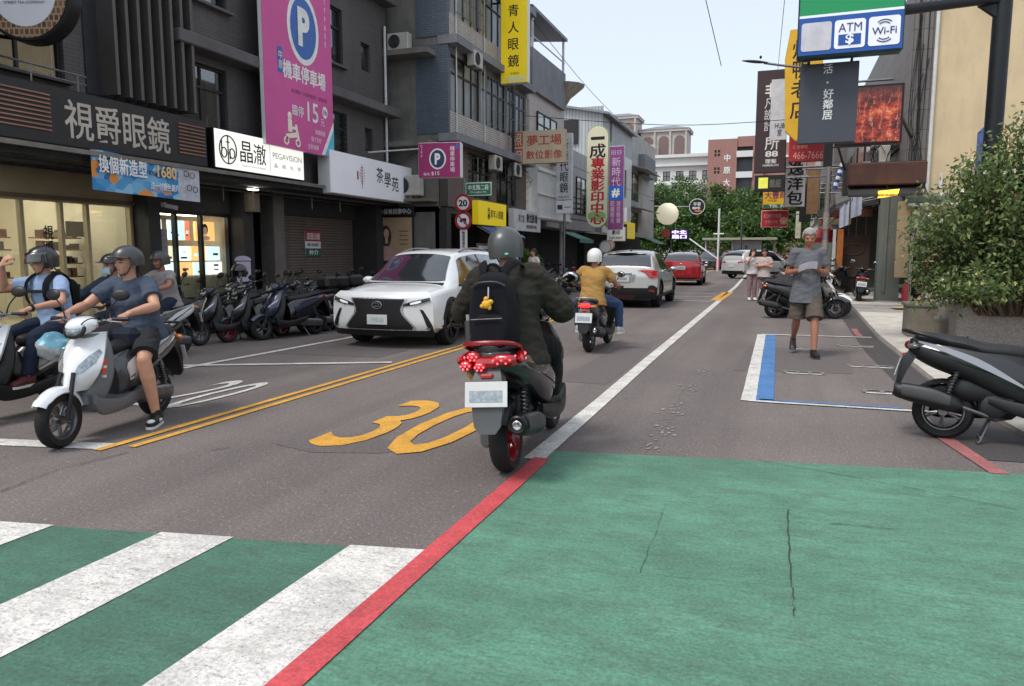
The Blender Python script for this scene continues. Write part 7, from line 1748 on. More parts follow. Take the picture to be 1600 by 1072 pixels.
def leafmat(nm, c1, c2, c3):
    m, k, p = begin(nm)
    oi = k.new('ShaderNodeObjectInfo'); geo = k.new('ShaderNodeNewGeometry')
    n = k.noise(k.coord(), 1.4, 3); r = k.math('ADD', k.math('MULTIPLY', geo.outputs['Random Per Island'], .7), k.math('MULTIPLY', n, .45))
    k.l.new(k.ramp(r, [(.15, lin(c1)), (.5, lin(c2)), (.9, lin(c3))]), p.inputs['Base Color'])
    p.inputs['Roughness'].default_value = .5; p.inputs['Subsurface Weight'].default_value = 0.0
    tr = k.new('ShaderNodeBsdfTranslucent'); k.l.new(k.ramp(r, [(.15, lin(c2)), (.9, lin(c3))]), tr.inputs[0])
    mx = k.new('ShaderNodeMixShader', inp={0: .28, 1: p.outputs[0], 2: tr.outputs[0]}); k.l.new(mx.outputs[0], k.n['Material Output'].inputs[0])
    return m
SHRUB = leafmat('shrub_leaf', (54, 76, 46), (92, 116, 66), (144, 156, 98))
TREEL = leafmat('tree_leaf', (40, 64, 34), (68, 100, 48), (108, 134, 68))
BARK = mat('bark', (84, 70, 56), .9, var=.25, sc=10, bump=.6, bsc=30)
def leaves(mb, p, d, L, w, fold=.25):
    d = d.normalized(); s = d.cross(Vector((random.uniform(-1, 1), random.uniform(-1, 1), 1))).normalized(); n = s.cross(d)
    a, m_, e = p, p + d * L * .5, p + d * L
    o = len(mb.v); mb.v += [tuple(a), tuple(m_ + s * w + n * fold * w), tuple(e - n * fold * w), tuple(m_ - s * w + n * fold * w)]; mb.f += [(o, o + 1, o + 2), (o, o + 2, o + 3)]
rnd = random.Random(5)
sh_ = thing('flowering_shrub', 'big leafy shrub with small pale flowers spilling over the planter', 'shrub', (3.28, 12.45, .55))
br = MB(); lf = MB(); fl = {}
lobes = [((-.75, -.2, .95), (.72, .75, .85)), ((-.2, -.3, 1.45), (.85, .85, .95)), ((.7, -.1, 1.5), (.95, .9, 1.0)), ((.1, -.5, .55), (1.0, .75, .65)), ((.0, -.55, 1.7), (.7, .5, .7)), ((-.1, -.3, 2.35), (.45, .4, .4)), ((.8, -.6, 1.2), (.8, .5, .8)), ((1.4, 0, 1.2), (1.0, .9, 1.2)), ((-.55, -.25, 1.95), (.5, .5, .5)), ((-1.05, -.25, 1.35), (.5, .5, .6)), ((1.0, -.3, .45), (1.0, .8, .6)), ((-.95, -.1, .45), (.45, .55, .45)), ((.6, 0, 2.1), (.7, .6, .45))]
tips = []
for (c, r) in lobes:
    for i in range(30):
        a, b_ = rnd.uniform(0, 6.28), math.asin(rnd.uniform(-.8, 1)); q = rnd.uniform(.75, 1.12)
        tips.append(Vector((c[0] + r[0] * q * math.cos(a) * math.cos(b_), c[1] + r[1] * q * math.sin(a) * math.cos(b_), max(.22 + (.25 if rnd.random() < .7 else 0), c[2] + r[2] * q * math.sin(b_)))))
for t_ in tips:
    base = Vector((t_.x * .35, t_.y * .3 + .1, .0)); mid = base.lerp(t_, .55) + Vector((rnd.uniform(-.12, .12), rnd.uniform(-.12, .12), .15))
    P_ = [Vector(p) for p in catmull([tuple(base), tuple(mid), tuple(t_)], 9)]; br.tube(P_, [.012 - .001 * i for i in range(9)], 4)
    for i in range(3, 9):
        for q in range(16):
            p = P_[i] + Vector((rnd.gauss(0, .085), rnd.gauss(0, .085), rnd.gauss(0, .075))); d = (p - P_[i]) * 2 + Vector((rnd.gauss(0, .5), rnd.gauss(0, .5), rnd.gauss(-.1, .5)))
            leaves(lf, p, d, rnd.uniform(.06, .11), rnd.uniform(.017, .028))
    if rnd.random() < .5:
        k_ = rnd.choice(('white', 'peach', 'yellow', 'white', 'peach')); fm = fl.setdefault(k_, MB())
        p = t_ + Vector((rnd.gauss(0, .03), -.05, .03))
        for j in range(5):
            a = j * 1.257; leaves(fm, p, Vector((math.cos(a), -.5, math.sin(a))), .035, .013)
for i in range(7):                                       # long bare whips
    a = rnd.uniform(-1, 1.6); br.tube(catmull([(a, -.2, .3), (a + rnd.uniform(-.3, .5), -.7, 1.0), (a + rnd.uniform(-.6, .9), -.8, 1.4 + rnd.uniform(-.5, .3))], 8), .006, 4)
br.build('branches', BARK, sh_); lf.build('leaves', SHRUB, sh_, smooth=0)
for k_, m_ in fl.items(): m_ = m_.build('flowers', mat('petal_' + k_, dict(white=(226, 222, 206), peach=(224, 164, 132), yellow=(226, 214, 130))[k_], .6), sh_, smooth=0); m_['kind'] = 'stuff'
bpole = thing('blue_marker_post', 'narrow blue marker post standing up through the shrub', 'post', (2.98, 14.2, 0)); MB().box((0, 0, 1.7), (.09, .04, 3.4), bev=.01).build('post', mat('marker_blue', (84, 100, 150), .5, var=.2, sc=8), bpole); MB().prism([(-.045, 3.4), (.045, 3.4), (.045, 3.5)], .04, Matrix.Translation((0, .02, 0)) @ Matrix.Rotation(R(90), 4, 'X')).build('tip', mat('marker_blue', (84, 100, 150), .5), bpole, smooth=0)
# ------------------------------------------------------------------ trees and buildings beyond
def tree(label, x, y, h, r, seed, n=2600, L=.55, trunk=2.5):
    t = thing('broad_tree', label, 'tree', (x, y, 0), group='trees at the end of the street'); q = random.Random(seed); b = MB(); l = MB()
    b.tube([(0, 0, 0), (.1, 0, h * .3), (-.1, .1, h * .6)], [.35, .25, .12], 8); cl_ = []
    for i in range(34):
        a, e = q.uniform(0, 6.28), math.asin(q.uniform(-.75, 1)); k_ = q.uniform(.45, 1.0)
        c = Vector((r * k_ * math.cos(a) * math.cos(e), r * k_ * math.sin(a) * math.cos(e), trunk + (h - trunk) * .5 + (h - trunk) * .5 * k_ * math.sin(e))); cl_.append((c, q.uniform(.16, .3) * r))
        b.tube([(0, 0, h * q.uniform(.2, .5)), tuple(c * .6 + Vector((0, 0, .2 * h))), tuple(c)], [.1, .06, .02], 5)
    for i in range(n):
        c, cr = cl_[i % 34]; v = Vector((q.gauss(0, 1), q.gauss(0, 1), q.gauss(0, .75))); v.normalize(); v *= cr * q.uniform(.55, 1.1)
        leaves(l, c + v, v + Vector((q.gauss(0, .6), q.gauss(0, .6), q.gauss(-.1, .5))), L * q.uniform(.6, 1.2), L * q.uniform(.16, .28))
    b.build('trunk', BARK, t); l.build('crown', TREEL, t, smooth=0)
for i, (x, y, h, r, lb) in enumerate(((-19.5, 92, 11.2, 4.2, 'tall street-end tree partly behind the pale row houses'), (-14.2, 86, 10.6, 3.9, 'dense tree in shade behind the round lantern'), (-12.0, 100, 12.4, 4.5, 'high dark tree under the white university block'), (-7.8, 84, 9.6, 3.6, 'rounded tree with low skirt behind the dark car'), (-4.6, 93, 11.2, 4.0, 'broad bright tree below the brick tower'), (-1.2, 86, 9.8, 3.5, 'leafy tree above the gate house roof'), (2.2, 90, 10.8, 4.0, 'tree half hidden behind the orange signboard'), (-16.8, 80, 7.2, 3.2, 'lower shaded tree beside the LED sign'), (-10.6, 80, 6.4, 3.2, 'small dark tree in front of the taller ones'), (-2.8, 80, 6.6, 3.0, 'low tree next to the gate barrier'), (4.6, 82, 8.4, 3.2, 'tree behind the right-hand shop row'))):
    tree(lb, x, y, h * .9, r * 1.05, 20 + i, trunk=1.2, n=6400, L=.52)
hg = MB(); q = random.Random(3)
for i in range(9000): 
    c = Vector((q.uniform(-24, 8), q.uniform(77.5, 79), q.uniform(0, 2.6) ** 1)); leaves(hg, c, Vector((q.gauss(0, 1), q.gauss(-.6, 1), q.gauss(0, 1))), q.uniform(.25, .5), q.uniform(.06, .12))
hg = hg.build('undergrowth', TREEL, None, smooth=0); hg['kind'] = 'stuff'; hg['label'] = 'dark undergrowth along the foot of the trees'
UW = mat('campus_white', (214, 214, 212), .7, var=.05, sc=.3, dirt=.15); UB = brickmat('campus_brick', (164, 118, 106), (154, 110, 100), (146, 112, 104), .5, .16, .02, axes='auto', dirt=.2)
Uw = building('white_campus_block', 'white four-storey campus block with rows of square windows', 'building', -24.5, 128, 'S')
wins = [(1 + c * 2.15, 2.2 + c * 2.15, 4.2 + f * 3.1, 5.8 + f * 3.1) for c in range(7) for f in range(4)]
wall(Uw, 0, 16, 0, 17.3, wins, UW, th=.5)
for w in wins: window(Uw, *w, v=.25, cols=2, fm=DARKFR, trans=.5, t=.1)
for f in range(4): box_part(Uw, 'ledge', -.2, 16.2, -.5, -.01, 6.6 + f * 3.1, 6.85 + f * 3.1, UW)
box_part(Uw, 'parapet', -.3, 16.3, -.6, .2, 17.3, 17.8, UW)
for i in range(4): box_part(Uw, 'link_slab', 15.0, 18.5, -1.2, 0, 6.4 + i * 3.1, 6.9 + i * 3.1, UW)
Ub = building('brick_campus_tower', 'red brick campus tower with pale balconies rising over the trees', 'building', -11.2, 120, 'S')
box_part(Ub, 'brick_face', 0, 4.3, .0, 6, 0, 18.8, UB); box_part(Ub, 'brick_side', 6.6, 8.2, .05, 6, 0, 19.1, UB); box_part(Ub, 'top_beam', 4.3, 6.6, .2, 6, 17.6, 19.1, UB); box_part(Ub, 'stair_dark', 4.3, 6.6, 1.6, 6, 0, 17.6, mat('campus_glass', (74, 80, 86), .3))
for f in range(5): box_part(Ub, 'balcony', 4.25, 6.65, -.3, .4, 3.6 + f * 3.1, 4.5 + f * 3.1, UW)
for f in range(4):
    for c in range(2):
        for d_ in range(2): box_part(Ub, 'small_window', 1.0 + c * .5, 1.3 + c * .5, -.04, -.001, 8.5 + f * 2.6 + d_ * .55, 8.85 + f * 2.6 + d_ * .55, DARKIN)
letters(Ub, vert('中原大學'), 1.0, 6.6, frame((2.9, -.05, 13.2), (1, 0, 0), (0, 0, 1)), WINK, 0, 0, .02, .004, 1.6)
Uc = building('brick_campus_wing', 'brick wing with dark strip windows beside the campus tower', 'building', -3.0, 121, 'S'); cw_ = [(.5, 6, 4.5 + f * 3.1, 6.2 + f * 3.1) for f in range(4)]
wall(Uc, 0, 9, 0, 18, cw_, UB, th=.5)
for w in cw_: window(Uc, *w, v=.25, cols=6, fm=ALU, trans=.5, t=.1)
for f in range(4): box_part(Uc, 'ledge', 0, 9, -.4, -.01, 6.5 + f * 3.1, 6.8 + f * 3.1, UW)
MB().tube([(2.6, 2, 18), (2.6, 2, 23)], [.12, .02], 6).build('mast', STEEL, Uc)
ST = mat('pale_stone', (186, 178, 172), .8, var=.1, sc=.4, dirt=.3)
for (x, w, h, lb, yy) in ((-34.5, 6.6, 29.2, 'rounded stone tower with tall arches behind the white corner house', 150), (-27.4, 9.2, 26.6, 'broad stone tower with arched top windows next to the rounded tower', 152)):
    q = building('arched_tower', lb, 'building', x, yy, 'S'); box_part(q, 'shaft', 0, w, 0, 6, 0, h - 1.2, ST); box_part(q, 'cornice', -.4, w + .4, -.4, 6.4, h - 1.2, h - .7, ST); MB().loft([[(-.5, -.5, h - .7), (w + .5, -.5, h - .7), (w + .5, 6.5, h - .7), (-.5, 6.5, h - .7)], [(w * .3, 2, h + .2), (w * .7, 2, h + .2), (w * .7, 4, h + .2), (w * .3, 4, h + .2)]]).build('roof', GREYCONC, q, smooth=0)
    n_ = 3 if w > 7 else 2
    for i in range(n_):
        cx_ = w * (i + .5) / n_; hw_ = w / n_ * .32
        pts = [(cx_ - hw_, h - 5.6), (cx_ + hw_, h - 5.6)] + [(cx_ + hw_ * math.cos(R(a)), h - 3.0 + hw_ * math.sin(R(a))) for a in range(0, 181, 15)]
        MB().prism(pts, .1, Matrix.Translation((0, -.02, 0)) @ Matrix.Rotation(R(90), 4, 'X')).build('arched_window', mat('arch_dark', (120, 100, 96), .5), q, smooth=0); box_part(q, 'pilaster', cx_ + hw_ + .1, cx_ + hw_ + .5, -.35, -.001, h - 6, h - 1.2, ST)
    box_part(q, 'lower_wing', 0, w + 4, -1.2, -.01, 0, h - 6.6, ST)
    for i in range(int(w / 1.2)): box_part(q, 'slot_window', .6 + i * 1.2, 1.1 + i * 1.2, -1.25, -1.201, h - 9, h - 7.4, mat('arch_dark', (120, 100, 96), .5))
gh = thing('gate_house', 'flat-roofed gate house at the campus entrance under the trees', 'gate house', (-3.6, 72, 0)); MB().box((0, 0, 2.75), (6.5, 3, .22), bev=.03).build('roof', mat('gate_roof', (150, 152, 132), .7), gh); MB().box((.6, .3, 1.3), (2.6, 2, 2.6)).build('booth', PALECONC, gh, smooth=0); MB().box((.6, -.72, 1.7), (2.2, .04, 1.0)).build('booth_window', CARGLASS, gh, smooth=0)
for x in (-3, 3): MB().tube([(x, 0, 0), (x, 0, 2.7)], .12, 8).build('pillar', PALECONC, gh)
ba = thing('gate_barrier', 'raised white barrier arm at the campus gate', 'barrier', (-5.2, 68, 0)); MB().box((0, 0, .55), (.35, .35, 1.1), bev=.03).build('housing', colour('barrier_red', (180, 60, 60)), ba); MB().tube([(0, -.2, .95), (-2.5, -.2, 2.75)], .06, 8).build('arm', WINK, ba)
for (x, y, h, lb) in ((-4.75, 62, 5.0, 'white gate lamp post with a small crossarm'), (-3.2, 66, 4.6, 'thin grey pole behind the gate lamp post')):
    q = thing('gate_pole', lb, 'pole', (x, y, 0)); MB().tube([(0, 0, 0), (0, 0, h)], .08, 8).build('post', WINK if h > 4.8 else STEEL, q); MB().tube([(-.4, 0, h * .6), (.4, 0, h * .6)], .07, 6).build('crossarm', WINK, q) if h > 4.8 else MB().ball((0, 0, h), .1).build('knob', STEEL, q)
for i, (a, b) in enumerate((((-.06, 20, 9.6), (-.95, 60, 12)), ((1.3, 24, 9.8), (-.4, 62, 11)), ((-2, 24.9, 7.3), (-3.0, 16, 12.5)), ((-6, 46, 4.5), (2.6, 47, 4.6)), ((-8.6, 27, 5.2), (-7.0, 62, 5.2)), ((-8.4, 22, 9.8), (-8.6, 44, 8.6)), ((1.27, 24.9, 6.2), (2.4, 52, 6.8)), ((-8.2, 24, 6.0), (1.2, 30, 6.4)))):
    mid = ((a[0] + b[0]) / 2, (a[1] + b[1]) / 2, (a[2] + b[2]) / 2 - .3); tag(MB().tube(catmull([a, mid, b], 12), .012, 5).build('overhead_cable', BLACKM), ['thin black cable running up from the street lamp', 'cable slanting past the golden sign', 'cable rising from the lamp arm', 'cable strung across the street before the trees', 'cable along the left house fronts', 'high cable sagging past the yellow optician sign', 'cable from the lamp post along the right fronts', 'cable crossing the road below the yellow sign'][i], 'cable', 'overhead cables')

# ------------------------------------------------------------------ vehicles
W_ = paint((226, 228, 229), 'white'); PEARL = paint((230, 231, 230), 'pearl_white', .25)
SILV = paint((196, 197, 192), 'warm_silver', .3, .35); REDC = paint((178, 22, 34), 'red_car', .25, .2); DARKC = paint((70, 78, 84), 'slate_car', .3, .3); SILW = paint((206, 208, 210), 'silver_white', .3, .2)
BLK = paint((17, 17, 19), 'gloss_black', .3); GUN = paint((70, 72, 76), 'gunmetal', .35, .4); REDS = paint((140, 18, 30), 'scooter_red', .3); NAVYS = paint((34, 42, 66), 'scooter_navy', .3)
def place_car(nm, lb, loc, hd, K, p, s=1.0, grp=None):
    k = dict(K); k['paint'] = p; o = car(nm, lb, loc, hd, k, grp); o.scale = (s, s, s); return o
place_car('oncoming_suv', 'white SUV with dark mesh grille driving toward the crossing', (-5.78, 11.95), R(178), SUV, PEARL, .94)
place_car('crossover_car', 'silver-white crossover seen from behind with boomerang red lamps', (-3.92, 21.6), R(0), CHR, SILV, 1.0)
place_car('hatchback_car', 'bright red hatchback ahead of the silver crossover', (-4.28, 36.2), R(-2), HATCH, REDC, 1.0)
place_car('distant_car', 'dark slate car coming down the street by the trees', (-6.1, 70), R(184), PLAIN, DARKC, 1.0)
place_car('distant_car', 'small white car behind the dark slate car', (-4.6, 74.5), R(182), PLAIN, W_, .95)
place_car('turning_suv', 'silver-white SUV angled toward the right-hand shops', (-1.15, 46.5), R(40), PLAIN, SILW, 1.02)
def ride(lb, loc, hd, P, s=1.0, lean=0.0, stand=False, grp=None, nm='scooter'):
    o = scooter(nm, lb, loc, hd, P, grp, lean, stand=stand); o.scale = (s, s, s); return o
def rider(lb, loc, hd, PP, s=1.0, vox=.009, lean=0.0):
    o, M = figure('person', lb, PP, (loc[0], loc[1], 0), -hd, vox); o.scale = (s, s, s); o.rotation_euler = (0, lean, -hd); return o, M
GREYH = mat('grey_helmet', (96, 97, 98), .35, .2, var=.06, sc=4, coat=.3); BLKH = mat('black_helmet', (34, 34, 37), .35, coat=.5); BRNP = mat('brown_peak', (66, 58, 50), .3, coat=.4); DKGH = mat('dark_grey_helmet', (62, 62, 64), .4, coat=.3)
WHSH = mat('white_leather', (222, 220, 214), .5); 
# white scooter waiting at the stop line
h1 = R(168); l1 = (-5.27, 5.09)
ride('white and grey scooter waiting at the stop line with its rider', l1, h1, dict(main=W_, apron=W_, trim=mat('scooter_grey', (104, 106, 108), .4, .2, var=.05), skirt=mat('scooter_grey', (104, 106, 108), .4, .2), tail=GUN, side=W_, flash=paint((176, 178, 180), 'silver_trim', .3, .5), rim=STEEL, fmud=W_, lamp=[(.05, .575), (.11, .60), (.17, .67), (.188, .75), (.165, .775), (.12, .73), (.07, .655)]), .92)
p1 = seat_pose(head=(0, .30, 1.49), neck=(0, .26, 1.345), face=(.42, 1, .0), elbow=((-.34, .42, 1.10), (.34, .44, 1.10)), knee=((-.25, .50, .62), (.2, .6, .77)), ankle=((-.30, .44, .10), (.155, .7, .40)), toe=((-.25, 1, 0), (.12, 1, 0)), build=1.16,
               top=dict(m=fabric('slate_tee', (72, 82, 98)), th=.022, hem=.1), bottom=dict(m=fabric('charcoal_shorts', (46, 47, 50)), len=.86, name='shorts', th=.02), shoe=dict(m=BLACKP, s=WHSH, patch=WHSH, sock=BLACKP), helmet=dict(m=DKGH, peak=BRNP, low=-.02))
rider('man in slate T-shirt and shorts on the white scooter, one foot down', l1, h1, p1, .92, .0068)
bg_ = thing('waist_bag', 'dark navy shoulder bag on the lap of the man in slate', 'bag', (l1[0], l1[1], 0), -h1); MB().box((0, .40, .80), (.30, .16, .2), bev=.05).build('pouch', fabric('navy_bag', (38, 42, 54)), bg_); MB().tube(catmull([(.13, .4, .9), (.20, .30, 1.1), (.13, .2, 1.33), (.0, .12, 1.36), (-.16, .05, 1.0)], 14), .014, 6, flat=((0, 1, 0), .4)).build('strap', BLACKM, bg_)
bg_.scale = (.92,) * 3
op = thing('orange_pouch', 'orange pouch with pale stripes hung behind the white scooter shield', 'pouch', (l1[0], l1[1], 0), -h1); MB().box((-.10, .90, .58), (.16, .07, .24), bev=.02).build('pouch', colour('hi_vis_orange', (230, 84, 38)), op)
for z in (.54, .62): MB().box((-.10, .902, z), (.166, .076, .02)).build('stripe', WINK, op, smooth=0)
op.scale = (.92,) * 3
# blue-shirted rider at the picture edge
h2 = R(176); l2 = (-6.42, 5.25)
ride('white scooter cut by the picture edge carrying the blue-shirted rider', l2, h2, dict(main=W_, trim=BLACKP, tail=BLK, side=W_, rim=STEEL), .92)
p2 = seat_pose(head=(0, .30, 1.49), neck=(0, .26, 1.345), face=(.35, 1, -.1), elbow=((-.34, .42, 1.10), (.40, .40, 1.22)), wrist=((-.29, .73, 1.06), (.26, .52, 1.46)), hand=(((0, 1, -.25), (0, -.4, -1), (1, 0, 0), 1.15), ((-.6, -.1, .8), (-.5, -1, 0), (-.5, .5, 0), .9)),
               top=dict(m=fabric('sky_shirt', (150, 172, 204)), th=.024, hem=.12, collar=fabric('sky_shirt', (150, 172, 204))), bottom=dict(m=fabric('dark_jeans', (38, 46, 62)), len=2), shoe=dict(m=mat('maroon_shoe', (96, 40, 44), .6), s=WHSH), helmet=dict(m=BLKH, visor=glass('smoke_visor', (.25, .27, .3), .8), low=-.085))
f2, M2 = rider('rider in pale blue shirt raising a hand to his black helmet', l2, h2, p2, .92, .009)
bk = thing('backpack', 'black backpack with wide straps on the blue-shirted rider', 'backpack', (l2[0], l2[1], 0), -h2); body([(-.02, 1.12, .12, .16, 0, 1), (.02, 1.12, .15, .2, 0, 1), (.09, 1.12, .14, .19, 0, 1)], 16, 3).build('bag', fabric('black_nylon', (20, 20, 22)), bk)
for s in (-1, 1): MB().tube(catmull([(s * .10, .08, 1.30), (s * .125, .22, 1.385), (s * .125, .375, 1.30), (s * .13, .385, 1.12), (s * .16, .25, 1.0)], 14), .034, 8, flat=((0, 1, 0), .3)).build('strap', fabric('black_nylon', (20, 20, 22)), bk)
MB().box((0, .40, 1.2), (.24, .03, .03)).build('chest_strap', BLACKM, bk); bk.scale = (.92,) * 3
wt = thing('wrist_watch', 'black watch on the arm of the blue-shirted rider', 'watch', (l2[0], l2[1], 0), -h2); MB().tube([(-.292, .70, 1.063), (-.29, .725, 1.06)], [.034, .033], 14).build('band', BLACKM, wt); MB().box((-.292, .712, 1.097), (.03, .03, .01), bev=.003).build('dial', GREYP, wt); wt.scale = (.92,) * 3
pbag = thing('plastic_bag', 'clear and blue plastic bag hanging on the scooter at the edge', 'bag', (-6.12, 4.78, .62), 0); g = MB(); g.ball((0, 0, 0), (.17, .12, .13), 26, 18); g.v = [(x * (1 + .3 * noise.noise(Vector((x * 14, y * 14, z * 14)))), y * (1 + .3 * noise.noise(Vector((y * 15, z * 12, x * 13)))), z * (1 + .3 * noise.noise(Vector((z * 13, x * 15, 3))))) for x, y, z in g.v]; hi = MB(); hi.v = [(x * 1.02, y * 1.02, z * 1.02) for x, y, z in g.v]; hi.f = [f for f in g.f if sum(g.v[i][2] + .4 * g.v[i][0] for i in f) / len(f) > .05]; g.build('bag', mat('plastic_film', (190, 196, 196), .25, var=.3, sc=16, coat=.6), pbag); hi.build('blue_wrap', mat('cyan_film', (120, 178, 198), .3, var=.25, sc=14), pbag)
# two more riders waiting behind
l3 = (-6.93, 6.45); ride('dark scooter of the masked rider waiting in the second row', l3, h2, dict(main=BLK, side=GUN), .88)
p3 = seat_pose(head=(0, .30, 1.49), neck=(0, .26, 1.345), face=(.25, 1, -.05), top=dict(m=fabric('navy_jacket', (40, 48, 66)), long=1, th=.03, hem=.15), bottom=dict(m=fabric('dark_jeans', (38, 46, 62)), len=2), shoe=dict(m=BLACKP), helmet=dict(m=BLKH, peak=BLKH, low=-.06))
f3, M3 = rider('rider in navy jacket with pale blue face mask behind the front scooters', l3, h2, p3, .88, .011)
g = MB(); g.grid(lambda u, v: M3 @ Vector((math.sin((u - .5) * 2.2) * .078, .02 + math.cos((u - .5) * 2.2) * .092 + .012 * math.sin(v * 3.1), -.10 + .09 * v)), 12, 6); mk_ = g.build('face_mask', mat('pale_blue_mask', (172, 200, 214), .9), f3); sm = mk_.modifiers.new('s', 'SOLIDIFY'); sm.thickness = .004; evaluated(mk_)
l4 = (-8.12, 8.35); h4 = R(183); ride('dark scooter with white tail under the grey-shirted rider', l4, h4, dict(main=BLK, tail=W_, side=GUN, flash=W_, rim=GUN), .9)
p4 = seat_pose(head=(0, .30, 1.49), neck=(0, .26, 1.345), face=(.3, 1, -.15), top=dict(m=fabric('pale_grey_tee', (148, 142, 140)), th=.022), bottom=dict(m=fabric('dark_jeans', (38, 46, 62)), len=2), shoe=dict(m=BLACKP), helmet=dict(m=DKGH, low=-.07), skin=SKIN_D)
rider('rider in pale grey T-shirt and dark helmet near the lit shop', l4, h4, p4, .9, .011)
# the rider seen from behind at the centre
h5 = R(-4); l5 = (-1.66, 4.53)
m5 = ride('black scooter with red rims and red rail moving off at centre', l5, h5, dict(main=BLK, tail=BLK, side=BLK, rail=REDS, rim=REDS, mud=mat('grey_mudguard', (82, 84, 86), .5), muf=mat('muffler_black', (36, 36, 38), .35, .5), red_rear=1, wink=REDLENS, tl=REDLENS, w=1.4), 1.02, R(-4))
JK = fabric('olive_jacket', (47, 45, 39), .6)
p5 = seat_pose(face=(.06, 1, -.02), head=(0, .31, 1.50), neck=(0, .27, 1.355), elbow=((-.37, .36, 1.08), (.36, .36, 1.06)), sw=.185, build=1.12, top=dict(m=JK, long=1, th=.06, hem=.17, amp=.009, wsc=15, collar=JK), bottom=dict(m=fabric('black_trousers', (20, 20, 22)), len=2, th=.02), shoe=dict(m=BLACKP), helmet=dict(m=mat('satin_grey_helmet', (88, 90, 91), .34, .4, var=.05, sc=3), badge=colour('mint_badge', (120, 190, 160)), low=-.095), hair=dict(m=HAIR_B, len=.05))
rider('rider in olive jacket and satin grey helmet seen from behind at centre', l5, h5, p5, .985, .009, R(-4))
bp5 = thing('backpack', 'black backpack with yellow charm on the olive-jacketed rider', 'backpack', (l5[0], l5[1], 0), -h5)
NY = fabric('navy_black_nylon', (21, 21, 26), .5)
b = body([(-.13, 1.10, .10, .19, .12, .8), (-.12, 1.10, .145, .24, .12, .8), (-.05, 1.10, .165, .27, .12, .78), (.04, 1.11, .165, .27, .12, .78), (.07, 1.11, .12, .24, .12, .78)], 22, 3.2); b.build('bag', NY, bp5)
b = body([(-.185, .985, .09, .09, .12, .85), (-.175, .985, .125, .115, .12, .85), (-.11, .985, .135, .125, .12, .85)], 18, 3.2); b.build('front_pocket', NY, bp5)
MB().tube(catmull([(-.12, -.105, 1.28), (-.06, -.125, 1.31), (.06, -.125, 1.31), (.12, -.105, 1.28)], 10), .006, 5).build('zip', GREYP, bp5); MB().tube([(-.11, -.19, 1.075), (.11, -.19, 1.075)], .005, 5).build('zip', GREYP, bp5)
MB().tube(catmull([(-.05, .03, 1.375), (-.03, .02, 1.42), (.03, .02, 1.42), (.05, .03, 1.375)], 8), .010, 6).build('carry_loop', NY, bp5)
for s in (-1, 1):
    MB().tube(catmull([(s * .07, .05, 1.36), (s * .115, .14, 1.435), (s * .15, .27, 1.40), (s * .17, .37, 1.25)], 12), .036, 8, flat=((0, 1, 0), .35)).build('strap', NY, bp5)
MB().tube([(-.185, -.03, .90), (-.185, -.02, 1.06)], .034, 12).build('side_bottle', GREYP, bp5); MB().tube([(-.185, -.02, 1.06), (-.185, -.018, 1.10)], .022, 10).build('bottle_cap', mat('cap_grey', (150, 150, 152), .4), bp5)
ch = MB(); ch.ball((.0, -.165, 1.17), (.035, .02, .03)); ch.ball((.03, -.165, 1.185), (.02, .015, .016)); ch.ball((-.03, -.165, 1.16), (.018, .012, .015)); ch.ball((.0, -.165, 1.205), (.018, .014, .016)); ch.ball((.02, -.165, 1.15), (.014, .012, .02)); ch.build('charm', colour('charm_yellow', (222, 168, 44)), bp5); MB().tube([(.01, -.15, 1.21), (.012, -.135, 1.28)], .005, 6).build('charm_cord', CHROME, bp5)
bp5.scale = (.93, .985, .97); bp5.rotation_euler = (0, R(-4), -h5); bp5.location.y -= .05
# mustard rider
h6 = R(1); l6 = (-2.62, 10.62); ride('dark scooter with lit red lamp carrying the mustard-shirted rider', l6, h6, dict(main=BLK, tail=GUN, tl=REDLIT, rail=mat('rail_grey', (150, 150, 150), .4, .4)), .92)
MUS = fabric('mustard_tee', (166, 130, 74), .4)
p6 = seat_pose(head=(0, .31, 1.50), neck=(0, .27, 1.355), face=(.08, 1, 0), elbow=((-.36, .36, 1.08), (.36, .40, 1.06)), knee=((-.34, .50, .74), (.36, .48, .74)), ankle=((-.33, .52, .36), (.38, .50, .36)), build=1.05, sw=.185, top=dict(m=MUS, th=.03, hem=.14, amp=.010), bottom=dict(m=fabric('blue_jeans', (52, 70, 102)), len=2), shoe=dict(m=mat('pale_shoe', (186, 186, 184), .6), s=WHSH), helmet=dict(m=mat('white_helmet', (224, 222, 218), .3, coat=.4), visor=glass('smoke_visor', (.25, .27, .3), .8), low=-.08), skin=SKIN_D)
rider('rider in mustard T-shirt and white helmet seen from behind', l6, h6, p6, .92, .011)
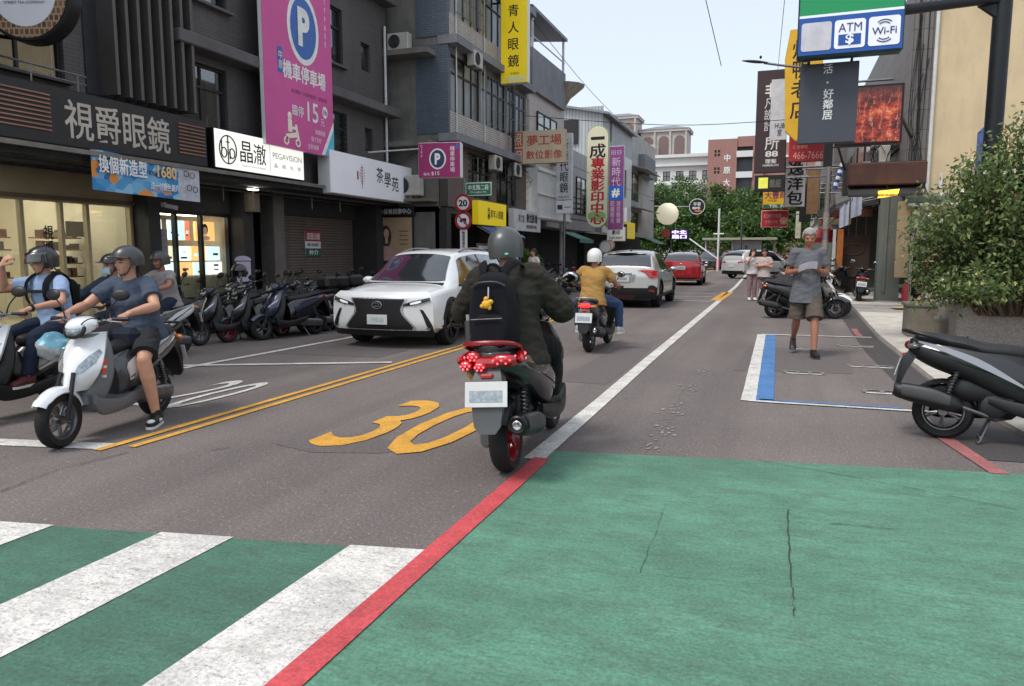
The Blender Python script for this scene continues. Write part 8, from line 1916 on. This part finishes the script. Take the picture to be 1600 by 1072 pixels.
# parked scooters, left side
GL = 'scooters parked along the left shops'
spec = [((-8.12, 10.85), 197, dict(main=BLK, tail=BLK, side=mat('matt_black', (27, 27, 29), .55), rim=REDS, rail=BLACKP, box=0), .97, 'black scooter with red rims parked nearest to the lit posters'),
        ((-7.95, 11.75), 202, dict(main=NAVYS, tail=BLK, rim=STEEL, box=1), .95, 'navy scooter second in the row before the roller shutter'),
        ((-7.85, 12.45), 205, dict(main=BLK, side=REDS, rail=REDS), .95, 'black scooter with red flank panel third in the left row'),
        ((-7.75, 13.2), 203, dict(main=GUN, tail=BLK, box=1), .95, 'gunmetal scooter parked fourth before the roller shutter'),
        ((-7.75, 14.0), 204, dict(main=W_, tail=BLK, side=GUN), .95, 'white-nosed scooter parked beside the one with the pink helmet'),
        ((-7.65, 14.8), 202, dict(main=BLK, flash=W_), .95, 'black scooter carrying a pink helmet behind the white SUV'),
        ((-9.55, 10.9), 185, dict(main=BLK, side=GUN), .92, 'black scooter parked close against the lit display shop'),
        ((-9.45, 12.6), 190, dict(main=GUN, side=SILW), .92, 'grey scooter with pale flank close to the shop column'),
        ((-9.5, 13.7), 188, dict(main=REDS, side=BLK), .92, 'dark red scooter tucked in before the shutter'),
        ((-6.55, 21.4), 215, dict(main=BLK, side=GUN), .95, 'first dark scooter past the centre rider on the far left kerb'),
        ((-6.65, 22.5), 212, dict(main=SILW, side=BLK), .95, 'silver-fronted scooter in the row beside the crossover'),
        ((-6.75, 23.6), 214, dict(main=BLK, flash=SILW), .95, 'dark scooter with a silver streak beside the crossover'),
        ((-6.85, 24.7), 212, dict(main=GUN), .95, 'gunmetal scooter in the row under the grey vertical sign'),
        ((-7.0, 25.8), 213, dict(main=BLK, side=W_), .95, 'scooter with white flanks at the end of that left row'),
        ((-7.1, 27.5), 210, dict(main=NAVYS), .95, 'navy scooter under the faded photo studio sign'),
        ((-7.2, 29.2), 212, dict(main=REDS), .95, 'red scooter at the back of the left row')]
jit = random.Random(4)
row = [ride(lb, (loc[0] + jit.uniform(-.16, .16), loc[1] + jit.uniform(-.08, .08)), R(a + jit.uniform(-13, 11)), P, s * jit.uniform(.86, .96), R(jit.uniform(4, 11)), True, GL, 'parked_scooter') for loc, a, P, s, lb in spec]
for k, (x, y, a, lb) in enumerate(((-8.05, 11.3, 200, 'black scooter wedged between the red-rimmed and navy ones'), (-7.9, 12.1, 203, 'dark scooter wedged after the navy one'), (-7.8, 12.85, 204, 'dark scooter squeezed before the gunmetal one'), (-7.72, 13.6, 203, 'dark scooter squeezed after the gunmetal one'), (-7.7, 14.4, 203, 'dark scooter touching the one with the pink helmet'), (-9.5, 11.7, 187, 'black scooter tight against the display window pillar'), (-9.5, 14.6, 188, 'grey scooter tight against the shutter'), (-6.6, 22.0, 213, 'dark scooter wedged beside the silver-fronted one'), (-6.7, 23.0, 213, 'dark scooter wedged beside the silver streaked one'), (-8.6, 10.35, 192, 'black scooter pushed in before the red-rimmed one'), (-9.2, 12.15, 196, 'black scooter in the second rank before the meter box'), (-8.9, 13.2, 200, 'grey scooter in the second rank before the shutter column'))):
    c_ = copy_thing(row[(1, 3, 6, 2, 5, 6, 7, 9, 12, 6, 6, 7)[k]], (x, y, 0), None, lb); c_.rotation_euler = (0, R(jit.uniform(4, 11)), -R(a + jit.uniform(-14, 12))); c_.location.x += jit.uniform(-.25, .2); c_.scale = (jit.uniform(.84, .92),) * 3
ph = thing('pink_helmet', 'glossy pink helmet resting on a parked scooter beside the white SUV', 'helmet', (-7.62, 14.55, .80)); helmet(ph, Matrix.Rotation(R(150), 4, 'Z'), colour('pink_shell', (206, 110, 128), r=.25, coat=.6), strap=False, low=-.09)
bh = thing('black_helmet', 'black helmet resting on the scooter by the lit posters', 'helmet', (-8.45, 10.05, 1.12)); helmet(bh, Matrix.Rotation(R(200), 4, 'Z'), BLKH, strap=False, low=-.09)
af = sign('folding_board', 'pale folding notice board standing by the shop pillar', (-10.6, 12.75, .9), .34, .8, .05, mat('lilac_notice', (186, 176, 192), .6, var=.15, sc=6), BLACKM, R(60), [])
MB().prism([(.17 * math.cos(R(a)), .4 + .1 * math.sin(R(a))) for a in range(0, 181, 15)], .04, Matrix.Translation((0, .02, 0)) @ Matrix.Rotation(R(90), 4, 'X')).build('round_top', mat('lilac_notice', (186, 176, 192), .6), af)
for s in (-.15, .15): MB().tube([(s, 0, -.4), (s, .1, -.8)], .02, 6).build('leg', BLACKM, af)
# parked scooters, right side
GR = 'scooters parked along the right kerb'
for loc, a, P, s, lb in [((-.08, 17.75), 84, dict(main=BLK, tail=BLK, side=GUN), 1.0, 'black scooter with exhaust toward the road behind the walking man'),
        ((.12, 18.75), 90, dict(main=W_, side=W_, tail=BLK), .98, 'white-nosed scooter parked behind the walking man'),
        ((.15, 19.65), 88, dict(main=SILW, tail=BLK, flash=W_), .98, 'silver scooter next to the white-nosed one'),
        ((.1, 20.6), 86, dict(main=REDS, flash=W_), .98, 'dark red scooter with white streak beside the two women'),
        ((.15, 21.6), 88, dict(main=GUN, flash=SILW), .98, 'gunmetal scooter with pale streak in the right row'),
        ((.2, 22.7), 90, dict(main=BLK, side=SILW), .98, 'black scooter with silver flank in the right row'),
        ((2.22, 24.1), 4, dict(main=BLK, side=REDS, tail=BLK), .98, 'scooter showing its number plate by the grey column'),
        ((.05, 18.25), 87, dict(main=GUN, side=BLK, rim=GUN), .97, 'dark grey scooter wedged behind the exhaust-side black one'),
        ((.1, 19.2), 89, dict(main=BLK, flash=W_), .97, 'black scooter with white streak between white and silver ones'),
        ((.1, 20.1), 87, dict(main=NAVYS, side=W_), .97, 'navy scooter with white flank behind the walking man'),
        ((1.55, 26.5), 20, dict(main=BLK), .98, 'black scooter parked near the lamp post foot'),
        ((1.75, 28.0), 15, dict(main=GUN), .98, 'gunmetal scooter beyond the lamp post'),
        ((.3, 27.5), 75, dict(main=SILW), .98, 'pale scooter farther along the right kerb'),
        ((.3, 29.5), 78, dict(main=BLK), .98, 'dark scooter far along the right kerb'),
        ((.25, 32), 80, dict(main=NAVYS), .98, 'navy scooter farthest along the right kerb')]: ride(lb, loc, R(a), P, s, R(6), True, GR, 'parked_scooter')
ride('black scooter with silver flash cut by the picture edge near the planter', (1.25, 6.52), R(99), dict(main=BLK, tail=mat('matt_black', (27, 27, 29), .55), side=BLK, flash=paint((150, 152, 158), 'silver_flash', .3, .4), case=BLACKP, wink=mat('smoke_lens', (96, 92, 90), .15, coat=.8), tl=mat('dark_red_lens', (96, 14, 18), .15, coat=1), mud=BLACKP), .95, R(-7), True, GR, 'parked_scooter')
# ------------------------------------------------------------------ people on foot
walk = dict(pelvis=(0, 0, .93), chest=(0, .03, 1.23), neck=(0, .05, 1.46), head=(0, .09, 1.605), face=(.05, 1, -.28), elbow=((-.255, .0, 1.13), (.255, .0, 1.13)), wrist=((-.115, .23, 1.17), (.115, .23, 1.17)), hand=(((.75, .45, .25), (.2, -.2, 1), (0, 1, .4), .55), ((-.75, .45, .25), (-.2, -.2, 1), (0, 1, .4), .55)), knee=((-.10, .20, .51), (.10, -.02, .49)), ankle=((-.095, .30, .10), (.10, -.30, .20)), toe=((-.1, 1, 0), (.15, 1, -.35)), sole=((0, 0, -1), (0, .3, -1)), sw=.165,
            build=.98, top=dict(m=fabric('grey_tee', (104, 106, 110), .6), hem=.2, th=.024, amp=.007, wsc=14), bottom=dict(m=fabric('khaki_shorts', (92, 84, 76)), len=.98, name='shorts', th=.03), shoe=dict(m=BLACKP, s=GREYP), hair=dict(m=HAIR_G, len=.02), skin=SKIN_D, brow=HAIR_G)
figure('person', 'grey-haired man in grey T-shirt and khaki shorts walking and holding paper', walk, (.36, 11.35, 0), R(186), .0078)[0].scale = (1.04,) * 3
pa = thing('folded_paper', 'white sheet of paper held by the walking man', 'paper', (.33, 11.04, 1.235), R(186)); MB().grid(lambda u, v: (-.14 + .24 * u, .05 + .08 * v, .10 * v + .02 * math.sin(u * 4) - .03 * u), 8, 4).build('sheet', mat('paper_white', (226, 226, 232), .8), pa); MB().tube([(.05, .06, .02), (.07, .02, -.12)], .008, 6).build('cord', GREYP, pa)
def stand(**k):
    P = dict(pelvis=(0, 0, .86), chest=(0, .01, 1.13), neck=(0, .01, 1.34), head=(0, .03, 1.48), elbow=((-.24, -.02, 1.06), (.24, -.02, 1.06)), wrist=((-.2, .16, .95), (.2, .16, .95)), hand=(((0, .6, -.5), (1, 0, 0), (0, 1, .4), .5), ((0, .6, -.5), (-1, 0, 0), (0, 1, .4), .5)), knee=((-.08, .03, .47), (.08, .03, .47)), ankle=((-.08, 0, .09), (.08, 0, .09)), toe=((-.1, 1, 0), (.1, 1, 0)), sw=.15, hw=.08, build=.9); P.update(k); return P
figure('person', 'woman with long dark hair and white top holding a hand to her mouth', stand(elbow=((-.24, -.02, 1.06), (.22, .14, 1.14)), wrist=((-.2, .16, .95), (.06, .18, 1.38)), hand=(((0, .6, -.5), (1, 0, 0), (0, 1, .4), .5), ((-.4, -.2, .8), (0, -1, 0), (-1, 0, 0), .8)), top=dict(m=fabric('white_blouse', (206, 200, 200)), th=.02, hem=.05), bottom=dict(m=fabric('dusty_pink_trousers', (150, 122, 124)), len=2), shoe=dict(m=WHSH), hair=dict(m=HAIR_B, len=.05, long=1)), (-.80, 24.1, 0), R(195), .014)
figure('person', 'woman in dark cap and pinkish beige top folding her arms', stand(wrist=((.05, .18, 1.08), (-.05, .2, 1.1)), elbow=((-.24, .04, 1.05), (.24, .04, 1.05)), hand=(((1, 0, .1), (0, -1, 0), (0, 0, 1), .4), ((-1, 0, .1), (0, -1, 0), (0, 0, 1), .4)), top=dict(m=fabric('pink_beige_top', (188, 172, 166)), th=.025, hem=.12), bottom=dict(m=fabric('taupe_trousers', (120, 106, 108)), len=2), shoe=dict(m=WHSH), hair=dict(m=HAIR_B, len=.06, long=1)), (-.45, 23.6, 0), R(170), .014)
figure('person', 'pedestrian in white top and dark bag strap by the left scooter row', stand(top=dict(m=fabric('cream_blouse', (214, 206, 200)), th=.025, hem=.1), bottom=dict(m=fabric('dark_jeans', (38, 46, 62)), len=2), shoe=dict(m=BLACKP), hair=dict(m=HAIR_B, len=.05)), (-7.25, 22.1, 0), R(150), .016)
gsh = thing('potted_shrub', 'round green potted shrub on the left kerb behind the pedestrian', 'shrub', (-7.9, 22.9, 0)); MB().lathe([(.001, 0), (.22, 0), (.3, .4), (.28, .42), (.001, .38)], None, 18).build('pot', mat('clay_pot', (120, 84, 66), .8), gsh); g = MB(); rnd = random.Random(9)
for i in range(2400):
    v = Vector((rnd.gauss(0, 1), rnd.gauss(0, 1), rnd.gauss(0, 1))).normalized(); p = Vector((0, 0, 1.0)) + Vector((v.x * .62, v.y * .62, v.z * .5)) * rnd.uniform(.6, 1.05); leaves(g, p, v + Vector((rnd.gauss(0, .5), rnd.gauss(0, .5), .3)), rnd.uniform(.1, .18), .03)
g.build('leaves', TREEL, gsh, smooth=0); MB().tube([(0, 0, .3), (0, 0, 1.0)], .05, 6).build('stem', BARK, gsh)
